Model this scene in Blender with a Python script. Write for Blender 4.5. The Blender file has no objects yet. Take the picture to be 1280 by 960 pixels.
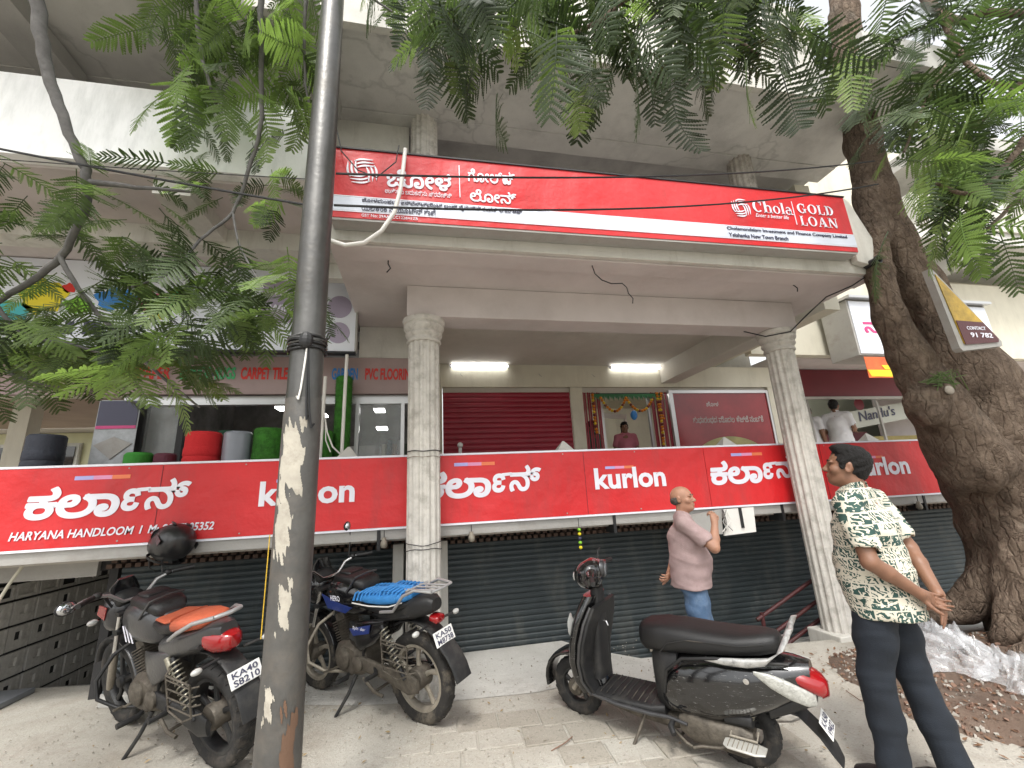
import bpy, bmesh, math, random
import numpy as np
from mathutils import Vector, Matrix, Euler
R_ = math.radians
random.seed(7); np.random.seed(7)
SC = bpy.context.scene
COL = SC.collection
# ---------------------------------------------------------------- camera
cam = bpy.data.cameras.new('camera'); camo = bpy.data.objects.new('camera', cam); COL.objects.link(camo)
cam.sensor_width = 36; cam.lens = 538/1280*36; cam.clip_start = .05; cam.clip_end = 2000
_r, _u, _f = Vector((.9797, -.1944, -.0497)), Vector((-.0015, -.2550, .9669)), Vector((.2006, .9472, .2501))
M_ = Matrix((( _r.x, _u.x, -_f.x, 0), (_r.y, _u.y, -_f.y, 0), (_r.z, _u.z, -_f.z, 1.5), (0, 0, 0, 1)))
camo.matrix_world = M_
SC.camera = camo
# ---------------------------------------------------------------- sky, sun, exposure
W = bpy.data.worlds.new('World'); SC.world = W; W.use_nodes = True
nt = W.node_tree; bg = nt.nodes['Background']
sky = nt.nodes.new('ShaderNodeTexSky'); sky.sky_type = 'NISHITA'; sky.sun_disc = False
SUN_EL, SUN_AZ = 58, 200
sky.sun_elevation = R_(SUN_EL); sky.sun_rotation = R_(SUN_AZ); sky.dust_density = 4; sky.air_density = 1.6
hs = nt.nodes.new('ShaderNodeHueSaturation'); hs.inputs['Saturation'].default_value = .12
nt.links.new(sky.outputs[0], hs.inputs['Color']); nt.links.new(hs.outputs[0], bg.inputs[0])
bg.inputs[1].default_value = .15
sl = bpy.data.lights.new('sun', 'SUN'); sl.energy = 1.2; sl.angle = R_(11); sl.color = (1, .96, .9)
so = bpy.data.objects.new('sun', sl); COL.objects.link(so)
_d = Vector((math.sin(R_(SUN_AZ))*math.cos(R_(SUN_EL)), math.cos(R_(SUN_AZ))*math.cos(R_(SUN_EL)), math.sin(R_(SUN_EL))))
so.rotation_euler = _d.to_track_quat('Z', 'Y').to_euler()
SC.view_settings.view_transform = 'Standard'; SC.view_settings.look = 'None'
SC.view_settings.exposure = 1.12; SC.view_settings.gamma = 1
SC.cycles.max_bounces = 6; SC.cycles.diffuse_bounces = 4; SC.cycles.transparent_max_bounces = 12
SC.cycles.use_denoising = True; SC.cycles.caustics_reflective = False; SC.cycles.caustics_refractive = False
# ---------------------------------------------------------------- helpers
def tag(o, label=None, cat=None, group=None, kind=None):
    if label: o['label'] = label
    if cat: o['category'] = cat
    if group: o['group'] = group
    if kind: o['kind'] = kind
    return o
def thing(name, label, cat, loc=(0, 0, 0), rz=0, group=None, lean=0):
    o = bpy.data.objects.new(name, None); COL.objects.link(o); o.empty_display_size = .1
    o.location = loc; o.rotation_euler = (lean, 0, rz); return tag(o, label, cat, group)
class MB:
    def __init__(s): s.v = []; s.f = []; s.M = None
    def add(s, vs, fs):
        n = len(s.v)
        s.v += [tuple(s.M @ Vector(p)) for p in vs] if s.M else [tuple(p) for p in vs]
        s.f += [tuple(n+i for i in f) for f in fs]; return s
    def box(s, x0, x1, y0, y1, z0, z1):
        return s.add([(x0,y0,z0),(x1,y0,z0),(x1,y1,z0),(x0,y1,z0),(x0,y0,z1),(x1,y0,z1),(x1,y1,z1),(x0,y1,z1)],
            [(3,2,1,0),(4,5,6,7),(0,1,5,4),(1,2,6,5),(2,3,7,6),(3,0,4,7)])
    def quad(s, a, b, c, d): return s.add([a,b,c,d], [(0,1,2,3)])
    def tube(s, pts, r, n=8, cap=True, flat=1):
        pts = [Vector(p) for p in pts]; m = len(pts); rs = r if isinstance(r, (list, tuple)) else [r]*m
        vs = []; fs = []; prev = None
        for i, p in enumerate(pts):
            t = (pts[min(i+1, m-1)]-pts[max(i-1, 0)]).normalized()
            if prev is None: a = t.orthogonal().normalized()
            else:
                a = (prev-t*prev.dot(t)); a = a.normalized() if a.length > 1e-6 else t.orthogonal().normalized()
            prev = a; b = t.cross(a)
            for k in range(n):
                q = 2*math.pi*k/n; vs.append(p+(a*math.cos(q)+b*math.sin(q)*flat)*rs[i])
        for i in range(m-1):
            for k in range(n): fs.append((i*n+k, i*n+(k+1) % n, (i+1)*n+(k+1) % n, (i+1)*n+k))
        if cap: fs += [tuple(range(n))[::-1], tuple((m-1)*n+k for k in range(n))]
        return s.add(vs, fs)
    def lathe(s, prof, n=24, c=(0,0,0), ax='z', a0=0, a1=2*math.pi, flute=None):
        full = abs(a1-a0-2*math.pi) < 1e-6; m = n if full else n+1; vs = []; fs = []
        for r, h in prof:
            for k in range(m):
                q = a0+(a1-a0)*k/n; rr = r*(flute(q) if flute else 1); x, y = rr*math.cos(q), rr*math.sin(q)
                p = (x, y, h) if ax == 'z' else ((x, h, y) if ax == 'y' else (h, x, y))
                vs.append((p[0]+c[0], p[1]+c[1], p[2]+c[2]))
        for i in range(len(prof)-1):
            for k in range(n if full else n):
                k2 = (k+1) % m
                fs.append((i*m+k, i*m+k2, (i+1)*m+k2, (i+1)*m+k))
        return s.add(vs, fs)
    def prism(s, poly, y0, y1, ax='y'):
        n = len(poly); f = (lambda p, h: (p[0], h, p[1])) if ax == 'y' else ((lambda p, h: (p[0], p[1], h)) if ax == 'z' else (lambda p, h: (h, p[0], p[1])))
        vs = [f(p, y0) for p in poly]+[f(p, y1) for p in poly]
        return s.add(vs, [tuple(range(n)), tuple(range(2*n-1, n-1, -1))]+[(i, n+i, n+(i+1) % n, (i+1) % n) for i in range(n)])
    def loft(s, secs, n=16, cap=True):
        """secs: list of (centre, half-vector a, half-vector b, exponent)"""
        vs = []; fs = []
        for c, a, b, e in secs:
            c, a, b = Vector(c), Vector(a), Vector(b)
            for k in range(n):
                q = 2*math.pi*(k+.5)/n; cq, sq = math.cos(q), math.sin(q)
                vs.append(c+a*math.copysign(abs(cq)**(2/e), cq)+b*math.copysign(abs(sq)**(2/e), sq))
        m = len(secs)
        for i in range(m-1):
            for k in range(n): fs.append((i*n+k, i*n+(k+1) % n, (i+1)*n+(k+1) % n, (i+1)*n+k))
        if cap: fs += [tuple(range(n))[::-1], tuple((m-1)*n+k for k in range(n))]
        return s.add(vs, fs)
    def sloft(s, secs, n=16):   # sections along x: (x, half width, z low, z high, exponent[, y centre])
        return s.loft([((q[0], q[5] if len(q) > 5 else 0, (q[2]+q[3])/2), (0, q[1], 0), (0, 0, (q[3]-q[2])/2), q[4]) for q in secs], n)
    def ell(s, c, r, n=16, m=10):
        vs = []; fs = []
        for i in range(m+1):
            t = math.pi*i/m; t = min(max(t, .02), math.pi-.02)
            for k in range(n):
                q = 2*math.pi*k/n; vs.append((c[0]+r[0]*math.sin(t)*math.cos(q), c[1]+r[1]*math.sin(t)*math.sin(q), c[2]+r[2]*math.cos(t)))
        for i in range(m):
            for k in range(n): fs.append((i*n+k, (i+1)*n+k, (i+1)*n+(k+1) % n, i*n+(k+1) % n))
        fs += [tuple(range(n)), tuple(m*n+k for k in range(n))[::-1]]
        return s.add(vs, fs)
    def mesh(s, name, m, smooth=False):
        me = bpy.data.meshes.new(name); me.from_pydata(s.v, [], s.f)
        bm = bmesh.new(); bm.from_mesh(me); bmesh.ops.recalc_face_normals(bm, faces=bm.faces); bm.to_mesh(me); bm.free()
        if m: me.materials.append(m)
        if smooth:
            me.shade_smooth()
            try: me.set_sharp_from_angle(angle=R_(smooth if smooth is not True else 40))
            except Exception: pass
        return me
def OB(name, mb, m, parent=None, smooth=False, w=False, bev=0, **kw):
    me = mb if isinstance(mb, bpy.types.Mesh) else mb.mesh(name, m, smooth)
    o = bpy.data.objects.new(name, me); COL.objects.link(o)
    if parent:
        o.parent = parent
        if w:   # mesh written in world coordinates under an unrotated parent
            p, L = parent, Vector((0, 0, 0))
            while p: L += p.location; p = p.parent
            o.location = -L
    if bev:
        b = o.modifiers.new('b', 'BEVEL'); b.width = bev; b.segments = 2; b.limit_method = 'ANGLE'; b.angle_limit = R_(50)
    tag(o, **kw); return o
def ch(name, mesh_or_mb, m, parent, **k): return OB(name, mesh_or_mb, m, parent, w=True, **k)
def dup(root, loc=None, rot=None, label=None, group=None):
    r = root.copy(); COL.objects.link(r)
    if loc is not None: r.location = loc
    if rot is not None: r.rotation_euler = rot
    if label: r['label'] = label
    if group: r['group'] = group
    for c in list(root.children):
        d = c.copy(); COL.objects.link(d); d.parent = r
        for g in c.children:
            e = g.copy(); COL.objects.link(e); e.parent = d
    return r
# ---------------------------------------------------------------- materials
def mat(name, base, rough=.8, metal=0, var=.12, scale=2.5, bump=.15, bscale=60, bdist=.01, dirt=None, damt=.5, dscale=1.2, streak=0, emit=0, coat=0, spec=.5, trans=0, alpha=1, cracks=0):
    m = bpy.data.materials.new(name); m.use_nodes = True; n = m.node_tree; L = n.links.new; N = n.nodes.new
    b = n.nodes['Principled BSDF']; b.inputs['Roughness'].default_value = rough; b.inputs['Metallic'].default_value = metal
    b.inputs['Specular IOR Level'].default_value = spec
    tc = N('ShaderNodeTexCoord'); co = tc.outputs['Object']
    c = None
    if var:
        no = N('ShaderNodeTexNoise'); no.inputs['Scale'].default_value = scale; no.inputs['Detail'].default_value = 8; no.inputs['Roughness'].default_value = .65; L(co, no.inputs['Vector'])
        mr = N('ShaderNodeMapRange'); mr.inputs[1].default_value = .3; mr.inputs[2].default_value = .7; mr.inputs[3].default_value = 1-var*1.3; mr.inputs[4].default_value = 1+var; L(no.outputs[0], mr.inputs[0])
        vm = N('ShaderNodeVectorMath'); vm.operation = 'SCALE'; vm.inputs[0].default_value = base[:3]; L(mr.outputs[0], vm.inputs['Scale']); c = vm.outputs[0]
    if dirt:
        nd = N('ShaderNodeTexNoise'); nd.inputs['Scale'].default_value = dscale; nd.inputs['Detail'].default_value = 10; nd.inputs['Roughness'].default_value = .7
        if streak:
            mp = N('ShaderNodeMapping'); mp.inputs['Scale'].default_value = (streak, streak, .5); L(co, mp.inputs[0]); L(mp.outputs[0], nd.inputs['Vector'])
        else: L(co, nd.inputs['Vector'])
        md = N('ShaderNodeMapRange'); md.inputs[1].default_value = .5; md.inputs[2].default_value = .72; md.inputs[4].default_value = damt; L(nd.outputs[0], md.inputs[0])
        mx = N('ShaderNodeMix'); mx.data_type = 'RGBA'; L(md.outputs[0], mx.inputs[0])
        if c: L(c, mx.inputs[6])
        else: mx.inputs[6].default_value = (*base[:3], 1)
        mx.inputs[7].default_value = (*dirt[:3], 1); c = mx.outputs[2]
        mr2 = N('ShaderNodeMapRange'); mr2.inputs[3].default_value = rough; mr2.inputs[4].default_value = min(1, rough+.25); L(md.outputs[0], mr2.inputs[0]); L(mr2.outputs[0], b.inputs['Roughness'])
    if cracks:
        vo = N('ShaderNodeTexVoronoi'); vo.feature = 'DISTANCE_TO_EDGE'; vo.inputs['Scale'].default_value = cracks
        nw = N('ShaderNodeTexNoise'); nw.inputs['Scale'].default_value = 3; nw.inputs['Detail'].default_value = 6; L(co, nw.inputs['Vector'])
        va = N('ShaderNodeMix'); va.data_type = 'RGBA'; va.blend_type = 'LINEAR_LIGHT'; va.inputs[0].default_value = .25; L(co, va.inputs[6]); L(nw.outputs[1], va.inputs[7]); L(va.outputs[2], vo.inputs['Vector'])
        mc = N('ShaderNodeMapRange'); mc.inputs[1].default_value = .0; mc.inputs[2].default_value = .008; mc.inputs[3].default_value = .78; mc.inputs[4].default_value = 1; L(vo.outputs[0], mc.inputs[0])
        vs = N('ShaderNodeVectorMath'); vs.operation = 'SCALE'
        if c: L(c, vs.inputs[0])
        else: vs.inputs[0].default_value = base[:3]
        L(mc.outputs[0], vs.inputs['Scale']); c = vs.outputs[0]
    if c: L(c, b.inputs['Base Color'])
    else: b.inputs['Base Color'].default_value = (*base[:3], 1)
    if bump:
        nb = N('ShaderNodeTexNoise'); nb.inputs['Scale'].default_value = bscale; nb.inputs['Detail'].default_value = 6; L(co, nb.inputs['Vector'])
        bu = N('ShaderNodeBump'); bu.inputs['Strength'].default_value = bump; bu.inputs['Distance'].default_value = bdist; L(nb.outputs[0], bu.inputs['Height']); L(bu.outputs[0], b.inputs['Normal'])
    if emit: b.inputs['Emission Color'].default_value = (*base[:3], 1); b.inputs['Emission Strength'].default_value = emit
    if coat: b.inputs['Coat Weight'].default_value = coat; b.inputs['Coat Roughness'].default_value = .08
    if trans: b.inputs['Transmission Weight'].default_value = trans
    if alpha < 1: b.inputs['Alpha'].default_value = alpha
    return m
K = {}
K['white'] = mat('white_paint_old', (.56, .545, .50), .85, var=.1, dirt=(.28, .26, .22), damt=.55, dscale=1.6, streak=3, bump=.3, bscale=30)
K['cream'] = mat('cream_paint', (.60, .57, .47), .8, var=.06, dirt=(.30, .27, .21), damt=.35, dscale=1.2, streak=2.5)
K['wallwhite'] = mat('bright_wall_paint', (.86, .87, .86), .8, var=.06, dirt=(.45, .47, .45), damt=.5, dscale=2, streak=2.5)
K['soffit'] = mat('soffit_paint_pinkish', (.55, .50, .485), .9, var=.09, scale=1.3, dirt=(.30, .25, .22), damt=.35, dscale=1.1)
K['ceil'] = mat('ceiling_paint_grey', (.54, .51, .46), .9, var=.08, scale=1.3, dirt=(.3, .27, .23), damt=.3)
K['conc'] = mat('raw_concrete', (.54, .53, .50), .9, var=.14, scale=1.1, dirt=(.20, .19, .18), damt=.5, dscale=.9, streak=1.5, bump=.3, cracks=.35)
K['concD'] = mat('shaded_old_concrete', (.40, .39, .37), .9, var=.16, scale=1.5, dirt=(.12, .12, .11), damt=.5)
K['column'] = mat('column_plaster', (.56, .535, .49), .85, var=.12, scale=9, dirt=(.22, .20, .17), damt=.75, dscale=7, bump=.5, bscale=35)
K['red'] = mat('sign_red_flex', (.62, .018, .022), .42, var=.09, scale=.9, bump=.5, bscale=2.6, bdist=.07, dirt=(.34, .05, .05), damt=.55, dscale=1.6, streak=2)
K['lett'] = mat('sign_white_print', (.80, .80, .88), .45, var=.03, bump=0)
K['lettshadow'] = mat('sign_letter_edge', (.30, .02, .08), .5, var=0, bump=0)
K['band'] = mat('sign_pale_blue_band', (.66, .70, .80), .4, var=.03, bump=0)
K['ink'] = mat('print_dark_blue', (.05, .05, .09), .5, var=0, bump=0)
K['metal'] = mat('grey_painted_metal', (.36, .35, .33), .55, var=.1, dirt=(.2, .17, .14), damt=.5, dscale=5)
K['shut'] = mat('shutter_grey_green', (.026, .035, .038), .5, .2, var=.15, scale=2, dirt=(.095, .095, .085), damt=.75, dscale=2.2, streak=1.6)
K['shutred'] = mat('shutter_maroon', (.27, .012, .03), .45, var=.1)
K['maroon'] = mat('maroon_board', (.13, .012, .02), .5, var=.1)
K['dark'] = mat('dark_void_tone', (.025, .024, .024), .8, var=.2)  # near-black for frames and joints, and for the dark of open gaps
K['alu'] = mat('aluminium', (.55, .55, .55), .35, .7, var=.05, bump=0)
K['glass'] = mat('shop_glass', (.8, .85, .85), .05, var=0, bump=0, alpha=.18)
K['rust'] = mat('maroon_rail_paint', (.055, .009, .010), .5, var=.2, scale=12, dirt=(.05, .03, .02), damt=.6, dscale=10)
K['lamp'] = mat('lit_tube', (1, 1, .97), .5, var=0, bump=0, emit=7)
K['cable'] = mat('black_cable', (.012, .012, .013), .6, var=0, bump=0)
K['pvc'] = mat('white_conduit', (.72, .70, .66), .5, var=.05)
# ---------------------------------------------------------------- text
from mathutils.geometry import tessellate_polygon
def text_mesh(s, x0, x1, z0, z1, bold=.0, shear=0, keep=False, fat=0):
    """outline of each letter filled contour by contour (overlapping strokes stay solid)"""
    c = bpy.data.curves.new('t', 'FONT'); c.body = s; c.size = 1; c.offset = bold; c.shear = shear; c.fill_mode = 'NONE'; c.resolution_u = 3
    o = bpy.data.objects.new('t', c); COL.objects.link(o); bpy.context.view_layer.update()
    dg = bpy.context.evaluated_depsgraph_get(); me = bpy.data.meshes.new_from_object(o.evaluated_get(dg))
    bpy.data.objects.remove(o); bpy.data.curves.remove(c)
    P = [v.co.copy() for v in me.vertices]; nx = {}
    for e in me.edges: nx.setdefault(e.vertices[0], []).append(e.vertices[1]); nx.setdefault(e.vertices[1], []).append(e.vertices[0])
    seen = set(); loops = []
    for v in range(len(P)):
        if v in seen or v not in nx: continue
        lp = [v]; seen.add(v); cur = v
        while True:
            q = [k for k in sorted(nx[cur]) if k not in seen]
            if not q: break
            cur = q[0]; seen.add(cur); lp.append(cur)
        if len(lp) > 2: loops.append([P[k] for k in lp])
    area = lambda l: sum(a.x*b.y-b.x*a.y for a, b in zip(l, l[1:]+l[:1]))/2
    A = [area(l) for l in loops]; sg = 1 if A[max(range(len(A)), key=lambda k: abs(A[k]))] > 0 else -1
    outs = [i for i in range(len(loops)) if A[i]*sg > 0]; holes = [i for i in range(len(loops)) if A[i]*sg <= 0]
    def inside(p, l):
        r = False
        for a, b in zip(l, l[1:]+l[:1]):
            if (a.y > p.y) != (b.y > p.y) and p.x < (b.x-a.x)*(p.y-a.y)/(b.y-a.y+1e-12)+a.x: r = not r
        return r
    if bold:
        def off(l):
            n = len(l); r = []; sa = 1 if area(l) > 0 else -1; sh = sa if sa == sg else sa
            for k in range(n):
                a, b, c_ = l[k-1], l[k], l[(k+1) % n]; d1 = (b-a); d2 = (c_-b)
                if d1.length < 1e-7 or d2.length < 1e-7: r.append(b); continue
                d1.normalize(); d2.normalize(); nn = Vector((d1.y+d2.y, -(d1.x+d2.x), 0)); L_ = nn.length
                r.append(b+nn/L_*bold*sg*min(1.5, 1/max(.5, L_/2)) if L_ > 1e-3 else b)
            return r
        loops = [off(l) for l in loops]
    vs = []; fs = []; zz = []
    for i in outs:
        g = [loops[i]]+[loops[h] for h in holes if all(inside(p, loops[i]) for p in loops[h][::3])]
        n = len(vs); flat = [p for l in g for p in l]; vs += flat; zz += [-.00025*(len(zz) and (i % 7))]*len(flat)
        fs += [tuple(n+k for k in t) for t in tessellate_polygon([[Vector((p.x, p.y, 0)) for p in l] for l in g])]
    if fat:   # thicken the strokes: union of shifted copies
        V0, F0, Z0 = list(vs), list(fs), list(zz)
        for k in range(8):
            n = len(vs); d = Vector((fat*math.cos(k*math.pi/4), fat*math.sin(k*math.pi/4), 0)); vs += [p+d for p in V0]; zz += [q+.0001*(k+1) for q in Z0]; fs += [tuple(n+i for i in t) for t in F0]
    bpy.data.meshes.remove(me); me = bpy.data.meshes.new('lettering')
    xs = [p.x for p in vs]; ys = [p.y for p in vs]; sx = (x1-x0)/(max(xs)-min(xs)); sz = (z1-z0)/(max(ys)-min(ys)); mx, my = min(xs), min(ys)
    me.from_pydata([(x0+(p.x-mx)*sx, q, z0+(p.y-my)*sz) for p, q in zip(vs, zz)], [], fs); me.update(); return me
def text(s, parent, m, x0, x1, z0, z1, y, name='lettering', **k):
    me = text_mesh(s, x0, x1, z0, z1, **k)
    # give the letters a thickness of 3 mm
    bm = bmesh.new(); bm.from_mesh(me)
    r = bmesh.ops.extrude_face_region(bm, geom=list(bm.faces))
    for v in [e for e in r['geom'] if isinstance(e, bmesh.types.BMVert)]: v.co.y -= .003
    bmesh.ops.delete(bm, geom=[f for f in bm.faces if f.index < 0], context='FACES')
    bmesh.ops.recalc_face_normals(bm, faces=bm.faces); bm.to_mesh(me); bm.free(); me.materials.append(m)
    for v in me.vertices: v.co.y += y
    return ch(name, me, m, parent)
# ================================================================ SETTING
GM = bpy.data.materials.new('pavement_concrete'); GM.use_nodes = True
def ground_mat(m, c1, c2, c3, rough=.92, grit=1.0, s=1.0):
    n = m.node_tree; N = n.nodes.new; L = n.links.new; b = n.nodes['Principled BSDF']; b.inputs['Roughness'].default_value = rough; b.inputs['Specular IOR Level'].default_value = .25
    tc = N('ShaderNodeTexCoord'); co = tc.outputs['Object']
    def noise(sc, det=8, ro=.6, dist=0):
        q = N('ShaderNodeTexNoise'); q.inputs['Scale'].default_value = sc; q.inputs['Detail'].default_value = det; q.inputs['Roughness'].default_value = ro; q.inputs['Distortion'].default_value = dist; L(co, q.inputs['Vector']); return q.outputs[0]
    def mix(f, a, c, lo, hi, amt=1):
        r = N('ShaderNodeMapRange'); r.inputs[1].default_value = lo; r.inputs[2].default_value = hi; r.inputs[4].default_value = amt; L(f, r.inputs[0])
        x = N('ShaderNodeMix'); x.data_type = 'RGBA'; L(r.outputs[0], x.inputs[0])
        if isinstance(a, tuple): x.inputs[6].default_value = (*a, 1)
        else: L(a, x.inputs[6])
        x.inputs[7].default_value = (*c, 1); return x.outputs[2]
    a = mix(noise(.9*s, 6, .6, .6), c1, c2, .42, .62)
    a = mix(noise(2.3*s, 10, .75, .4), a, c3, .52, .70, .8)
    a = mix(noise(60, 4, .7), a, tuple(v*.45 for v in c1), .56, .68, .7*grit)
    a = mix(noise(95, 3, .6), a, tuple(min(1, v*1.45) for v in c1), .60, .70, .6*grit)
    a = mix(noise(.45*s, 5, .55, 1.2), a, tuple(v*.62 for v in c1), .53, .70, .7)
    L(a, b.inputs['Base Color'])
    h = N('ShaderNodeMath'); h.operation = 'MULTIPLY_ADD'; L(noise(70, 5, .7), h.inputs[0]); h.inputs[1].default_value = .5
    L(noise(9, 8, .65), h.inputs[2])
    bu = N('ShaderNodeBump'); bu.inputs['Strength'].default_value = .55; bu.inputs['Distance'].default_value = .02; L(h.outputs[0], bu.inputs['Height']); L(bu.outputs[0], b.inputs['Normal'])
ground_mat(GM, (.40, .38, .335), (.34, .315, .27), (.27, .24, .20))
GM2 = bpy.data.materials.new('apron_concrete'); GM2.use_nodes = True; ground_mat(GM2, (.50, .49, .46), (.43, .42, .39), (.33, .31, .28), grit=.6)
GM3 = bpy.data.materials.new('worn_paver'); GM3.use_nodes = True; ground_mat(GM3, (.32, .295, .25), (.27, .245, .205), (.36, .335, .29))
GM4 = bpy.data.materials.new('tree_pit_soil'); GM4.use_nodes = True; ground_mat(GM4, (.135, .095, .072), (.10, .072, .056), (.20, .165, .135), s=3)
def poly_obj(name, pts, z, m, parent=None, **k):
    bm = bmesh.new(); vs = [bm.verts.new((x, y, z)) for x, y in pts]; bm.faces.new(vs); bmesh.ops.triangulate(bm, faces=bm.faces[:])
    for f in bm.faces:
        if f.normal.z < 0: f.normal_flip()
    me = bpy.data.meshes.new(name); bm.to_mesh(me); bm.free(); me.materials.append(m); o = bpy.data.objects.new(name, me); COL.objects.link(o); tag(o, **k)
    if parent: o.parent = parent
    return o
EDGE = [(12, 3.55), (5.6, 3.70), (5.1, 3.73), (4.4, 3.9), (3.53, 4.0), (2.4, 4.08), (1.95, 4.14), (1.62, 4.5), (1.42, 4.86), (-2.7, 4.86), (-2.74, 5.2), (-3.03, 5.23), (-3.85, 5.38), (-12, 5.42)]
gb = MB()
for (x0, y0), (x1, y1) in zip(EDGE[:-1], EDGE[1:]): gb.quad((x1, -400, 0), (x0, -400, 0), (x0, y0, 0), (x1, y1, 0))
gb.quad((12, -400, 0), (400, -400, 0), (400, 400, 0), (12, 400, 0)).quad((-400, -400, 0), (-12, -400, 0), (-12, 400, 0), (-400, 400, 0)).quad((-12, 9.2, 0), (12, 9.2, 0), (12, 400, 0), (-12, 400, 0))
ground = OB('ground', gb, GM, kind='structure')
mb = MB()
for (x0, y0), (x1, y1) in zip(EDGE[:-1], EDGE[1:]):
    if x1 < -2: mb.quad((x0, y0, 0), (x1, y1, 0), (x1, 7, -.5), (x0, 7, -.5))
    else: mb.quad((x0, y0, 0), (x1, y1, 0), (x1, max(y1, 4.9)+.01, -.31 if x1 > 1.5 else -.02), (x0, max(y0, 4.9)+.01, -.31 if x0 > 1.5 else -.02))
OB('forecourt_ramp', mb, GM2, kind='structure')
# lighter cement apron that ramps up to the shutters (a sheet laid on the ground)
random.seed(3)
ap = [(1.25, 3.62), (1.08, 3.79), (.85, 3.76), (.24, 3.82), (-.5, 3.98), (-1.4, 4.3), (-2.6, 4.62), (-2.69, 4.85), (1.41, 4.85), (1.61, 4.49), (1.94, 4.13), (3.2, 4.01), (3.3, 3.62), (2.6, 3.50), (1.9, 3.56)]
poly_obj('cement_apron', ap, .004, GM2, kind='structure')
# worn cement pavers let into the pavement: each its own piece
pav = OB('paver_bed', MB().box(.2, .3, 3.3, 3.4, -.03, -.01), GM3, kind='structure'); pav.location = (0, 0, 0)
k = 0
for i in range(9):
    for j in range(4):
        x0 = -.35+i*.285+random.uniform(-.01, .01)+(.12 if j % 2 else 0); y0 = 3.42-j*.235-(i*.045)
        if (i, j) in ((0, 0), (8, 3), (7, 0), (0, 3), (1, 3)): continue
        h = .004+random.random()*.009
        m3 = GM3 if random.random() < .45 or (i in (3, 4, 5) and j == 0) else GM
        c = MB(); a = -.06+random.uniform(-.012, .012); c.M = Matrix.Translation((x0, y0, 0)) @ Matrix.Rotation(a, 4, 'Z')
        w_, d_ = .272, .222; e = .006
        c.add([(0, 0, -.02), (w_, 0, -.02), (w_, d_, -.02), (0, d_, -.02), (0, 0, h-.003), (w_, 0, h-.003), (w_, d_, h-.003), (0, d_, h-.003), (e, e, h), (w_-e, e, h), (w_-e, d_-e, h), (e, d_-e, h)],
              [(0, 1, 5, 4), (1, 2, 6, 5), (2, 3, 7, 6), (3, 0, 4, 7), (4, 5, 9, 8), (5, 6, 10, 9), (6, 7, 11, 10), (7, 4, 8, 11), (8, 9, 10, 11)])
        OB('paver', c, m3, pav)
# ================================================================ BUILDING
BLD = thing('shop_building', 'white concrete shop building with fluted columns, deep canopy and raised shop floor', 'building', (2, 6.4, -.5))
def B(name, mb_, m, parent=None, **k): return ch(name, mb_, m, parent or BLD, **k)
def fl(q): return 1-.085*max(0, math.cos(q*13))**1.0*1.0 if True else 1
def flute(q):
    t = (q*14/(2*math.pi)) % 1
    return 1 if t < .28 else 1-.115*math.sin((t-.28)/.72*math.pi)**.7
SH = MB().lathe([(.148, 0), (.148, .04), (.146, 3.02)], 14*8, flute=flute).mesh('shaft', K['column'], 25)
CAPM = MB().lathe([(.135, 0), (.160, .004), (.166, .018), (.160, .034), (.150, .038), (.152, .055), (.172, .075), (.178, .09), (.172, .108), (.166, .112), (.176, .128), (.192, .150), (.196, .166), (.190, .184), (.186, .188), (.200, .200), (.206, .225), (.203, .245), (.0, .246)], 40).mesh('capital', K['column'], 35)
BASEM = MB().box(-.2, .2, -.2, .2, 0, .05).mesh('base', K['white'])
def column(x, y, z0, h, cap=True):
    c = bpy.data.objects.new('column', SH.copy()); COL.objects.link(c); c.parent = BLD
    L = Vector((x, y, z0))-BLD.location; c.location = L; c.scale = (1, 1, h/3.02)
    if cap:
        d = bpy.data.objects.new('capital', CAPM); COL.objects.link(d); d.parent = c; d.scale = (1, 1, 3.02/h); d.location = (0, 0, 3.02*(h-.012)/h)
        d.location.z = 3.02-.02; 
    return c
column(0, 4.05, 0, 2.98); column(4.06, 4.05, -.02, 2.99)
B('column_footing', MB().box(3.86, 4.26, 3.86, 4.24, -.5, .045), K['white'], bev=.01)
MO = mat('stained_column_plaster', (.40, .37, .33), .9, var=.2, scale=8, dirt=(.07, .06, .05), damt=.9, dscale=5, bump=.6, bscale=30)
for x in (0, 4.06):
    c = column(x, 4.05, 3.65, 1.96, False)
    if x > 1: c.data.materials.clear(); c.data.materials.append(MO)
# canopy slab + soffit strips
B('canopy_slab', MB().box(-.74, 4.62, 3.22, 6.4, 3.52, 3.65), K['soffit'])
B('canopy_fascia', MB().box(-.745, 4.64, 3.17, 3.218, 3.505, 3.655), K['white'], bev=.006)
B('soffit_edge_band', MB().box(-.74, 4.60, 3.223, 3.46, 3.492, 3.519), K['soffit'], bev=.008)
B('beam', MB().box(-.16, 4.22, 3.90, 4.20, 3.2, 3.517), K['soffit'], bev=.006)
B('beam', MB().box(3.92, 4.19, 4.203, 6.38, 3.2, 3.516), K['ceil'], bev=.006)
B('beam', MB().box(-.12, .12, 4.203, 6.38, 3.21, 3.516), K['ceil'], bev=.006)
B('beam', MB().box(-.74, -.122, 4.99, 5.25, 3.13, 3.517), K['white'], bev=.006)
B('inner_ceiling', MB().box(.125, 3.915, 4.205, 6.395, 3.505, 3.5185), K['ceil'])
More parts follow.
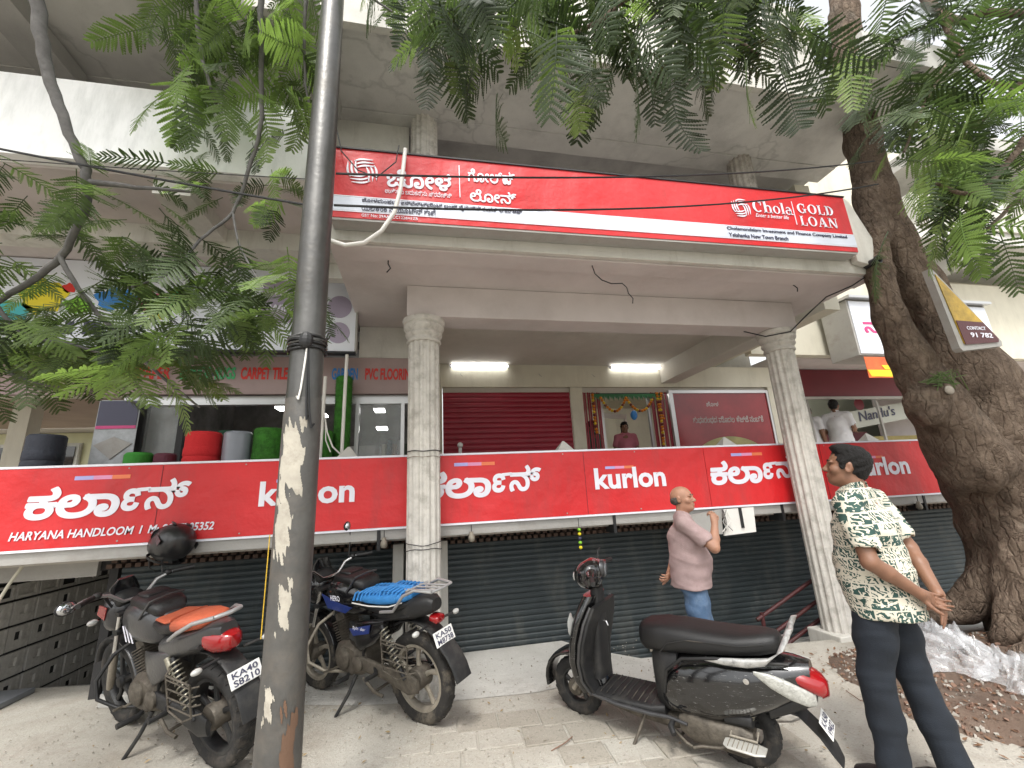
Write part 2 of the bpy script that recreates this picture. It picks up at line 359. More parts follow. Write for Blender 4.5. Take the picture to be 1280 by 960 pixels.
# parapet on the canopy behind the sign + right end stub with drain pipe
B('parapet', MB().box(-.74, 4.30, 3.12, 3.20, 3.66, 4.20), K['white'])
e = MB().prism([(4.26, 3.60), (4.62, 3.52), (4.62, 3.66), (4.36, 4.3), (4.28, 4.36)], 3.10, 3.165); B('parapet_end', e, K['white'], bev=.004)
B('drain_pipe', MB().lathe([(.0, 0), (.025, 0), (.035, -.002), (.035, -.14), (.045, -.14), (.045, -.12)], 14, (4.42, 3.16, 3.585), 'y'), K['cable'])
# upper storey: soffit, beams, walls
B('upper_soffit', MB().box(-9, 5.5, 3.10, 3.945, 5.60, 5.75), K['conc'])
B('upper_soffit_outer', MB().box(4.35, 5.5, 2.62, 3.095, 5.585, 5.74), K['conc'])
B('upper_soffit_outer', MB().box(-9, -1.5, 2.2, 3.095, 5.585, 5.74), K['conc'])
B('upper_beam', MB().box(-9, 5.49, 3.95, 4.23, 5.59, 5.80), K['conc'])
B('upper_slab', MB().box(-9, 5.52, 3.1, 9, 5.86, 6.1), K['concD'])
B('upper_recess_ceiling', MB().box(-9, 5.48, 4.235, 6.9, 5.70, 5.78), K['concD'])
B('upper_fascia', MB().box(-1.5, 4.35, 3.03, 3.095, 5.57, 6.9), K['white'])
B('upper_slab_nose', MB().box(4.35, 5.54, 2.54, 2.60, 5.57, 5.9), K['conc'])
B('upper_slab_nose', MB().box(-9, -1.5, 2.14, 2.2, 5.57, 5.9), K['conc'])
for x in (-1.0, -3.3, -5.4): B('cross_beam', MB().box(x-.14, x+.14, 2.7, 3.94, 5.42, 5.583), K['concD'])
B('upper_back_wall', MB().box(-9, 6.2, 6.9, 7.1, 3.66, 5.70), K['conc'])
B('upper_side_wall', MB().box(5.16, 5.4, 4.30, 6.9, 3.66, 5.58), K['cream'])
B('upper_front_wall', MB().box(-1.2, -.17, 4.1, 4.2, 3.66, 5.585), K['white'])
# left bright parapet and the soffit under it
B('balcony_parapet', MB().box(-9, -.75, 3.16, 3.26, 4.02, 4.72), K['wallwhite'])
B('balcony_soffit', MB().box(-9, -.75, 3.263, 6.4, 4.00, 4.12), K['soffit'])
B('balcony_beam', MB().box(-9, -.76, 3.9, 4.1, 3.82, 3.998), K['white'])
for x in (-1.9, -3.6, -5.4): B('cross_beam', MB().box(x-.13, x+.13, 3.262, 3.898, 3.86, 3.997), K['white'])
B('left_upper_wall', MB().box(-9, -1.21, 6.0, 6.1, 4.13, 5.58), K['conc'])
# first floor slab, back wall
B('floor_slab', MB().box(-3.4, 8.5, 4.42, 10, 1.14, 1.30), K['ceil'])
w = MB(); w.box(.12, 6.25, 6.4, 6.5, 3.14, 3.504); w.box(.12, .27, 6.4, 6.5, 1.31, 3.14); w.box(2.30, 2.50, 6.38, 6.5, 1.31, 3.13); w.box(5.98, 6.25, 6.38, 6.5, 1.31, 3.13)
B('front_wall', w, K['cream'])
B('lintel_recess', MB().box(.28, 5.97, 6.44, 6.5, 3.05, 3.135), K['ceil'])
B('reveal_wall', MB().box(-.02, .117, 5.0, 6.5, 1.31, 3.2), K['cream'])
def corr(x0, x1, y, z0, z1, p=.075, d=.012):
    c = MB(); n = int((z1-z0)/p); vs = []
    prof = []
    for i in range(n+1):
        z = z1-i*p
        prof += [(0, z), (-d*.75, z-p*.2), (-d, z-p*.5), (-d*.7, z-p*.8), (.002, z-p*.93)]
    for a, b in zip(prof[:-1], prof[1:]): c.quad((x0, y+a[0], a[1]), (x1, y+a[0], a[1]), (x1, y+b[0], b[1]), (x0, y+b[0], b[1]))
    return c
o = B('roller_shutter', corr(.28, 2.295, 6.43, 1.3, 3.06, .08), K['shutred']); o['label'] = 'maroon roller shutter pulled down'
# lit office behind the doorway
room = MB(); room.box(2.4, 6.1, 9.0, 9.1, 1.31, 3.3); room.box(2.38, 2.42, 6.52, 9.0, 1.31, 3.3); room.box(6.06, 6.1, 6.52, 9, 1.31, 3.3); room.box(2.4, 6.1, 6.52, 9, 3.3, 3.36)
B('office_interior', room, K['cream'])
B('office_lamp', MB().box(3.3, 4.2, 7.4, 7.5, 3.25, 3.29), K['lamp'])
B('office_lamp', MB().box(5.0, 5.9, 7.2, 7.28, 3.25, 3.29), K['lamp'])
# collapsible maroon gates folded at both sides of the doorway, doorway frame, door leaf
for x0, x1 in ((2.52, 2.80), (3.72, 4.02)):
    g = MB()
    for i in range(8):
        x = x0+(x1-x0)*i/7; g.box(x-.009, x+.009, 6.40+.02*(i % 2), 6.425+.02*(i % 2), 1.31, 3.05)
    B('folding_gate', g, K['shutred'])
B('door_frame', MB().box(2.82, 2.86, 6.45, 6.5, 1.31, 3.05).box(3.66, 3.70, 6.45, 6.5, 1.31, 3.05).box(2.86, 3.66, 6.45, 6.5, 2.98, 3.05), K['alu'])
dl = MB(); dl.M = Matrix.Translation((3.02, 6.9, 0)) @ Matrix.Rotation(.25, 4, 'Z'); dl.box(0, .05, 0, .04, 1.31, 2.8).box(.50, .55, 0, .04, 1.31, 2.8).box(.05, .50, 0, .04, 2.72, 2.8).box(.05, .5, 0, .04, 1.31, 1.5)
B('door_leaf', dl, K['pvc'])
# poster glass window right of the door
pw = B('window', MB().box(4.02, 4.09, 6.36, 6.42, 1.31, 3.08).box(5.93, 5.97, 6.38, 6.42, 1.31, 3.08).box(4.09, 5.93, 6.38, 6.42, 3.03, 3.08).box(4.09, 5.93, 6.38, 6.42, 1.31, 1.5), K['alu'])
PM = mat('poster_vinyl_red', (.28, .025, .03), .15, var=.25, scale=1.6, bump=0)
post = ch('poster', MB().box(4.09, 5.93, 6.40, 6.41, 1.5, 3.03), PM, pw)
# basement front: grille head, pillars, shutters
hd = MB()
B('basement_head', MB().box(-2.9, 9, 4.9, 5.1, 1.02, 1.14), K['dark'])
for i in range(150):
    x = -2.8+i*.075; hd.box(x, x+.045, 4.80, 4.9, 1.04+.0, 1.075).box(x+.03, x+.075, 4.81, 4.9, 1.085, 1.12)
B('perforated_brick_course', hd, mat('old_dark_brick', (.10, .065, .05), .9, var=.3, scale=8), kind='stuff')
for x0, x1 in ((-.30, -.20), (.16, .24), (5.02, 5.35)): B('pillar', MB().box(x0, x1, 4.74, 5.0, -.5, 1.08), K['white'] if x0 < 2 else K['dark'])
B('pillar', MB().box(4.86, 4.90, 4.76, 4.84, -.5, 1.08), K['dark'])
B('pillar', MB().box(-2.79, -2.72, 4.84, 5.0, -.5, 1.1), K['dark'])  # near-black strip that puts the dark of the passage mouth into colour
for (x0, x1) in ((-2.7, -.31), (.25, 4.85), (5.36, 9.0)):
    s = B('roller_shutter', corr(x0, x1, 4.86, -.5, 1.04, .055, .010), K['shut']); s['label'] = 'dark grey-green roller shutter, closed'
    ch('bottom_rail', MB().box(x0, x1, 4.835, 4.87, -.012 if x0 < 0 else -.33, .03 if x0 < 0 else -.27), K['metal'], s)
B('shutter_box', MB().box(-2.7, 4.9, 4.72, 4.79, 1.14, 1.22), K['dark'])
# side passage behind the left end of the basement
B('passage_wall', MB().box(-4.1, -2.85, 7.0, 7.1, -.5, 1.3).box(-2.84, -2.74, 5.0, 7.0, -.5, 1.3), K['concD'])
B('passage_slab_edge', MB().box(-9, -2.7, 4.5, 7.4, 1.16, 1.30), K['ceil'])
B('passage_pink_wall', MB().box(-6, -2.9, 4.86, 4.92, .98, 1.158), K['concD'])
B('basement_void', MB().box(-9, 9, 9.0, 9.1, -.5, 1.13), K['dark'])
# vented block wall on the left side of the passage
BW = thing('vented_block_wall', 'old grey wall of square vented cement blocks at the left edge below the red sign', 'wall', (-3.9, 5.9, -.5))
bmat = mat('cement_block', (.56, .54, .50), .92, var=.2, scale=5, dirt=(.2, .19, .17), damt=.6, dscale=4, bump=.5, bscale=40)
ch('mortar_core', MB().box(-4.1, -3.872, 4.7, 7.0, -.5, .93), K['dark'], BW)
y_ = .268; 
def block_mesh(kind):
    c = MB(); a, b, d = .262, .225, .05   # width along y, height, depth (front face at x=0)
    if kind == 'vent': b = .150; h0, h1, v0, v1 = .035, .227, .035, .118
    else: h0, h1, v0, v1 = .085, .160, .09, .165
    def F(y0, y1, z0, z1, x=0): c.quad((x, y0, z0), (x, y1, z0), (x, y1, z1), (x, y0, z1))
    e = .008
    F(e, h0, e, b-e); F(h1, a-e, e, b-e); F(h0, h1, e, v0); F(h0, h1, v1, b-e); F(h0, h1, v0, v1, -.02)
    for (p, q) in (((h0, v0), (h1, v0)), ((h1, v0), (h1, v1)), ((h1, v1), (h0, v1)), ((h0, v1), (h0, v0))):
        c.quad((0, p[0], p[1]), (0, q[0], q[1]), (-.02, q[0], q[1]), (-.02, p[0], p[1]))
    for (p, q) in (((e, e), (a-e, e)), ((a-e, e), (a-e, b-e)), ((a-e, b-e), (e, b-e)), ((e, b-e), (e, e))):
        c.quad((0, p[0], p[1]), (0, q[0], q[1]), (-.06, q[0], q[1]), (-.06, p[0], p[1]))
    return c.mesh('block', bmat)
bk, bv = block_mesh('b'), block_mesh('vent')
for r in range(7):
    for i in range(8):
        top = r == 0; z = .76 if top else .76-r*.232
        if z < -.5: continue
        o = bpy.data.objects.new('vent_block' if top else 'block', bv if top else bk); COL.objects.link(o); o.parent = BW
        o.location = Vector((-3.85+random.uniform(-.006, .006), 4.85+i*.268, z))-BW.location
# ---------------------------------------------------------------- right neighbour
NB = thing('neighbour_shop_building', 'cream neighbouring shop with maroon fascia and a lit glass front, right of the fluted column', 'building', (8.5, 6.5, -.5))
def N2(name, mb_, m, **k): return ch(name, mb_, m, NB, **k)
N2('parapet_wall', MB().box(5.45, 14, 6.0, 6.15, 3.62, 5.2), K['cream'])
N2('upper_wall', MB().box(6.3, 14, 6.6, 6.75, 5.2, 9), K['cream'])
N2('soffit', MB().box(6.26, 14, 6.155, 8.5, 3.60, 3.72), K['soffit'])
N2('fascia_board', MB().box(6.3, 13, 6.75, 6.85, 3.02, 3.58), K['maroon'])
N2('fascia_trim', MB().box(6.3, 13, 6.70, 6.748, 2.98, 3.03), K['metal'])
sg = MB().box(6.3, 13, 8.6, 8.7, 1.31, 3.5).box(12.9, 13, 6.9, 8.6, 1.31, 3.5).box(6.28, 6.32, 6.9, 8.6, 1.31, 3.5); N2('shop_interior', sg, mat('pale_green_interior', (.40, .43, .34), .6, var=.08))
for x in (6.36, 7.25, 8.9, 10.4): N2('glass_mullion', MB().box(x-.02, x+.02, 6.84, 6.88, 1.31, 3.0), K['metal'])
N2('counter', MB().box(8.2, 9.4, 7.6, 8.0, 1.31, 2.45), K['maroon'])
N2('shop_lamp', MB().box(7.6, 8.8, 7.6, 7.68, 3.42, 3.46), K['lamp'])
N2('shop_floor', MB().box(8.5, 14, 4.42, 10, 1.14, 1.30), K['ceil'])
# concrete structure far right (stepped soffits of next building)
NC = thing('concrete_block_building', 'pale concrete building with slanting soffits glimpsed right of the big tree trunk', 'building', (12, 8, 0))
def N3(n, m_, k, **q): return ch(n, m_, k, NC, **q)
N3('wall', MB().box(9.2, 18, 7.6, 7.9, 3.6, 5.6), K['cream']); N3('soffit', MB().box(8.6, 18, 5.2, 7.6, 5.6, 5.85), K['conc'])
N3('balcony_parapet', MB().box(8.7, 18, 5.15, 5.3, 5.85, 6.5), K['white']); N3('beam', MB().box(9.6, 9.95, 5.3, 7.6, 5.2, 5.598), K['conc']); N3('upper_soffit', MB().box(9.6, 18, 5.0, 7.8, 7.6, 7.9), K['concD']); N3('beam', MB().box(8.6, 18, 6.9, 7.2, 3.3, 3.6), K['soffit'])
N3('upper_wall', MB().box(10.4, 18, 7.8, 8.0, 5.9, 7.6), K['cream']); N3('lower_wall', MB().box(10, 18, 7.7, 7.8, -.5, 3.3), K['soffit'])
# ================================================================ SIGNS
def serif(ch_, mb_, x, y, w, h, d=.004):
    """one serif capital or small letter drawn as polygons, box (x, y, w, h) in the sign plane"""
    P = lambda u, v: (x+u*w, y+v*h)
    def poly(*p): mb_.prism([P(*q) for q in p], -d, 0)
    def rect(a, b, c, e): poly((a, c), (b, c), (b, e), (a, e))
    def ring(cx, cy, rx, ry, tx, ty, a0=0, a1=360):
        n = 22; o = []; i = []
        for k in range(n+1):
            q = R_(a0+(a1-a0)*k/n); o.append(P(cx+rx*math.cos(q), cy+ry*math.sin(q))); i.append(P(cx+(rx-tx)*math.cos(q), cy+(ry-ty)*math.sin(q)))
        for k in range(n): mb_.prism([o[k], o[k+1], i[k+1], i[k]], -d, 0)
    S = .05
    if ch_ == 'C': ring(.52, .5, .46, .5, .22, .07, 48, 312); rect(.80, .87, .62, .98); 
    elif ch_ == 'G': ring(.48, .5, .46, .5, .22, .07, 48, 320); rect(.74, .80, .64, .98); rect(.66, .86, .08, .46); rect(.55, .98, .42, .47)
    elif ch_ == 'O': ring(.5, .5, .46, .5, .2, .06)
    elif ch_ == 'L': rect(.14, .38, 0, 1); rect(.02, .52, .95, 1); rect(.02, .9, 0, .06); poly((.82, .05), (.92, .05), (.95, .32), (.88, .32))
    elif ch_ == 'D': rect(.14, .36, 0, 1); rect(.02, .40, .94, 1); rect(.02, .40, 0, .06); ring(.36, .5, .58, .5, .24, .06, -90, 90)
    elif ch_ == 'A': poly((.06, 0), (.14, 0), (.50, 1), (.44, 1)); poly((.62, 0), (.90, 0), (.56, 1), (.42, 1)); rect(.22, .7, .3, .36); rect(0, .26, 0, S); rect(.52, 1, 0, S)
    elif ch_ == 'N': rect(.12, .2, 0, 1); rect(.80, .88, 0, 1); poly((.72, 0), (.9, 0), (.3, 1), (.04, 1)); rect(0, .34, 0, S); rect(.66, 1, .95, 1)
    elif ch_ == 'h': rect(.1, .34, 0, 1); rect(.0, .2, .96, 1); rect(0, .44, 0, .05); ring(.55, .42, .33, .26, .2, .06, 0, 140); rect(.68, .88, 0, .44); rect(.58, .98, 0, .05)
    elif ch_ == 'o': ring(.5, .33, .46, .35, .2, .06)
    elif ch_ == 'l': rect(.3, .72, 0, 1); rect(.1, .5, .96, 1); rect(.1, .92, 0, .05)
    elif ch_ == 'a': ring(.38, .2, .36, .22, .18, .06); ring(.42, .46, .32, .22, .16, .07, 0, 150); rect(.56, .8, .04, .48); rect(.7, .98, 0, .07)
    return mb_
def swirl(cx, cy, r, d=.004):
    """pinwheel emblem of striped flame shapes"""
    mb_ = MB()
    for k in range(4):
        a = math.pi/2*k+.35
        for j in range(3):
            o = .10+j*.26
            pts = []; n = 7
            for i in range(n+1):
                t = i/n; x = -.25+t*1.15; y = o+.20+.16*math.sin(t*3.4+.3)-.08*t
                pts.append((x, y))
            low = [(x+.04, y-.15*(1-abs(2*i/n-1)**2*.8)) for i, (x, y) in enumerate(pts)]
            ring_ = pts+low[::-1]
            q = [(cx+r*(u*math.cos(a)-v*math.sin(a))*.80, cy+r*(u*math.sin(a)+v*math.cos(a))*.80) for u, v in ring_]
            for i in range(n):
                A, Bq, Cq, D = q[i], q[i+1], q[2*n+1-i-1], q[2*n+1-i]
                mb_.prism([A, Bq, Cq, D], -d, 0)
    return mb_
def rects(lst, y, d=.002):
    m = MB()
    for x0, x1, z0, z1 in lst: m.box(x0, x1, y-d, y, z0, z1)
    return m
# --- the long red board across the raised floor
KS = thing('shop_sign', 'long red signboard with white kurlon lettering across the whole shop front', 'sign', (1.2, 4.28, 1.27))
for x0, x1 in ((-5.6, -.02), (-.015, 3.02), (3.025, 6.68)): ch('panel', MB().box(x0, x1, 4.28, 4.33, 1.275, 1.905), K['red'], KS)
for x in (-4.2, -2.45, -1.55, 1.4, 2.2, 4.62, 5.9):
    for z in (1.30, 1.885): ch('screw', MB().lathe([(.007, 0), (.007, -.003), (0, -.004)], 8, (x, 4.279, z), 'y'), K['metal'], KS)
for x in (-2.2, 1.62, 4.55): ch('seam', MB().box(x, x+.004, 4.2772, 4.2795, 1.28, 1.90), K['maroon'], KS)
ch('top_rim', MB().box(-5.6, 6.68, 4.276, 4.34, 1.907, 1.925), K['lett'], KS)
ch('bottom_rim', MB().box(-5.6, 6.68, 4.274, 4.335, 1.255, 1.273), K['lett'], KS)
ch('under_frame', MB().box(-5.6, 6.66, 4.30, 4.33, 1.165, 1.254), K['metal'], KS)
for x in (-2.05, -.4, 1.9, 3.9, 5.9): ch('bracket', MB().box(x-.015, x+.015, 4.29, 4.5, 1.08, 1.26), K['cable'], KS)
gm = [mat('print_%s' % n, c, .5, var=0, bump=0) for n, c in (('lilac', (.42, .40, .75)), ('rose', (.75, .30, .50)), ('orange', (.80, .20, .08)))]
def grad(x0, x1, z0, z1):
    for i in range(3): ch('colour_bar', MB().box(x0+(x1-x0)*i/3, x0+(x1-x0)*(i+1)/3-.0005, 4.277, 4.2799, z0, z1), gm[i], KS)
for x in (-3.13, -.01, 3.06, 6.2):
    if x > 6: text("ಕ", KS, K['lett'], x, x+.27, 1.495, 1.75, 4.2765, bold=.015, fat=.024, shear=.12); continue
    text("ಕಲಾ", KS, K['lett'], x, x+.655, 1.495, 1.755, 4.2765, bold=.015, fat=.024, shear=.12)
    text("ɛ", KS, K['lett'], x+.665, x+.80, 1.532, 1.715, 4.2765, bold=.035, shear=.1)
    ch('lettering', MB().prism([(x+.77, 1.686), (x+.86, 1.692), (x+.865, 1.722), (x+.765, 1.716)], 4.2735, 4.2764), K['lett'], KS)
    text("ನ್", KS, K['lett'], x+.835, x+1.17, 1.532, 1.79, 4.2765, bold=.012, fat=.017, shear=.12)
    if x < 6: grad(x+.30, x+.70, 1.80, 1.832)
for x in (-1.42, 1.72, 4.98):
    text("kurlon", KS, K['lett'], x, x+.80, 1.512, 1.728, 4.2765, bold=.03, shear=0); grad(x+.13, x+.45, 1.715, 1.742)
text("HARYANA HANDLOOM  I  M: 8077205352", KS, K['lett'], -3.19, -1.75, 1.345, 1.412, 4.2765, bold=.02, shear=.2)
# --- gold loan board on the canopy
CS = thing('shop_sign', 'red gold loan signboard with a white stripe standing on the canopy edge', 'sign', (-.70, 3.02, 3.605))
def C(n, m_, k, **q): return ch(n, m_, k, CS, **q)
C('panel', MB().box(-.70, 4.19, 3.02, 3.11, 3.605, 4.225), K['red']); C('stripe', MB().box(-.70, 4.19, 3.015, 3.0195, 3.665, 3.785), K['band'])
C('stripe_edge', MB().box(-.70, 4.19, 3.0145, 3.0192, 3.788, 3.796).box(-.70, 4.19, 3.0145, 3.0192, 3.655, 3.662), K['lett'])
C('underside', MB().box(-.69, 4.18, 3.025, 3.16, 3.585, 3.603), K['metal']); C('top_rim', MB().box(-.71, 4.2, 3.01, 3.12, 4.227, 4.24), K['cable'])
C('emblem', MB().add([], []) or swirl(-.475, 0, .13), K['lett']).location.y += 3.018
bpy.context.view_layer.update()
def emb(cx, cz, r):
    m_ = swirl(cx, cz, r); m_.v = [(a, b+3.017, c) for a, b, c in m_.v]; return m_
o = [c for c in CS.children if c.name.startswith('emblem')][0]; bpy.data.objects.remove(o)
C('emblem', emb(-.475, 4.03, .15), K['lett']); C('emblem', emb(2.945, 3.995, .125), K['lett'])
C_ = lambda s, x0, x1, z0, z1, **k: text(s, CS, k.pop('m', K['lett']), x0, x1, z0, z1, 3.0165 if k.get('bold', 0) >= 0 else 0, **k)
C_("ಚೋಳ", -.29, .22, 3.905, 4.075, fat=.022); C_("ಉತ್ತಮ ಬದುಕನ್ನು ಪ್ರವೇಶಿಸಿ", -.30, .22, 3.845, 3.89)
C('divider', MB().box(.285, .292, 3.014, 3.018, 3.86, 4.17), K['lett']); C_("ಗೋಲ್ಡ್", .36, .76, 4.02, 4.15, fat=.016); C_("ಲೋನ್", .37, .76, 3.83, 3.95, fat=.016)
text("ಚೋಳಮಂಡಲಂ ಇನ್ವೆಸ್ಟ್ಮೆಂಟ್ ಅಂಡ್ ಫೈನಾನ್ಸ್ ಕಂಪನಿ ಲಿಮಿಟೆಡ್", CS, K['ink'], -.47, .80, 3.73, 3.782, 3.013, bold=.012)
text("ಯಲಹಂಕ ನ್ಯೂಟೌನ್ ಶಾಖೆ", CS, K['ink'], -.47, .09, 3.67, 3.722, 3.013, bold=.012)
C_("GST No: 29AAACC1226H1Z8", -.47, -.05, 3.618, 3.643)
m_ = MB(); x = 3.07
for c, w_ in (('C', .12), ('h', .10), ('o', .085), ('l', .05), ('a', .085)): serif(c, m_, x, 3.965, w_, .125); x += w_+.004
m_.v = [(a, b+3.017, c) for a, b, c in m_.v]; C('lettering', m_, K['lett'])
C_("Enter a better life", 3.09, 3.46, 3.91, 3.95, shear=.3)
C('divider', MB().box(3.535, 3.542, 3.014, 3.018, 3.86, 4.12), K['lett'])
for word, z, ws in (("GOLD", 3.995, (.12, .12, .09, .11)), ("LOAN", 3.855, (.09, .12, .12, .12))):
    m_ = MB(); x = 3.585
    for c, w_ in zip(word, ws): serif(c, m_, x, z, w_*.92, .108); x += w_
    m_.v = [(a, b+3.017, c) for a, b, c in m_.v]; C('lettering', m_, K['lett'])
text("Cholamandalam Investment and Finance Company Limited", CS, K['ink'], 2.74, 4.09, 3.735, 3.778, 3.013, bold=.012)
text("Yelahanka New Town Branch", CS, K['ink'], 2.75, 3.39, 3.672, 3.712, 3.013, bold=.012)
CS.rotation_euler.y = -.0085
# --- flooring shop: big white board and the band with the goods list
FS = thing('shop_sign', 'big white carpet shop board with bright colour splashes behind the left branches', 'sign', (-2.6, 4.6, 3.05))
def F_(n, m_, k, **q): return ch(n, m_, k, FS, **q)
K['signwhite'] = mat('flex_white', (.74, .77, .84), .5, var=.03, bump=0)
F_('panel', MB().box(-5.6, -.73, 4.60, 4.66, 3.07, 3.985), K['signwhite']); F_('rim', MB().box(-5.6, -.72, 4.585, 4.67, 3.045, 3.068), K['cable']); F_('side_rim', MB().box(-.728, -.71, 4.59, 4.67, 3.07, 3.985), K['metal'])
def disc(cx, cz, rx, rz, y, n=20, wob=0):
    return MB().prism([(cx+rx*(1+wob*math.sin(5*q))*math.cos(q), cz+rz*(1+wob*math.cos(7*q))*math.sin(q)) for q in [2*math.pi*k/n for k in range(n)]], y-.004, y)
cols = dict(yellow=(.75, .62, .02), red=(.6, .03, .02), cyan=(.05, .42, .45), blue=(.03, .20, .55), pink=(.55, .05, .2), green=(.05, .4, .15), violet=(.38, .33, .44), lime=(.2, .5, .03))
for k_, v in cols.items(): K[k_] = mat('print_'+k_, v, .5, var=.1, bump=0)
for k_, cx, cz, rx, rz in (('cyan', -3.85, 3.42, .2, .1), ('yellow', -3.6, 3.58, .19, .17), ('red', -3.4, 3.68, .06, .05), ('lime', -3.3, 3.5, .12, .08), ('blue', -3.0, 3.58, .17, .12), ('pink', -2.68, 3.55, .11, .12), ('green', -2.45, 3.6, .1, .12), ('yellow', -2.62, 3.42, .08, .05), ('cyan', -4.4, 3.5, .2, .2), ('violet', -.90, 3.58, .125, .13), ('violet', -.90, 3.28, .115, .12)):
    F_('colour_splash', disc(cx, cz, rx, rz, 4.598, 22, .0 if k_ == 'violet' else .18), K[k_])
for i, (x0, x1) in enumerate(((-4.3, -4.05), (-4.0, -3.8), (-3.75, -3.55), (-3.5, -3.3), (-3.22, -3.08))):
    F_('letter_block', MB().box(x0, x1, 4.594, 4.598, 3.2, 3.27).box(x0, x0+.07, 4.593, 4.597, 3.27, 3.34).box(x1-.07, x1, 4.593, 4.597, 3.27, 3.33), K['ink'])
F_('picture_panel', MB().box(-1.68, -1.22, 4.594, 4.598, 3.38, 3.86), K['violet'])
text("WOOD", FS, K['lett'], -1.62, -1.28, 3.68, 3.76, 4.593, bold=.02); text("WIND", FS, K['lett'], -1.6, -1.3, 3.5, 3.58, 4.593, bold=.02)
GS = thing('shop_sign', 'dusty pink shop band with red and blue flooring words under the white board', 'sign', (-2, 4.98, 2.7))
ch('panel', MB().box(-4.2, -.05, 4.98, 5.04, 2.70, 3.125), mat('dusty_pink_board', (.36, .27, .26), .7, var=.06, dirt=(.25, .2, .19)), GS)
for s_, x0, x1, k_ in (("WALLPAPER", -3.2, -2.62, 'red'), ("BLINDS", -2.53, -2.24, 'green'), ("RUGS", -2.2, -2.0, 'green'), ("CARPET TILE", -1.95, -1.48, 'red'), ("GARDEN", -1.02, -.74, 'blue'), ("PVC FLOORING", -.66, -.10, 'red')):
    text(s_, GS, K[k_], x0, x1, 2.86, 3.0, 4.978, bold=.035)
for x in (-2.22, ): ch('lettering', MB().box(x-.01, x+.01, 4.972, 4.978, 2.90, 2.93), K['ink'], GS)
GS2 = thing('carpet_shop', 'dark glazed carpet shop front with wooden door frames behind the rolls', 'shop', (-1.8, 5.1, 1.3))
K['dglass'] = mat('dark_shop_glass', (.02, .022, .024), .06, var=0, bump=0, spec=.8)
def G(n, m_, k, **q): return ch(n, m_, k, GS2, **q)
G('upper_rail', MB().box(-3.05, -.02, 5.06, 5.14, 2.60, 2.698), K['alu']); G('post', MB().box(-2.94, -2.84, 5.05, 5.15, 1.31, 2.6), K['cable']); G('post', MB().box(-2.52, -2.46, 5.05, 5.15, 1.31, 2.6), K['cable'])
G('post', MB().box(-.76, -.72, 5.05, 5.15, 1.31, 2.6), K['alu']); G('post', MB().box(-.26, -.22, 5.05, 5.15, 1.31, 2.6), K['alu'])
G('interior', MB().box(-3.05, -.02, 7.6, 7.7, 1.31, 3.4).box(-3.05, -3.0, 5.2, 7.6, 1.31, 3.4).box(-.07, -.02, 5.2, 7.6, 1.31, 3.4).box(-3.0, -.07, 5.2, 7.6, 3.3, 3.4), mat('dim_interior', (.22, .21, .20), .8, var=.4, scale=3))
G('glass_pane', MB().box(-.72, -.26, 5.09, 5.10, 1.31, 2.6), K['glass']); G('glass_pane', MB().box(-2.84, -2.52, 5.09, 5.10, 1.31, 2.6), K['glass'])
G('shelf', MB().box(-2.2, -1.1, 6.6, 7.0, 1.31, 2.3), mat('wood_shelf', (.12, .07, .045), .7, var=.3))
for x, z in ((-.62, 2.76), (-.58, 2.50), (-1.9, 2.8), (-1.4, 2.7)): G('fill_panel', MB().box(x-.07, x+.07, 6.2, 6.42, z, z+.02), K['lamp'])  # glowing panels added to brighten the inside of the carpet shop
stripe = [mat('roll_%d_sheet' % i, c, .6, var=.15) for i, c in enumerate(((.35, .33, .25), (.06, .10, .12), (.20, .14, .09), (.42, .42, .40), (.09, .11, .08)))]
for i in range(6):
    r = tag(OB('vinyl_roll', MB().tube([(-.50+i*.062, 5.4, 1.31), (-.47+i*.062, 5.5, 2.18+.05*(i % 2))], .028, 10), stripe[i % 5], smooth=True), 'vinyl flooring roll leaning in the glazed shop, %s from the left' % ['first','second','third','fourth','fifth','last'][i], 'roll', 'vinyl rolls behind the glass')
rs = random.Random(8)
for i in range(26):
    x, y = rs.uniform(-2.8, -.3), rs.uniform(5.4, 6.5); k_ = rs.choice(('metal', 'cream', 'soffit', 'pink', 'green', 'blue', 'maroon', 'signwhite'))
    if abs(x+2.66) < .1: continue
    w_, h_ = rs.uniform(.05, .16), rs.uniform(.3, .95)
    G('stock_bundle', MB().loft([((x, y, 1.31), (w_, 0, 0), (0, w_*.8, 0), 3), ((x+rs.uniform(-.04, .04), y, 1.31+h_), (w_, 0, 0), (0, w_*.8, 0), 3)], 10), K[k_])
# --- right lightbox sign and banner
RS = thing('shop_sign', 'white lightbox sign with purple-red script, half behind the tree trunk', 'sign', (8, 5.4, 3.4))
ch('box', MB().box(6.93, 10.0, 5.40, 5.9, 3.42, 4.40), K['metal'], RS, bev=.01); ch('face', MB().box(6.96, 9.97, 5.385, 5.398, 3.45, 4.37), K['signwhite'], RS)
ch('hood', MB().box(6.9, 10.03, 5.30, 5.95, 4.405, 4.45), K['alu'], RS); text("ನಂದಿ", RS, K['pink'], 7.14, 8.2, 3.80, 4.08, 5.383, bold=.03)
BN = thing('banner', 'small orange and yellow banner hanging under the white lightbox sign', 'banner', (7.6, 5.36, 3.0))
ch('sheet', MB().box(6.95, 8.6, 5.36, 5.365, 3.03, 3.38), mat('banner_orange', (.65, .12, .03), .5, var=.3, scale=4), BN)
for i, (x0, x1, z0, z1, k_) in enumerate(((7.0, 8.5, 3.05, 3.16, 'yellow'), (7.3, 8.55, 3.17, 3.24, 'yellow'), (7.9, 8.5, 3.26, 3.29, 'signwhite'))): ch('printed_stripe', MB().prism([(x0, z0), (x1, z0-.005), (x1, z1), (x0-.05, z1)], 5.354-.001*i, 5.357-.001*i), K[k_], BN)
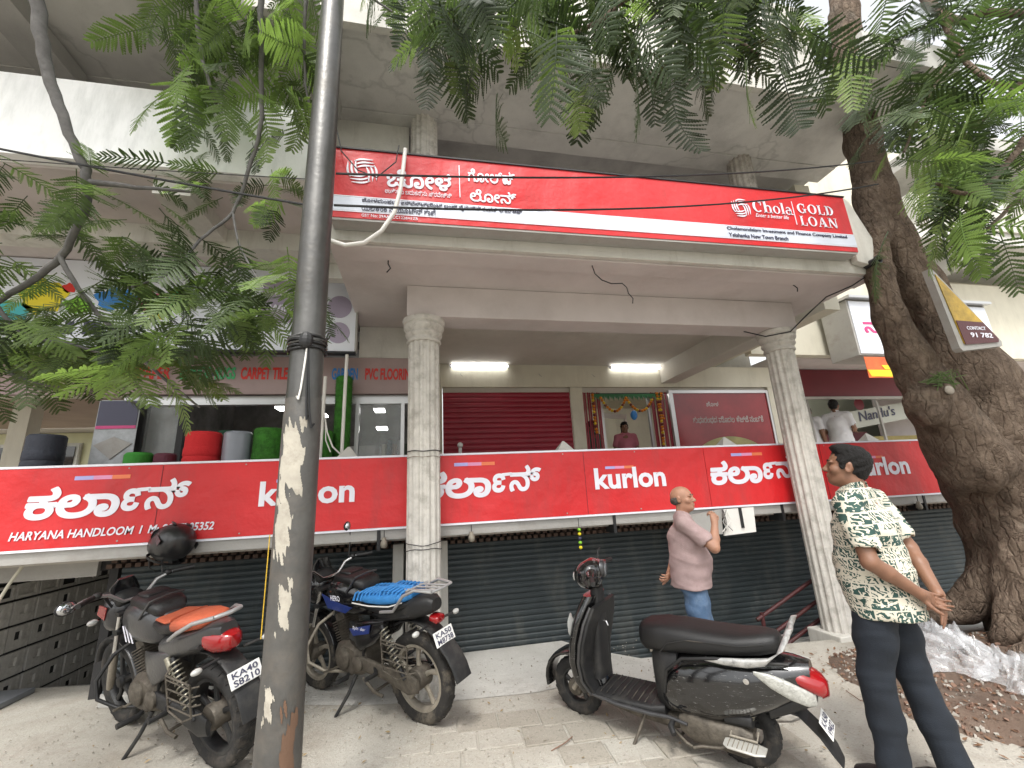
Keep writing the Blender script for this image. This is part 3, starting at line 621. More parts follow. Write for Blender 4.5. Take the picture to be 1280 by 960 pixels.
# nameboard inside the right shop
NS = thing('shop_sign', "pale Nandu's name board leaning inside the right-hand shop", 'sign', (9.6, 6.9, 2.4))
mm = MB(); mm.M = Matrix.Translation((8.2, 7.0, 2.62)) @ Matrix.Rotation(-.13, 4, 'Y'); mm.box(0, 3.4, 0, .04, -.2, .14)
ch('board', mm, mat('pale_board', (.42, .43, .38), .5, var=.05), NS); t_ = text("Nandu's", NS, K['ink'], 0, .95, 0, .2, 0, bold=.01, shear=.2); t_.location = Vector((8.55, 6.99, 2.58))-NS.location; t_.rotation_euler.y = -.13
ch('logo_disc', disc(8.62, 2.93, .12, .12, 6.985), K['maroon'], NS)
PB = MB().box(9.0, 12.5, 7.2, 7.24, 1.5, 2.3); OB('wall_panel', PB, mat('olive_gold_panel', (.25, .20, .06), .6, var=.3, scale=2), tag and None); o = COL.objects[-1]; o.name = 'display_panel'; tag(o, 'olive and gold display panel low in the right-hand shop', 'panel')
# --- tilted plate hanging at the tree
TS = thing('hanging_sign', 'tilted gold and brown contact sign hanging off the big tree trunk', 'sign', (5.3, 3.0, 2.6))
pl = MB().prism([(4.99, 3.50), (5.03, 3.50), (5.63, 2.74), (5.62, 2.69), (5.09, 2.63), (5.06, 2.66)], 3.0, 3.06)
ch('frame', pl, K['metal'], TS)
ch('face', MB().prism([(5.035, 3.44), (5.56, 2.80), (5.56, 2.735), (5.12, 2.70)], 2.992, 2.998), mat('gold_print', (.42, .27, .03), .45, var=.35, scale=9), TS)
ch('brown_field', MB().prism([(5.10, 2.94), (5.44, 2.93), (5.575, 2.76), (5.56, 2.725), (5.125, 2.69)], 2.986, 2.9905), mat('brown_print', (.085, .018, .02), .45, var=.1), TS)
text("CONTACT", TS, K['lett'], 5.20, 5.44, 2.845, 2.88, 2.985, bold=.01); text("91 782", TS, K['lett'], 5.22, 5.50, 2.765, 2.815, 2.985, bold=.02)
_k = 2.72/3.0   # the plate hangs in front of the trunk
for o in TS.children:
    o.location = Vector((TS.location.x*_k+(o.location.x)*_k, 0, 0))
    for v in o.data.vertices: pass
    me = o.data
    for v in me.vertices: v.co = Vector((v.co.x*_k, v.co.y-.28, 1.5+(v.co.z-1.5)*_k))
TS.location = (5.3*_k, 2.72, 1.5+1.1*_k)
for o in TS.children: o.location = -TS.location
# --- poster print and doorway decoration
ch('lettering', text_mesh("ಚೋಳ", 4.72, 4.95, 2.80, 2.88), K['soffit'], post).location.y += 6.397
text("ಶುಭಾರಂಭದ ಮೊದಲ ಹೆಜ್ಜೆ ನಂಬಿಕೆ.", post, K['soffit'], 4.42, 5.78, 2.50, 2.63, 6.398, bold=.01)
e = MB().prism([(5.05+.80*math.cos(q), 1.72+.56*math.sin(q)) for q in [math.pi*k/24 for k in range(25)]], 6.392, 6.399); ch('print_arc', e, mat('poster_pale', (.30, .27, .10), .4, var=.3, scale=4), post)
for x, k_ in ((4.55, 'violet'), (4.85, 'ink'), (5.15, 'green'), (5.45, 'blue'), (5.7, 'ink')): ch('print_figure', disc(x, 1.98, .08, .16, 6.391, 12), K[k_], post)
# ================================================================ VEHICLES
K['rubber'] = mat('tyre_rubber', (.013, .0125, .012), .85, var=.3, scale=14, dirt=(.12, .10, .08), damt=.55, dscale=9, bump=.3, bscale=60)
K['rubdust'] = mat('dusty_tyre_rubber', (.022, .020, .018), .9, var=.3, scale=14, dirt=(.16, .135, .10), damt=.8, dscale=7, bump=.3, bscale=60)
K['blackp'] = mat('black_gloss_paint', (.006, .006, .007), .22, var=.1, bump=0, coat=.7, dirt=(.05, .048, .045), damt=.35, dscale=6)
K['blackm'] = mat('black_matt_plastic', (.012, .012, .0125), .55, var=.15, scale=8, dirt=(.07, .065, .055), damt=.4, dscale=8)
K['seatv'] = mat('black_seat_vinyl', (.0085, .0085, .009), .42, var=.15, scale=10, bump=.35, bscale=180)
K['grime'] = mat('greasy_engine_metal', (.12, .105, .085), .6, .5, var=.35, scale=16, dirt=(.05, .04, .03), damt=.7, dscale=9, bump=.4)
K['dustalloy'] = mat('dusty_alloy', (.30, .27, .22), .6, .4, var=.2, scale=12, dirt=(.16, .13, .10), damt=.6, dscale=8)
K['chrome'] = mat('chrome', (.72, .72, .72), .18, 1, var=.05, bump=0, dirt=(.3, .26, .22), damt=.4, dscale=14)
K['silver'] = mat('silver_paint', (.42, .42, .42), .35, .6, var=.08)
K['greyp'] = mat('gunmetal_body_paint', (.055, .055, .058), .32, .4, var=.1, coat=.4, dirt=(.10, .095, .085), damt=.4, dscale=7)
K['bluep'] = mat('dark_blue_paint', (.012, .03, .16), .3, var=.1, coat=.5)
K['bluecov'] = mat('blue_seat_cover', (.03, .20, .50), .6, var=.12, scale=20, bump=.6, bscale=90)
K['orange'] = mat('orange_seat_vinyl', (.46, .10, .045), .6, var=.1, scale=9, dirt=(.3, .1, .06), damt=.4, dscale=7, bump=.4, bscale=120)
K['redlens'] = mat('red_lens', (.26, .006, .008), .12, var=.1, bump=0, coat=.6)
K['clearlens'] = mat('clear_lens', (.42, .42, .40), .12, var=.1, bump=0, coat=.6)
K['ribclear'] = mat('ribbed_clear_lens', (.36, .36, .33), .15, var=.25, scale=40, bump=.5, bscale=90, coat=.7)
K['orlens'] = mat('orange_lens', (.6, .14, .02), .2, var=0, bump=0)
K['plate'] = mat('number_plate_white', (.70, .70, .68), .45, var=.06, dirt=(.4, .38, .34), damt=.4, dscale=20)
K['spring'] = mat('shock_spring', (.30, .28, .22), .4, .6, var=.2, scale=30)
K['mirror'] = mat('mirror_glass', (.65, .67, .70), .04, 1, var=0, bump=0)
V = Vector
def wheel(veh, x, r, w, rimr, spokes, tyre, rim, drum=.0, name='wheel', y=0, disc_=False):
    tp = [(rimr*.97, -w*.30), (rimr+.012, -w*.42), (r-.035, -w*.5), (r-.012, -w*.42), (r-.002, -w*.2), (r, 0), (r-.002, w*.2), (r-.012, w*.42), (r-.035, w*.5), (rimr+.012, w*.42), (rimr*.97, w*.30)]
    c = bpy.data.objects.new(name, None); COL.objects.link(c); c.parent = veh; c.location = (x, y, r); c.empty_display_size = .05
    t = OB('tyre', MB().lathe(tp, 56, (0, 0, 0), 'y'), tyre, c, smooth=50)
    # tread blocks
    tb = MB()
    for k in range(46):
        q = 2*math.pi*k/46; tb.M = Matrix.Rotation(q, 4, 'Y') @ Matrix.Translation((0, 0, r-.001))
        s_ = 1 if k % 2 else -1; tb.add([(-.008, s_*w*.06, 0), (.008, s_*w*.06, 0), (.010, s_*w*.40, -.010), (-.010, s_*w*.44, -.011), (-.008, s_*w*.06, .004), (.006, s_*w*.06, .004), (.008, s_*w*.40, -.004), (-.010, s_*w*.44, -.006)], [(4, 5, 6, 7), (0, 1, 5, 4), (1, 2, 6, 5), (2, 3, 7, 6), (3, 0, 4, 7)])
    OB('tread', tb, tyre, c, kind='stuff')
    m_ = MB().lathe([(rimr*.97, -w*.30), (rimr*.99, -w*.34), (rimr*.90, -w*.32), (rimr*.86, -w*.18), (rimr*.86, w*.18), (rimr*.90, w*.32), (rimr*.99, w*.34), (rimr*.97, w*.30)], 48, (0, 0, 0), 'y')
    m_.lathe([(0, -w*.45), (.035, -w*.45), (.045, -w*.3), (.045, w*.3), (.035, w*.45), (0, w*.45)], 20, (0, 0, 0), 'y')
    OB('rim', m_, rim, c, smooth=40)
    for k in range(spokes):
        q = 2*math.pi*k/spokes; sp = MB(); sp.M = Matrix.Rotation(q, 4, 'Y')
        sp.loft([((0, 0, .035), (.022, 0, 0), (0, .020, 0), 3), ((.01, 0, rimr*.5), (.014, 0, 0), (0, .013, 0), 3), ((-.004, 0, rimr*.88), (.022, 0, 0), (0, .014, 0), 3)], 8)
        OB('spoke', sp, rim, c, smooth=40)
    if drum: OB('brake_drum', MB().lathe([(0, -.055), (drum*.9, -.055), (drum, -.045), (drum, .045), (drum*.9, .06), (drum*.55, .07), (0, .07)], 28, (0, 0, 0), 'y'), K['grime'], c, smooth=30)
    if disc_: OB('brake_disc', MB().lathe([(.05, -.06), (.12, -.06), (.12, -.056), (.05, -.056)], 36, (0, 0, 0), 'y'), K['chrome'], c)
    return c
def spring(p0, p1, r=.03, turns=9, wr=.0055):
    p0, p1 = V(p0), V(p1); ax = (p1-p0).normalized(); a = ax.orthogonal().normalized(); b = ax.cross(a); n = turns*12
    return [p0+(p1-p0)*(i/n)+(a*math.cos(2*math.pi*i/12)+b*math.sin(2*math.pi*i/12))*r for i in range(n+1)], wr
def plate(veh, l1, l2, c, pitch, w=.185, h=.092, rz=math.pi/2):
    """number plate facing backwards (-x)"""
    g = OB('number_plate', MB().box(-w/2, w/2, 0, .004, -h/2, h/2), K['plate'], veh, bev=.002); g.location = c
    g.rotation_euler = Euler((pitch, 0, -math.pi/2)); 
    for s_, z0, z1 in ((l1, .004, h*.40), (l2, -h*.42, -.004)):
        m_ = text_mesh(s_, -w*.40, w*.40, z0, z1, bold=.02); m_.materials.append(K['ink'])
        t = OB('lettering', m_, None, g); t.location.y = -.002
    return g
def mirror(veh, base, tip, rx=.055, rz=.042, yaw=0):
    base, tip = V(base), V(tip); mid = (base+tip)/2+V((0, 0, .02))
    m_ = OB('mirror', MB().ell((0, 0, 0), (.018, rx, rz), 18, 10), K['blackm'], veh, smooth=True); m_.location = tip; m_.rotation_euler = (0, .15, yaw)
    OB('mirror_glass', MB().lathe([(0, 0), (.8*rz, 0)], 20, (-.0185, 0, 0), 'x'), K['mirror'], m_).scale = (1, rx/rz, 1)
    OB('mirror_stem', MB().tube([base, mid, tip], .0055, 8), K['blackm'], veh, smooth=True)
def motorbike(label, cfg, loc, heading, lean, steer=0):
    T = thing('motorbike', label, 'motorbike', loc, heading, lean=lean)
    X0, X1, r = -.62, .62, .300
    def P(n, mb_, m_, par=None, **k): return OB(n, mb_, m_, par or T, smooth=k.pop('smooth', 40), **k)
    rw, fw = cfg['rear_w'], cfg['front_w']
    wheel(T, X0, r, rw, .222, cfg['spokes'], cfg['tyre'], cfg['rim'], drum=.075)
    wheel(T, X1, r, fw, .228, cfg['spokes'], cfg['tyre'], cfg['rim'], drum=0 if cfg.get('disc') else .06, disc_=cfg.get('disc', False))
    hd_ = V((.36, 0, .86))  # steering head
    # fork
    for s in (1, -1):
        y = s*.085
        P('fork_tube', MB().tube([(.385, y, .83), (.52, y, .52)], .0165, 12), K['chrome']); P('fork_slider', MB().tube([(.515, y, .54), (.53, y, .50), (.60, y, .335), (.625, y, .285)], [.022, .025, .024, .018], 12), cfg.get('fork', K['grime']))
    P('fork_clamp', MB().loft([((.375, -.105, .845), (.035, 0, .0), (0, 0, .016), 3), ((.375, .105, .845), (.035, 0, 0), (0, 0, .016), 3)], 12), K['blackm'])
    P('fork_clamp', MB().loft([((.43, -.105, .71), (.035, 0, 0), (0, 0, .018), 3), ((.43, .105, .71), (.035, 0, 0), (0, 0, .018), 3)], 12), K['blackm'])
    # front mudguard: curved shell over the wheel
    fm = MB(); secs = []
    for i in range(15):
        q = R_(-28+i*12.5)+math.pi/2-.1; q = R_(20+i*11); R = r+.03
        secs.append(((X1+R*math.cos(q), 0, r+R*math.sin(q)), (0, .058+.006*math.sin(i*.4), 0), (.010*math.cos(q), 0, .010*math.sin(q)), 3))
    fm.loft(secs, 14); P('front_mudguard', fm, cfg['guard'])
    # frame
    P('frame_tube', MB().tube([(.36, 0, .84), (.28, 0, .60), (.22, 0, .38), (.10, 0, .27), (-.12, 0, .27)], .019, 10), K['blackm'])
    P('frame_tube', MB().tube([(.33, 0, .80), (0, 0, .70), (-.25, 0, .66)], .022, 10), K['blackm'])
    for s in (1, -1): P('frame_tube', MB().tube([(-.10, s*.09, .30), (-.16, s*.10, .50), (-.24, s*.10, .66), (-.66, s*.095, .74)], .013, 8), K['blackm'])
    # engine
    P('crankcase', MB().loft([((.02, -.13, .37), (.15, 0, 0), (0, 0, .10), 3.2), ((.02, -.09, .37), (.18, 0, 0), (0, 0, .115), 3.2), ((.02, .09, .37), (.18, 0, 0), (0, 0, .115), 3.2), ((.03, .135, .37), (.13, 0, 0), (0, 0, .09), 2.6)], 22), K['grime'])
    P('engine_cover', MB().lathe([(0, .165), (.06, .162), (.078, .150), (.080, .12)], 26, (.06, 0, .38), 'y'), K['grime'])
    P('engine_cover', MB().lathe([(0, .150), (.04, .148), (.055, .138), (.056, .12)], 26, (-.10, 0, .36), 'y'), K['grime'])
    fn = MB(); fn.M = Matrix.Translation((.12, 0, .47)) @ Matrix.Rotation(.38, 4, 'Y')
    for i in range(9): fn.box(-.075, .075, -.085, .085, i*.019, i*.019+.007)
    P('cooling_fins', fn, K['grime'], smooth=False, kind='stuff'); cy = MB(); cy.M = fn.M; cy.box(-.055, .055, -.062, .062, -.05, .21); P('cylinder', cy, K['grime'], bev=.006)
    P('carburettor', MB().lathe([(.0, -.04), (.03, -.04), (.032, .04), (.0, .04)], 14, (-.02, .03, .53), 'x').ell((-.03, .05, .50), (.03, .03, .035), 12, 8), K['dustalloy'])
    P('exhaust_pipe', MB().tube([(.17, -.04, .46), (.24, -.07, .40), (.22, -.11, .28), (.05, -.14, .24), (-.25, -.15, .25)], .018, 10), K['chrome'])
    P('silencer', MB().tube([(-.22, -.15, .25), (-.30, -.155, .26), (-.72, -.165, .31), (-.76, -.166, .315)], [.022, .042, .046, .03], 16), K['chrome'])
    # chain case and swing arm
    P('chain_case', MB().loft([((-.08, .105, .36), (0, .018, 0), (0, 0, .055), 3), ((-.35, .105, .335), (0, .02, 0), (0, 0, .045), 3), ((-.60, .105, .30), (0, .022, 0), (0, 0, .075), 2.4), ((-.70, .105, .295), (0, .014, 0), (0, 0, .045), 2.2)], 16), cfg.get('chaincase', K['grime']))
    for s in (1, -1): P('swing_arm', MB().tube([(-.14, s*.085, .34), (-.62, s*.085, .295), (-.68, s*.085, .29)], [.017, .017, .012], 8, flat=1), K['blackm'])
    for s in (1, -1):
        y = s*.125; p0, p1 = (-.40, y, .66), (-.60, y, .33)
        P('shock_absorber', MB().tube([p0, p1], .016, 10), K['blackm']); pts, wr = spring((-.415, y, .635), (-.565, y, .39), .029, 10, .0055); P('shock_spring', MB().tube(pts, wr, 6), K['spring'])
        if s > 0 and cfg.get('canister'): P('shock_canister', MB().tube([(-.36, y+.01, .66), (-.43, y+.01, .55)], .018, 10), K['spring'])
    # crash guard, foot pegs, gear lever, side stand, brake
    if cfg.get('crash'):
        for s in (1, -1): P('crash_bar', MB().tube([(.27, s*.05, .66), (.33, s*.15, .60), (.36, s*.24, .47), (.33, s*.25, .36), (.24, s*.18, .28), (.13, s*.08, .25)], .012, 10), cfg['crash'])
    for s in (1, -1):
        P('foot_peg', MB().tube([(.02, s*.12, .275), (-.02, s*.17, .27), (-.02, s*.28, .275)], [.010, .018, .017], 10), K['blackm']); P('rear_foot_peg', MB().tube([(-.26, s*.10, .36), (-.33, s*.15, .335), (-.33, s*.24, .34)], [.012, .016, .015], 10), K['blackm'])
    P('foot_rest_bar', MB().tube([(.0, -.12, .27), (.0, .12, .27)], .014, 8), K['grime']); P('gear_lever', MB().tube([(.08, .15, .33), (.15, .17, .30), (.19, .17, .29), (.19, .22, .295)], .008, 8), K['grime'])
    h = cfg.get('stand', .24)
    P('side_stand', MB().tube([(-.04, .10, .26), (-.02, .17, .15), (.03, .245, .035+0*h), (.035, .25, .012)], [.013, .012, .012, .014], 8), K['blackm']); P('stand_foot', MB().tube([(-.0, .25, .018), (.075, .262, .010)], [.018, .014], 8), K['grime'])
    P('main_stand', MB().tube([(-.12, .10, .25), (-.26, .12, .19), (-.34, .11, .17)], .012, 8).tube([(-.12, -.10, .25), (-.26, -.12, .19), (-.34, -.11, .17)], .012, 8).tube([(-.26, .12, .19), (-.26, -.12, .19)], .01, 8), K['grime'])
    # tank
    tk = [(.30, .05, .80, .86, 2.4), (.27, .105, .73, .905, 2.5), (.20, .14, .69, .945, 2.5), (.08, .148, .67, .955, 2.6), (-.05, .130, .665, .93, 2.6), (-.15, .100, .67, .885, 2.4), (-.19, .06, .69, .85, 2.3)]
    P('fuel_tank', MB().sloft(tk, 28), cfg['tank'], smooth=60); P('filler_cap', MB().lathe([(0, .965), (.03, .965), (.034, .958), (.034, .94)], 20, (.10, 0, 0)), K['chrome'])
    if cfg.get('tankstripe'):
        for s in (1,):
            st = MB(); f_ = lambda x, z: (x, s*(.149-.35*(x-.08)**2*2-.5*max(0, z-.83)**1.2), z)
            st.prism([(.27, .835), (.05, .78), (-.10, .76), (-.02, .715), (.20, .735)], .1445, .1505); P('tank_decal', st, cfg['tankstripe'])
            t = text_mesh("HERO", .02, .14, .795, .835, bold=.02, shear=-.2); 
            for v in t.vertices: v.co.x = .16-v.co.x; 
            t.materials.append(K['lett']); OB('lettering', t, None, T).location = (.02, .1515, 0)
    if cfg.get('tankbag'):
        P('tank_bag', MB().sloft([(.19, .085, .90, .972, 3.5), (.16, .105, .90, .985, 3.5), (-.02, .115, .90, .975, 3.5), (-.13, .10, .86, .945, 3.5), (-.16, .08, .86, .92, 3)], 22), K['seatv'], smooth=50)
        P('bag_pocket', MB().sloft([(.15, .06, .97, .995, 4), (.13, .075, .97, 1.0, 4), (.03, .075, .97, .995, 4), (.01, .06, .965, .985, 4)], 16), K['seatv'], smooth=50); P('bag_strap', MB().tube([(-.10, -.10, .965), (-.12, .0, .98), (-.10, .10, .965), (-.02, .135, .86)], .008, 6), K['greyp'])
    # side panel
    for s in (1, -1): P('side_panel', MB().loft([((-.03, s*.10, .55), (.05, 0, .01), (0, 0, .09), 3), ((-.16, s*.125, .56), (0, .025, 0), (0, 0, .105), 3), ((-.30, s*.115, .60), (0, .02, 0), (0, 0, .08), 3), ((-.40, s*.10, .65), (0, .012, 0), (0, 0, .035), 2.5)], 18), cfg['panel'], smooth=50)
    if cfg.get('paneldecal'):
        P('panel_decal', MB().prism([(-.06, .61), (-.30, .66), (-.28, .60), (-.10, .565)], .145, .152), cfg['paneldecal']); t = text_mesh("Splendor", 0, .15, .0, .03, bold=.01, shear=.2)
        for v in t.vertices: v.co.x = -.10-v.co.x; v.co.z += .605
        t.materials.append(K['lett']); OB('lettering', t, None, T).location.y = .153
    # seat
    for nm, secs, m_ in cfg['seat']: P(nm, MB().sloft(secs, 26), m_, smooth=60)
    if cfg.get('seatquilt'):
        for i in range(13):
            x = -.12-i*.042; zt = .862-.02*math.sin((x+.12)*4)+(.02 if x < -.38 else 0)
            c_ = [(x+.02, -.125, zt-.055), (x+.012, -.11, zt-.008), (x, -.05, zt+.002), (x-.03, 0, zt+.004), (x, .05, zt+.002), (x+.012, .11, zt-.008), (x+.02, .128, zt-.055)]
            P('seat_pleat', MB().tube(c_, .009, 8), cfg['seatquilt'])
        P('seat_piping', MB().tube([(-.10, .142, .795), (-.3, .146, .79), (-.5, .138, .80), (-.62, .12, .83)], .005, 6), K['pvc'])
    # tail and rear mudguard
    P('tail_cowl', MB().sloft(cfg['tail'], 22), cfg['tailm'], smooth=55)
    rmg = MB(); secs = []
    for i in range(11):
        q = R_(62+i*cfg.get('mgstep', 11)); R = r+.055+(.05*(.3 if cfg.get('tailx') else 1) if i > 7 else 0)*((i-7)/3)
        secs.append(((X0+R*math.cos(q), 0, r+.03+R*math.sin(q)), (0, .062+.012*(i > 6), 0), (.008*math.cos(q), 0, .008*math.sin(q)), 4))
    rmg.loft(secs, 14); P('rear_mudguard', rmg, K['blackm'])
    P('tail_light', MB().sloft(cfg['taillight'], 18), K['redlens'], smooth=50)
    gr = cfg['rail']
    for s in (1, -1): P('grab_rail', MB().tube([(p[0], s*p[1], p[2]) for p in gr], cfg.get('railr', .011), 10), K['silver'])
    if cfg.get('carrier'):
        xe, ze = gr[-1][0], gr[-1][2]
        for y in (-.06, 0, .06): P('carrier_bar', MB().tube([(-.60, y, .90), (xe, y*.9, ze)], .007, 8), K['silver'])
        P('carrier_bar', MB().tube([(-.66, -.11, .905), (-.66, .11, .905)], .008, 8), K['silver']); P('carrier_bar', MB().tube([(xe, -.10, ze), (xe-.012, 0, ze), (xe, .10, ze)], .009, 8), K['silver'])
    else: P('grab_rail', MB().tube([(gr[-1][0], -gr[-1][1], gr[-1][2]), (gr[-1][0]-.03, 0, gr[-1][2]+.004), gr[-1]], cfg.get('railr', .011), 10), K['silver'])
    for s in (1, -1):
        P('indicator_stem', MB().tube([(-.80, s*.07, .68), (-.82, s*.17, .68)], .009, 8), K['blackm']); P('indicator', MB().ell((-.825, s*.20, .68), (.020, .030, .018), 14, 8), K['clearlens'])
        P('indicator', MB().ell((.46, s*.21, .83), (.022, .032, .02), 14, 8), K['orlens'] if cfg.get('crash') is not K['blackm'] else K['clearlens'])
    plate(T, cfg['plate'][0], cfg['plate'][1], cfg['platepos'], cfg.get('platepitch', -.45))
    # saree guard cage on the left
    for z in (.58, .53, .48, .43): P('guard_rung', MB().tube([(-.42, .145, z), (-.46, .19, z-.004), (-.70, .185, z-.02), (-.74, .15, z-.02)], .0045, 6), K['grime'])
    P('guard_frame', MB().tube([(-.42, .145, .62), (-.46, .19, .60), (-.46, .19, .40), (-.60, .188, .36), (-.70, .186, .40), (-.71, .186, .58), (-.46, .19, .60)], .006, 8), K['grime'])
    # head: bars, grips, levers, speedo, headlamp
    H = bpy.data.objects.new('handlebar', None); COL.objects.link(H); H.parent = T; H.location = (.37, 0, .87); H.rotation_euler = (0, 0, steer)
    hb = [(0, 0, .05), (.0, .07, .055), (.0, .15, .13), (-.02, .24, .155), (-.10, .36, .15)]
    OB('handlebar_tube', MB().tube([(p[0], -p[1], p[2]) for p in hb[::-1]]+hb[1:], .0115, 12), cfg.get('bar', K['chrome']), H, smooth=True)
    for s in (1, -1):
        OB('grip', MB().tube([(-.02, s*.25, .155), (-.10, s*.365, .15)], .0175, 12), K['blackm'], H, smooth=True); OB('switch_box', MB().ell((-.012, s*.225, .155), (.025, .028, .024), 12, 8), K['blackm'], H, smooth=True)
        OB('lever', MB().tube([(.02, s*.22, .155), (.03, s*.27, .15), (-.02, s*.36, .14)], .006, 8), K['silver'], H, smooth=True)
    mr = cfg['mirrors']
    for s, tip in mr:
        m1 = OB('mirror', MB().ell((0, 0, 0), (.016, .062, .046), 18, 10), K['blackm'], H, smooth=True); m1.location = tip; m1.rotation_euler = (0, 0, cfg.get('miryaw', 0))
        OB('mirror_stem', MB().tube([(0, s*.19, .16), (.0+tip[0]*.4, s*.22, .16+(tip[2]-.16)*.6), tip], .006, 8), K['blackm'], H, smooth=True)
        mg_ = MB().ell((0, 0, 0), (.016, .054, .039), 18, 10); mg_.M = None
        g2 = OB('mirror_glass', mg_, K['mirror'], H, smooth=True); g2.location = V(tip)+V((-.0045*math.cos(cfg.get('miryaw', 0)), -.0045*math.sin(cfg.get('miryaw', 0)), 0)); g2.rotation_euler = (0, 0, cfg.get('miryaw', 0))
    OB('speedometer', MB().sloft([(.02, .06, .03, .06, 3), (.05, .085, .0, .10, 3), (.10, .085, -.02, .115, 3), (.13, .05, -.02, .10, 3)], 18), K['blackm'], H, smooth=50)
    OB('headlamp_cowl', MB().sloft([(.03, .05, -.06, .02, 2.6), (.08, .115, -.15, .07, 2.8), (.15, .125, -.17, .09, 2.8), (.21, .10, -.16, .04, 2.6), (.24, .06, -.13, -.01, 2.4)], 24), cfg['cowl'], H, smooth=50)
    OB('headlamp', MB().sloft([(.20, .09, -.14, -.01, 2.6), (.235, .075, -.13, -.02, 2.6), (.25, .04, -.10, -.04, 2.4)], 18), K['clearlens'], H, smooth=50)
    OB('windscreen', MB().loft([((.12, 0, .09), (.0, .10, 0), (.02, 0, .006), 3), ((.12, 0, .15), (0, .085, 0), (.015, 0, .005), 3), ((.09, 0, .20), (0, .05, 0), (.01, 0, .004), 3)], 16), K['blackp'], H, smooth=50)
    if cfg.get('cowldecal'): OB('cowl_decal', MB().prism([(.09, .03), (.17, .045), (.21, -.02), (.13, -.06)], .1215, .1275), cfg['cowldecal'], H)
    for k_ in range(3): OB('cable', MB().tube([(.0, .18-.02*k_, .14), (.08, .14, .10+.02*k_), (.08, .08, -.02), (-.03, .05, -.15)], .0045, 6), K['cable'], H, smooth=True)
    return T, H
seatA = [('seat', [(-.10, .06, .80, .84, 2.6), (-.14, .105, .79, .855, 2.8), (-.26, .135, .775, .855, 3), (-.38, .142, .775, .862, 3), (-.45, .14, .785, .885, 3), (-.58, .125, .80, .90, 3), (-.68, .09, .82, .895, 2.8), (-.71, .05, .835, .885, 2.5)], K['seatv'])]
bikeB = dict(rear_w=.085, front_w=.075, spokes=5, tyre=K['rubdust'], rim=K['dustalloy'], guard=K['blackp'], tank=K['blackp'], tankstripe=K['bluep'], tankbag=True, panel=K['blackp'], paneldecal=K['bluep'],
    crash=K['dustalloy'], seat=[('seat_base', [(-.10, .06, .76, .80, 2.6), (-.14, .11, .74, .80, 3), (-.38, .145, .73, .80, 3), (-.6, .125, .77, .83, 3), (-.68, .08, .80, .84, 2.6)], K['seatv']), ('seat', [(-.10, .06, .79, .83, 2.6), (-.13, .11, .785, .85, 3), (-.26, .138, .785, .86, 3), (-.40, .146, .79, .872, 3), (-.52, .138, .80, .888, 3), (-.62, .115, .82, .89, 2.8), (-.66, .07, .83, .88, 2.5)], K['bluecov'])], seatquilt=K['bluecov'],
    tail=[(-.35, .11, .68, .76, 3), (-.5, .115, .68, .80, 3), (-.66, .10, .70, .85, 3), (-.80, .07, .74, .86, 3), (-.84, .05, .76, .84, 2.5)], tailm=K['blackm'], taillight=[(-.80, .045, .69, .74, 3), (-.855, .05, .68, .735, 3), (-.87, .035, .69, .73, 3)],
    rail=[(-.42, .145, .76), (-.56, .15, .78), (-.66, .14, .885), (-.76, .125, .925), (-.90, .10, .915)], carrier=True, plate=("KA50", "M8738"), platepos=(-.885, 0, .60), platepitch=-.35, mgstep=11.5,
    mirrors=((1, (.04, .30, .36)), (-1, (.0, -.22, .42))), cowl=K['blackp'], cowldecal=K['redlens'])
hB = math.atan2(.66, -.66)
MBK, HB = motorbike('dark blue motorbike with a blue pleated seat cover and rear carrier rack', bikeB, (-.43, 4.0, 0), hB, -.13)
bikeA = dict(rear_w=.12, front_w=.085, spokes=5, disc=True, tyre=K['rubber'], rim=K['blackm'], fork=K['dustalloy'], guard=K['greyp'], tank=K['greyp'], tankbag=True, panel=K['greyp'], canister=True,
    crash=K['blackm'], chaincase=K['blackm'], seat=[('seat', [(-.10, .07, .79, .84, 2.6), (-.14, .11, .78, .855, 3), (-.26, .13, .77, .85, 3), (-.36, .135, .78, .87, 3), (-.40, .12, .80, .865, 3)], K['seatv']), ('seat_pad', [(-.12, .05, .845, .858, 3), (-.16, .10, .845, .864, 3.4), (-.32, .12, .845, .868, 3.4), (-.37, .11, .85, .885, 3.4)], K['orange']), ('pillion_seat', [(-.375, .10, .81, .86, 3), (-.40, .13, .80, .885, 3.2), (-.52, .125, .81, .90, 3.2), (-.64, .10, .83, .905, 3), (-.68, .06, .85, .89, 2.6)], K['orange'])],
    tail=[(-.22, .12, .62, .75, 3), (-.4, .128, .63, .80, 3), (-.58, .11, .68, .84, 3), (-.74, .075, .74, .87, 3), (-.80, .05, .77, .86, 2.6)], tailm=K['greyp'], taillight=[(-.68, .095, .70, .83, 2.6), (-.75, .092, .69, .825, 2.6), (-.82, .062, .70, .81, 2.4), (-.85, .03, .72, .79, 2.2)],
    rail=[(-.42, .145, .78), (-.52, .15, .83), (-.66, .125, .89), (-.80, .075, .915)], railr=.013, plate=("KA40", "S8210"), tailx=1, platepos=(-.93, 0, .575), platepitch=-.35, mgstep=11.5,
    mirrors=((1, (.10, .34, .12)), (-1, (.12, -.32, .30))), cowl=K['greyp'], cowldecal=K['redlens'], bar=K['silver'])
hA = math.atan2(.93, -1.08)
BKA, HA = motorbike('grey motorbike with an orange seat, leftmost of the parked bikes', bikeA, (-1.69, 3.85, 0), hA, -.19, steer=.12)
BKA.scale = (1.05, 1.0, 1.0)
# white flank stripes on the grey bike
for i in range(3): OB('flank_stripe', MB().prism([(.20-i*.04, .80), (.185-i*.04, .80), (.15-i*.045, .70), (.165-i*.045, .70)], .140, .1425), K['lett'], BKA)
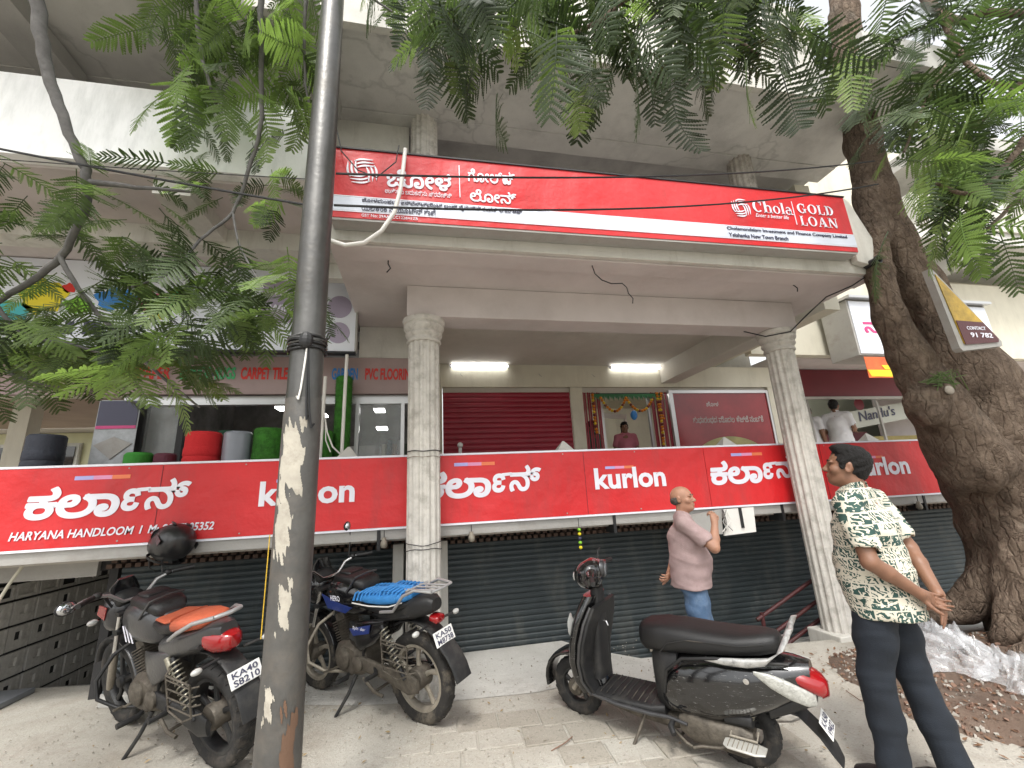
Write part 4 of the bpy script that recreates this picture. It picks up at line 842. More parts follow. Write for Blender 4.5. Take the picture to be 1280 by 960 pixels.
# helmet: a thing of its own, hung over the right mirror
HE = thing('helmet', 'black full-face helmet hanging on the mirror of the grey motorbike', 'helmet', (0, 0, 0))
hm = MB(); hm.loft([((-.145, 0, .02), (0, .04, 0), (0, 0, .05), 2), ((-.125, 0, .015), (0, .09, 0), (0, 0, .085), 2.1), ((-.07, 0, .01), (0, .12, 0), (0, 0, .125), 2.2), ((0, 0, 0), (0, .128, 0), (0, 0, .14), 2.2), ((.07, 0, -.015), (0, .12, 0), (0, 0, .125), 2.2), ((.12, 0, -.04), (0, .095, 0), (0, 0, .09), 2.2), ((.145, 0, -.06), (0, .05, 0), (0, 0, .05), 2)], 26)
OB('shell', hm, mat('helmet_matt_black', (.014, .014, .015), .38, var=.1, coat=.3), HE, smooth=60)
OB('visor', MB().loft([((.05, 0, .03), (0, .131, 0), (0, 0, .055), 3), ((.10, 0, .02), (0, .118, 0), (0, 0, .05), 3), ((.138, 0, .0), (0, .08, 0), (0, 0, .04), 2.5)], 22), K['blackp'], HE, smooth=60)
OB('neck_trim', MB().lathe([(.095, -.125), (.108, -.13), (.112, -.115)], 28), K['seatv'], HE, smooth=True)
OB('chin_strap', MB().tube([(.02, .09, -.12), (.03, .05, -.2), (.02, 0, -.22), (.02, -.06, -.18), (.01, -.09, -.12)], .006, 6, flat=.4), K['seatv'], HE, smooth=True)
for s in (1, -1): OB('vent', MB().ell((.0, s*.05, .137), (.04, .012, .008), 12, 6), K['greyp'], HE, smooth=True); OB('side_decal', MB().prism([(-.10, .03), (-.02, .05), (-.04, .01), (-.09, -.01)], s*.1265-.002, s*.1265+.002), K['greyp'], HE)
# ================================================================ SCOOTER
def scooter():
    a = math.atan2(1.2, -.58)
    T = thing('scooter', 'glossy black scratched scooter with silver grab rail parked in the foreground', 'scooter', (1.77, 2.53, 0), 2.26, lean=-.10)
    T.scale = (.86, .86, .86)
    bp = mat('scratched_black_panel', (.005, .005, .0055), .14, var=.1, bump=.02, bscale=6, coat=.9, dirt=(.06, .058, .055), damt=.2, dscale=16)
    # fine scratches
    n = bp.node_tree; b = n.nodes['Principled BSDF']; N = n.nodes.new; L = n.links.new
    tc = N('ShaderNodeTexCoord'); mp = N('ShaderNodeMapping'); mp.inputs['Scale'].default_value = (9, 9, 70); mp.inputs['Rotation'].default_value = (0, .25, 0); L(tc.outputs['Object'], mp.inputs[0])
    no = N('ShaderNodeTexNoise'); no.inputs['Scale'].default_value = 2.2; no.inputs['Detail'].default_value = 9; no.inputs['Roughness'].default_value = .75; L(mp.outputs[0], no.inputs['Vector'])
    mr = N('ShaderNodeMapRange'); mr.inputs[1].default_value = .61; mr.inputs[2].default_value = .66; mr.inputs[4].default_value = .8; L(no.outputs[0], mr.inputs[0])
    mx = N('ShaderNodeMix'); mx.data_type = 'RGBA'; L(mr.outputs[0], mx.inputs[0]); src = b.inputs['Base Color'].links[0].from_socket; L(src, mx.inputs[6]); mx.inputs[7].default_value = (.42, .42, .40, 1); L(mx.outputs[2], b.inputs['Base Color'])
    def P(n_, m_, k, par=None, **q): return OB(n_, m_, k, par or T, smooth=q.pop('smooth', 50), **q)
    wheel(T, 0, .215, .095, .135, 5, K['rubber'], K['blackm'], drum=.07); wheel(T, 1.24, .215, .085, .135, 5, K['rubber'], K['blackm'], drum=.065)
    # front mudguard, fork
    mg = MB(); secs = []
    for i in range(13):
        q = R_(-8+i*15); R = .215+.035; secs.append(((1.24+R*math.cos(q)*1.05, 0, .225+R*math.sin(q)*1.02), (0, .078+.02*math.sin(R_(i*15)), 0), (.022*math.cos(q), 0, .022*math.sin(q)), 2.6))
    mg.loft(secs, 16); P('front_mudguard', mg, bp)
    P('mudguard_neck', MB().loft([((1.17, 0, .44), (.09, 0, 0), (0, .07, 0), 2.4), ((1.12, 0, .56), (.06, 0, 0), (0, .06, 0), 2.4)], 16), bp)
    for s in (1, -1): P('fork_link', MB().tube([(1.13, s*.055, .48), (1.17, s*.068, .30), (1.24, s*.072, .215)], [.018, .018, .02], 10), K['dustalloy']); P('shock_absorber', MB().tube([(1.10, s*.075, .44), (1.18, s*.08, .22)], .017, 10), K['grime'])
    # apron: outer gloss skin and inner matt legshield
    ap = [(1.10, .14, .05, .24), (1.13, .19, .055, .34), (1.13, .225, .06, .48), (1.10, .235, .065, .62), (1.06, .215, .07, .76), (1.01, .165, .07, .88), (.98, .12, .06, .95)]
    P('front_apron', MB().loft([((x, 0, z), (0, hw, 0), (hd, 0, 0), 2.6) for x, hw, hd, z in ap], 30), bp)
    P('leg_shield', MB().loft([((x-.055, 0, z), (0, hw*1.03, 0), (.022, 0, 0), 5) for x, hw, hd, z in [(1.06, .15, 0, .25), (1.09, .205, 0, .36), (1.09, .24, 0, .50), (1.05, .25, 0, .64), (1.0, .228, 0, .78), (.96, .17, 0, .89)]], 30), K['blackm'])
    P('shield_edge', MB().tube([(1.03, .155, .25), (1.06, .215, .36), (1.05, .252, .50), (1.015, .262, .64), (.97, .236, .78), (.93, .17, .89)], .012, 10), K['greyp']); P('shield_edge', MB().tube([(1.03, -.155, .25), (1.06, -.215, .36), (1.05, -.252, .50), (1.015, -.262, .64), (.97, -.236, .78), (.93, -.17, .89)], .012, 10), K['greyp'])
    P('tunnel', MB().loft([((.945, 0, 1.0), (0, .055, 0), (.04, 0, 0), 3), ((.96, 0, .84), (0, .075, 0), (.05, 0, 0), 3), ((.985, 0, .6), (0, .085, 0), (.05, 0, 0), 3), ((1.0, 0, .34), (0, .10, 0), (.05, 0, .0), 3)], 18), K['blackm'])
    P('bag_hook', MB().tube([(.93, 0, .74), (.90, 0, .74), (.89, 0, .71)], .007, 8), K['chrome'])
    for s in (1, -1):
        P('front_indicator', MB().loft([((1.10, s*.15, .70), (.0, .02, 0), (0, 0, .05), 2.4), ((1.13, s*.165, .73), (0, .05, 0), (0, 0, .075), 2.4), ((1.155, s*.12, .76), (0, .035, 0), (0, 0, .05), 2.2)], 16), K['clearlens']); P('indicator_stripe', MB().ell((1.142, s*.168, .70), (.016, .022, .03), 12, 8), K['redlens'])
    # handlebar pod
    H = bpy.data.objects.new('handlebar', None); COL.objects.link(H); H.parent = T; H.location = (.945, 0, 1.07); H.rotation_euler = (0, 0, .28)
    def Q(n_, m_, k, **q): return OB(n_, m_, k, H, smooth=q.pop('smooth', 50), **q)
    Q('handlebar_cover', MB().sloft([(-.07, .07, -.01, .09, 2.6), (-.04, .13, -.06, .13, 2.8), (.03, .155, -.08, .145, 2.8), (.10, .13, -.07, .12, 2.6), (.15, .08, -.04, .08, 2.4), (.165, .04, -.02, .05, 2.2)], 28), bp)
    for s in (1, -1): Q('bar_shroud', MB().loft([((.0, s*.10, .045), (.05, 0, 0), (0, 0, .055), 2.4), ((-.01, s*.20, .055), (.035, 0, 0), (0, 0, .035), 2.4), ((-.03, s*.25, .055), (.022, 0, 0), (0, 0, .022), 2.2)], 16), bp)
    for s in (1, -1):
        Q('grip', MB().tube([(-.03, s*.24, .055), (-.07, s*.37, .05)], .0175, 14), K['blackm']); Q('brake_lever', MB().tube([(.015, s*.22, .05), (.02, s*.28, .045), (-.035, s*.385, .035)], .006, 8), K['blackm'])
    Q('speedometer', MB().sloft([(-.095, .055, .015, .115, 2.2), (-.085, .068, .005, .13, 2.2), (-.06, .07, .0, .135, 2.2)], 26), K['greyp'])
    Q('speedometer_glass', MB().sloft([(-.101, .046, .025, .106, 2.1), (-.0955, .052, .02, .111, 2.1)], 24), mat('dial_glass', (.16, .17, .18), .08, var=.2, scale=30, bump=0, coat=.8))
    Q('mirror_stem', MB().tube([(.0, -.17, .09), (.0, -.21, .16), (-.01, -.27, .17)], .006, 8), K['blackm'])
    Q('headlamp', MB().sloft([(.14, .07, -.03, .06, 2.4), (.172, .05, -.02, .045, 2.4)], 18), K['clearlens'])
    # floor board
    P('floorboard', MB().sloft([(1.04, .13, .235, .275, 5), (.98, .165, .225, .285, 5), (.75, .175, .22, .285, 5), (.55, .17, .22, .29, 5), (.46, .14, .23, .30, 5)], 22), K['blackm'])
    for i in range(9): P('floor_rib', MB().tube([(.95-i*.05, -.14, .288), (.955-i*.05, 0, .290), (.95-i*.05, .14, .288)], .004, 6), K['rubdust'])
    P('floor_edge_trim', MB().tube([(1.03, .15, .255), (.8, .185, .25), (.55, .18, .245), (.42, .17, .25), (.30, .18, .24)], [.012, .014, .014, .012, .01], 10), K['greyp'])
    P('under_floor', MB().sloft([(.95, .08, .16, .225, 3), (.7, .11, .14, .225, 3), (.42, .11, .13, .235, 3), (.3, .08, .15, .25, 3)], 16), K['grime'])
    # body
    P('seat_post_panel', MB().sloft([(.535, .06, .30, .60, 3.2), (.50, .125, .25, .655, 3.2), (.42, .16, .24, .67, 3.2), (.32, .165, .26, .68, 3)], 26), K['blackm'])
    P('side_panel', MB().sloft([(.45, .145, .27, .50, 2.6), (.40, .178, .245, .60, 2.6), (.28, .205, .235, .665, 2.5), (.10, .215, .255, .685, 2.4), (-.08, .205, .31, .69, 2.4), (-.24, .175, .40, .70, 2.4), (-.36, .13, .47, .70, 2.4), (-.45, .075, .54, .69, 2.2)], 34), bp)
    P('panel_crease', MB().tube([(.43, .165, .40), (.38, .187, .56), (.26, .20, .655), (.05, .19, .688), (-.2, .165, .70), (-.36, .13, .70)], .010, 8), K['blackm'])
    P('key_lock', MB().lathe([(0, .006), (.011, .006), (.017, .004), (.018, 0)], 18, (-.12, .1935, .59), 'y'), K['chrome'])
    P('seat', MB().sloft([(.60, .05, .66, .75, 2.6), (.585, .10, .63, .79, 2.8), (.54, .135, .62, .81, 3), (.42, .158, .625, .825, 3), (.25, .165, .645, .825, 3), (.08, .160, .665, .815, 3), (-.08, .150, .685, .815, 3), (-.20, .13, .70, .83, 3), (-.29, .095, .72, .83, 2.8), (-.32, .05, .74, .815, 2.4)], 34), K['seatv'])
    P('seat_seam', MB().tube([(.42, .158, .655), (.36, .166, .72), (.22, .166, .76), (.05, .161, .765), (-.1, .15, .765), (-.24, .12, .785)], .004, 6), K['rubber'])
    worn = mat('worn_silver_rail', (.50, .50, .49), .35, .5, var=.15, scale=20, dirt=(.03, .03, .03), damt=.8, dscale=22)
    for s in (1, -1): P('grab_rail', MB().loft([((.12, s*.180, .672), (.0, .006, 0), (0, 0, .010), 2.5), ((.0, s*.188, .680), (0, .014, 0), (0, 0, .020), 2.5), ((-.14, s*.182, .690), (.0, .017, 0), (0, 0, .027), 2.5), ((-.25, s*.168, .71), (0, .015, 0), (-.014, 0, .025), 2.5), ((-.33, s*.150, .77), (0, .012, 0), (-.022, 0, .012), 2.5), ((-.37, s*.13, .84), (0, .010, 0), (-.022, 0, .007), 2.5), ((-.40, s*.115, .90), (0, .010, 0), (-.018, 0, .004), 2.5)], 14), worn)
    P('grab_rail_bridge', MB().tube([(-.375, -.12, .85), (-.385, 0, .855), (-.375, .12, .85)], .014, 10), worn)
    P('tail_light', MB().sloft([(-.34, .12, .58, .665, 2.4), (-.42, .115, .535, .655, 2.4), (-.49, .085, .50, .62, 2.2), (-.52, .04, .51, .59, 2.0)], 24), K['redlens'])
    for s in (1, -1): P('rear_indicator', MB().loft([((-.17, s*.188, .645), (.0, .005, 0), (0, 0, .010), 2.2), ((-.25, s*.176, .61), (0, .018, 0), (0, 0, .040), 2.6), ((-.34, s*.150, .565), (0, .020, 0), (0, 0, .050), 2.8), ((-.42, s*.115, .525), (0, .018, 0), (0, 0, .045), 2.6), ((-.46, s*.085, .51), (0, .012, 0), (0, 0, .03), 2.4)], 16), K['ribclear'])
    P('tail_lower', MB().sloft([(-.20, .12, .34, .46, 2.6), (-.34, .10, .40, .52, 2.6), (-.45, .07, .46, .53, 2.4)], 20), K['blackm'])
    P('rear_mudguard', MB().loft([((-.20, 0, .42), (0, .075, 0), (.0, 0, .02), 4), ((-.34, 0, .40), (0, .08, 0), (.008, 0, .012), 4), ((-.44, 0, .30), (0, .082, 0), (.012, 0, .006), 4), ((-.49, 0, .22), (0, .083, 0), (.010, 0, .004), 4), ((-.515, 0, .165), (0, .06, 0), (.006, 0, .004), 4)], 16), K['blackm'])
    plate(T, "KA50", "V9432", (-.475, .0, .35), -.55, .17, .10)
    # engine and transmission, kick starter, exhaust, stands, pillion foot plate
    P('transmission_case', MB().sloft([(.36, .03, .17, .27, 2.6, .13), (.28, .05, .13, .31, 2.8, .13), (.12, .05, .13, .29, 2.8, .135), (-.03, .05, .12, .30, 2.6, .135), (-.09, .035, .15, .27, 2.4, .13)], 20), K['grime'])
    P('cooling_cover', MB().lathe([(0, -.19), (.07, -.185), (.085, -.16), (.085, -.10)], 24, (.22, 0, .22), 'y'), K['blackm'])
    P('kick_starter', MB().tube([(.02, .19, .20), (.10, .205, .17), (.22, .21, .15), (.26, .25, .15)], .010, 8), K['grime']); P('silencer', MB().tube([(.2, -.13, .18), (.05, -.16, .20), (-.25, -.175, .27), (-.32, -.178, .29)], [.025, .045, .05, .03], 16), K['chrome'])
    P('pillion_foot_plate', MB().sloft([(.06, .035, .232, .242, 4, .235), (.03, .055, .230, .246, 3.5, .24), (-.12, .058, .230, .246, 3.5, .24), (-.17, .04, .232, .242, 3, .235)], 20), mat('ribbed_alloy', (.55, .54, .50), .45, .5, var=.1, dirt=(.3, .27, .22), damt=.5, dscale=14))
    for i in range(7): P('plate_rib', MB().tube([(.03-i*.026, .195, .2475), (.03-i*.026, .285, .2475)], .0028, 6), K['dustalloy'])
    P('plate_bracket', MB().tube([(.02, .14, .28), (.03, .20, .258), (-.12, .20, .258), (-.12, .14, .28)], .008, 8), K['dustalloy'])
    P('air_filter', MB().sloft([(.06, .05, .29, .38, 3, .12), (-.10, .05, .30, .37, 3, .12)], 14), K['blackm'])
    for s in (1,): P('shock_absorber', MB().tube([(-.14, .12, .46), (-.03, .11, .26)], .015, 10), K['blackm']); pts, wr = spring((-.13, .12, .44), (-.045, .11, .285), .024, 7, .005); P('shock_spring', MB().tube(pts, wr, 6), K['spring'])
    P('side_stand', MB().tube([(.62, .12, .20), (.66, .17, .11), (.70, .225, .018)], [.012, .011, .011], 8), K['grime']); P('stand_foot', MB().tube([(.67, .225, .012), (.735, .24, .010)], [.016, .013], 8), K['grime'])
    P('centre_stand', MB().tube([(.45, .12, .18), (.34, .14, .10), (.30, .14, .09)], .012, 8).tube([(.45, -.12, .18), (.34, -.14, .10), (.30, -.14, .09)], .012, 8).tube([(.38, -.12, .12), (.38, .12, .12)], .01, 8), K['grime'])
    P('rear_foot_peg', MB().tube([(.40, .15, .235), (.40, .22, .225), (.37, .255, .20)], [.016, .02, .018], 10), K['blackm'])
    return T
SCO = scooter()
# ================================================================ PEOPLE: smooth blended volumes meshed as one skin
class SDF:
    def __init__(s, lo, hi, res):
        s.lo = np.array(lo, np.float32); s.res = res; s.n = np.ceil((np.array(hi)-np.array(lo))/res).astype(int)+1
        s.f = np.full(s.n, .2, np.float32)
    def _box(s, lo, hi, m):
        a = np.clip(np.floor((np.array(lo)-m-s.lo)/s.res).astype(int), 0, s.n); b = np.clip(np.ceil((np.array(hi)+m-s.lo)/s.res).astype(int)+1, 0, s.n)
        sl_ = tuple(slice(a[i], b[i]) for i in range(3))
        g = np.meshgrid(*[(s.lo[i]+s.res*np.arange(a[i], b[i], dtype=np.float32)) for i in range(3)], indexing='ij')
        return sl_, np.stack(g, -1)
    def _mix(s, sl_, d, k, sub):
        f = s.f[sl_]
        if f.size == 0: return
        if sub: d = -d; h = np.clip(.5-.5*(f-d)/k, 0, 1); s.f[sl_] = f*(1-h)+d*h+k*h*(1-h)
        else: h = np.clip(.5+.5*(f-d)/k, 0, 1); s.f[sl_] = f*(1-h)+d*h-k*h*(1-h)
    def cap(s, a, b, ra, rb, k=.02, sub=False):
        a, b = np.array(a, np.float32), np.array(b, np.float32); r = max(ra, rb)
        sl_, P = s._box(np.minimum(a, b)-r, np.maximum(a, b)+r, k+.02); ba = b-a; pa = P-a
        t = np.clip((pa@ba)/max(float(ba@ba), 1e-9), 0, 1); d = np.linalg.norm(pa-t[..., None]*ba, axis=-1)-(ra+(rb-ra)*t); s._mix(sl_, d, k, sub)
    def ell(s, c, r, k=.02, R=None, sub=False):
        c, r = np.array(c, np.float32), np.array(r, np.float32); m = float(r.max())
        sl_, P = s._box(c-m, c+m, k+.02); q = P-c
        if R is not None: q = q@np.array(R, np.float32)
        k0 = np.linalg.norm(q/r, axis=-1); k1 = np.linalg.norm(q/(r*r), axis=-1)+1e-9; s._mix(sl_, k0*(k0-1)/k1, k, sub)
    def chain(s, pts, rs, k=.02):
        for i in range(len(pts)-1): s.cap(pts[i], pts[i+1], rs[i], rs[i+1], k)
    def grid(s): return np.stack(np.meshgrid(*[s.lo[i]+s.res*np.arange(s.n[i]) for i in range(3)], indexing='ij'), -1)
    def cutz(s, z, above=True):
        Z = (s.lo[2]+s.res*np.arange(s.n[2]))[None, None, :]; s.f = np.maximum(s.f, (Z-z) if above else (z-Z))
    def mesh(s, name, m):
        f = s.f; I = f < 0; nx, ny, nz = f.shape
        idx = -np.ones((nx-1, ny-1, nz-1), int); acc = np.zeros((nx-1, ny-1, nz-1, 3)); cnt = np.zeros((nx-1, ny-1, nz-1))
        cs = [(0,0,0),(1,0,0),(0,1,0),(1,1,0),(0,0,1),(1,0,1),(0,1,1),(1,1,1)]
        for i, a in enumerate(cs):
            for b in cs[i+1:]:
                dd = [b[j]-a[j] for j in range(3)]
                if sum(map(abs, dd)) != 1 or min(dd) < 0: continue
                A = f[a[0]:nx-1+a[0], a[1]:ny-1+a[1], a[2]:nz-1+a[2]]; Bv = f[b[0]:nx-1+b[0], b[1]:ny-1+b[1], b[2]:nz-1+b[2]]
                c = (A < 0) != (Bv < 0); t = np.where(c, A/(A-Bv+1e-12*(A == Bv)), 0); cnt += c
                for j in range(3): acc[..., j] += np.where(c, a[j]+dd[j]*t, 0)
        act = cnt > 0; n = int(act.sum()); idx[act] = np.arange(n); w = np.argwhere(act)
        v = (w+acc[act]/cnt[act][:, None])*s.res+s.lo
        F = []
        for ax in range(3):
            o = [0, 0, 0]; o[ax] = 1; A = I[:nx-o[0], :ny-o[1], :nz-o[2]]; Bv = I[o[0]:, o[1]:, o[2]:]
            e = np.argwhere(A != Bv); u, q = [j for j in range(3) if j != ax]
            e = e[(e[:, u] > 0) & (e[:, q] > 0) & (e[:, u] < s.n[u]-1) & (e[:, q] < s.n[q]-1)]
            if len(e) == 0: continue
            def g(du, dq): z = e.copy(); z[:, u] -= du; z[:, q] -= dq; return idx[z[:, 0], z[:, 1], z[:, 2]]
            quad = np.stack([g(0, 0), g(1, 0), g(1, 1), g(0, 1)], 1); ins = A[e[:, 0], e[:, 1], e[:, 2]]
            fl_ = ins if ax != 1 else ~ins; quad[~fl_] = quad[~fl_][:, ::-1]; F.append(quad)
        F = np.concatenate(F); F = F[(F >= 0).all(1)]
        me = bpy.data.meshes.new(name); me.from_pydata(v.tolist(), [], F.tolist()); me.materials.append(m); me.shade_smooth(); return me
def wrinkle(s, amp, sc=1.0, seed=0):
    P = s.grid(); x, y, z = P[..., 0]*sc, P[..., 1]*sc, P[..., 2]*sc
    w = np.sin(31*z+9*x+4*np.sin(11*y+seed)+3*np.sin(7*x+seed))*.5+np.sin(53*z-21*y+14*x+seed*2+2*np.sin(17*z))*.3+np.sin(17*x+13*y-24*z+seed*3)*.4
    s.f += (amp*w).astype(np.float32)
def rot3(rx=0, ry=0, rz=0): return np.array(Euler((rx, ry, rz)).to_matrix())
def hand_prims(S, wr, d, nrm, curl, side=1, spread=.12, sc=1.0):
    """wrist point, direction of the palm, palm normal (fingers curl towards it); four fingers and a thumb"""
    d = np.array(d, float); d /= np.linalg.norm(d); nrm = np.array(nrm, float); nrm -= d*(nrm@d); nrm /= np.linalg.norm(nrm); lat = np.cross(d, nrm)*side
    wr = np.array(wr, float); S.cap(wr, wr+d*.03*sc, .025*sc, .026*sc, .015)
    for o, l, r in ((.026, .075, .013), (.009, .080, .014), (-.009, .078, .0135), (-.025, .070, .0125)): S.cap(wr+d*.015*sc+lat*o*.55*sc, wr+d*l*sc+lat*o*sc, .017*sc, r*sc, .012)
    for j, (o, l0, L_) in enumerate(((.027, .080, (.038, .024, .020)), (.009, .086, (.043, .028, .021)), (-.010, .083, (.040, .026, .020)), (-.027, .074, (.031, .020, .018)))):
        p = wr+d*l0*sc+lat*o*sc; a = curl[j] if isinstance(curl, (list, tuple)) else curl; dd = d+lat*spread*(1.2-j*.8); dd /= np.linalg.norm(dd); ang = 0
        for i, l in enumerate(L_):
            ang += a*(.7+.2*i); v = dd*math.cos(ang)+nrm*math.sin(ang); q = p+v*l*sc; r = (.0092-.0011*i)*sc; S.cap(p, q, r, r*.92, .004); p = q
    p = wr+d*.022*sc+lat*.024*sc; v = d*.62+lat*.62+nrm*.35; v /= np.linalg.norm(v)
    for l, r in ((.042, .0135), (.030, .0105), (.024, .0092)): q = p+v*l*sc; S.cap(p, q, r*sc, r*.88*sc, .006); p = q; v = v*.85+nrm*.18+d*.25; v /= np.linalg.norm(v)
def head_prims(S, c, M, sc=1.0, bald=False):
    """c = head centre, M = 3x3 rotation (columns are forward, left, up)"""
    M = np.array(M, float); c = np.array(c, float)
    W_ = lambda x, y, z: c+M@(np.array([x, y, z])*sc)
    e = lambda p, r, k=.015, sub=False, R=None: S.ell(W_(*p), np.array(r)*sc, k*sc, M if R is None else M@R, sub)
    e((-.012, 0, .030), (.098, .077, .088), .02); e((.018, 0, -.030), (.070, .061, .080), .03); e((.052, 0, -.082), (.034, .040, .026), .025)   # skull, face, chin
    e((.012, 0, -.062), (.055, .056, .040), .02)
    for s_ in (1, -1):
        e((.066, s_*.030, .010), (.022, .018, .014), .010, True); e((.062, s_*.030, .008), (.0145, .0135, .0125), .003)       # socket, eyeball
        e((.058, s_*.046, -.018), (.024, .022, .022), .02); e((.081, s_*.028, .027), (.012, .024, .007), .012)                # cheek, brow
        e((-.008, s_*.080, .000), (.020, .009, .032), .006, R=rot3(0, -.2, s_*.35)); e((-.004, s_*.088, .002), (.010, .005, .018), .005, True)
        e((.093, s_*.012, -.026), (.010, .009, .008), .006)
    S.cap(W_(.082, 0, .016), W_(.106, 0, -.020), .009*sc, .0125*sc, .010*sc)                                                 # nose
    e((.086, 0, -.048), (.011, .024, .006), .006); e((.084, 0, -.060), (.011, .020, .007), .006); S.cap(W_(.096, -.02, -.0535), W_(.096, .02, -.0535), .0022*sc, .0022*sc, .003*sc, True)
    return W_
def person(label, loc, heading, h, skin, top, legs, hair, arms, headrot, pose=None, res=.006, group=None, belly=0., lean=0, bald=False, collar=True, wr_amp=.0028, hairstyle=None, shoes=None):
    k = h/1.70; T = thing('person', label, 'person', loc, heading, group=group); pose = pose or {}
    v = lambda *p: np.array(p, float)*k
    fl, fr = v(*pose.get('lf', (.02, .10, .07))), v(*pose.get('rf', (-.04, -.10, .07)))
    hl, hr = v(0, .085, .90), v(0, -.085, .90); kl, kr = (fl+hl)/2+v(.03, .01, .03), (fr+hr)/2+v(.03, -.01, .03)
    lx = lean
    S = SDF(v(-.50, -.42, .70), v(.42, .42, 1.80), res*k)
    # torso under the shirt + neck + head + arms in one blended skin
    S.cap(v(0, 0, 1.0), v(lx*.6, 0, 1.30), .11*k, .12*k, .05); S.cap(v(lx*.8, .10, 1.38), v(lx*.8, -.10, 1.38), .065*k, .065*k, .04); hc = v(lx+.015, 0, 1.585)
    S.cap(v(lx*.8-.01, 0, 1.38), v(lx+.0, 0, 1.51), .060*k, .054*k, .03)
    HM = np.array(Euler(headrot).to_matrix()); W_ = head_prims(S, hc, HM, k*1.0)
    for A in arms:
        sh, el, wr, d, nrm, curl, side = A; sh, el, wr = v(*sh), v(*el), v(*wr)
        S.chain([sh, sh*.5+el*.5, el], [.052*k, .047*k, .040*k], .02); S.chain([el, el*.65+wr*.35, wr], [.040*k, .039*k, .026*k], .015); hand_prims(S, wr, d, nrm, curl, side, sc=k*.92)
    OB('body', S.mesh('body', skin), None, T)
    # top garment
    r2 = res*k*1.15; S = SDF(v(-.50, -.42, .66), v(.42, .42, 1.55), r2)
    S.chain([v(-.005, .060, .84), v(.0, .050, .93), v(belly*.5, .05, 1.05), v(lx*.6+.0, .055, 1.25), v(lx*.8, .06, 1.36)], [.140*k, .134*k, .125*k, .120*k, .083*k], .05)
    S.chain([v(-.005, -.060, .84), v(.0, -.050, .93), v(belly*.5, -.05, 1.05), v(lx*.6, -.055, 1.25), v(lx*.8, -.06, 1.36)], [.140*k, .134*k, .125*k, .120*k, .083*k], .05)
    S.chain([v(belly*.6, 0, .93), v(belly*1.1, 0, 1.06), v(belly*.5+lx*.5, 0, 1.2)], [.115*k, .120*k, .12*k], .06); S.chain([v(-.055, .0, .85), v(-.035, 0, 1.05), v(-.035, 0, 1.25)], [.135*k, .122*k, .125*k], .05); S.chain([v(lx*.8-.015, .15, 1.385), v(lx*.9-.01, 0, 1.43), v(lx*.8-.015, -.15, 1.385)], [.068*k, .062*k, .068*k], .04)
    hem = pose.get('hem', .86)
    S.cutz(hem*k, False)
    for A in arms:
        sh, el = v(*A[0]), v(*A[1]); S.cap(sh, sh+(el-sh)*pose.get('sleeve', .72), .066*k, pose.get('sleever', .066)*k, .035)
    S.ell(v(lx+.0, 0, 1.50), v(.068, .066, .055), .01, None, True)
    for A in arms:
        sh, el = v(*A[0]), v(*A[1]); t = pose.get('sleeve', .72); e_ = sh+(el-sh)*(t+.10); S.cap(e_, sh+(el-sh)*(t+.35), .056*k, .06*k, .006, True)
    wrinkle(S, wr_amp*1.5, .75/k, len(label)); wrinkle(S, wr_amp*.75, 1.7/k, 2); o = OB('shirt', S.mesh('shirt', top), None, T)
    if collar:
        for s_ in (1, -1): OB('collar', MB().loft([(v(lx-.055, s_*.03, 1.475), v(.006, 0, .0), v(0, .006, .030), 3), (v(lx-.01, s_*.062, 1.47), v(.0, .008, .0), v(.0, 0, .030), 3), (v(lx+.05, s_*.045, 1.45), v(.0, .008, .0), v(0, 0, .028), 3), (v(lx+.088, s_*.03, 1.42), v(.0, .008, .0), v(0, 0, .030), 3)], 10), top, T, smooth=True)
    # legs
    S = SDF(v(-.40, -.26, .0), v(.32, .26, 1.06), res*k*1.3)
    S.chain([v(-.02, .0, .97), v(-.015, 0, .90)], [.125*k, .125*k], .05); S.cap(v(-.045, .07, .90), v(-.045, -.07, .90), .10*k, .10*k, .04)
    for hp, kn, ft in ((hl, kl, fl), (hr, kr, fr)): S.chain([hp, hp*.45+kn*.55, kn, kn*.5+ft*.5, ft+v(0, 0, -.01)], [.103*k, .092*k, .077*k, .075*k, .072*k], .03)
    S.cutz(.885*k); S.cutz(.035*k, False); wrinkle(S, .004, .62/k, 3); wrinkle(S, .0028, 1.5/k, 5); OB('trousers', S.mesh('trousers', legs), None, T)
    for ft in (fl, fr): OB('shoe', MB().sloft([(-.07*k, .028*k, 0, .05*k, 3), (-.04*k, .04*k, 0, .085*k, 3), (.04*k, .042*k, 0, .075*k, 3), (.13*k, .048*k, 0, .055*k, 3), (.18*k, .03*k, 0, .035*k, 2.6)], 18), shoes or K['seatv'], T, smooth=50).location = (ft[0], ft[1], 0)
    # hair
    S = SDF(hc-.16*k, hc+.17*k, .005*k)
    if bald:
        S.ell(W_(-.022, 0, -.002), np.array((.094, .081, .058))*k, .01, HM); S.ell(W_(.055, 0, .02), np.array((.085, .12, .10))*k, .008, HM, True); S.ell(W_(-.012, 0, .105), np.array((.13, .12, .085))*k, .008, HM, True); S.ell(W_(.01, 0, -.075), np.array((.10, .10, .055))*k, .008, HM, True)
    else:
        S.ell(W_(-.024, 0, .046), np.array((.101, .0825, .094))*k, .01, HM); S.ell(W_(.032, .008, .112), np.array((.050, .056, .028))*k, .02, HM); S.ell(W_(-.048, 0, -.010), np.array((.060, .066, .062))*k, .02, HM)
        for s_ in (1, -1): S.ell(W_(.022, s_*.071, .022), np.array((.020, .010, .032))*k, .01, HM)
        if hairstyle == 'long': S.chain([W_(-.07, 0, .0), W_(-.10, 0, -.10), W_(-.11, 0, -.16)], [.07*k, .06*k, .05*k], .03)
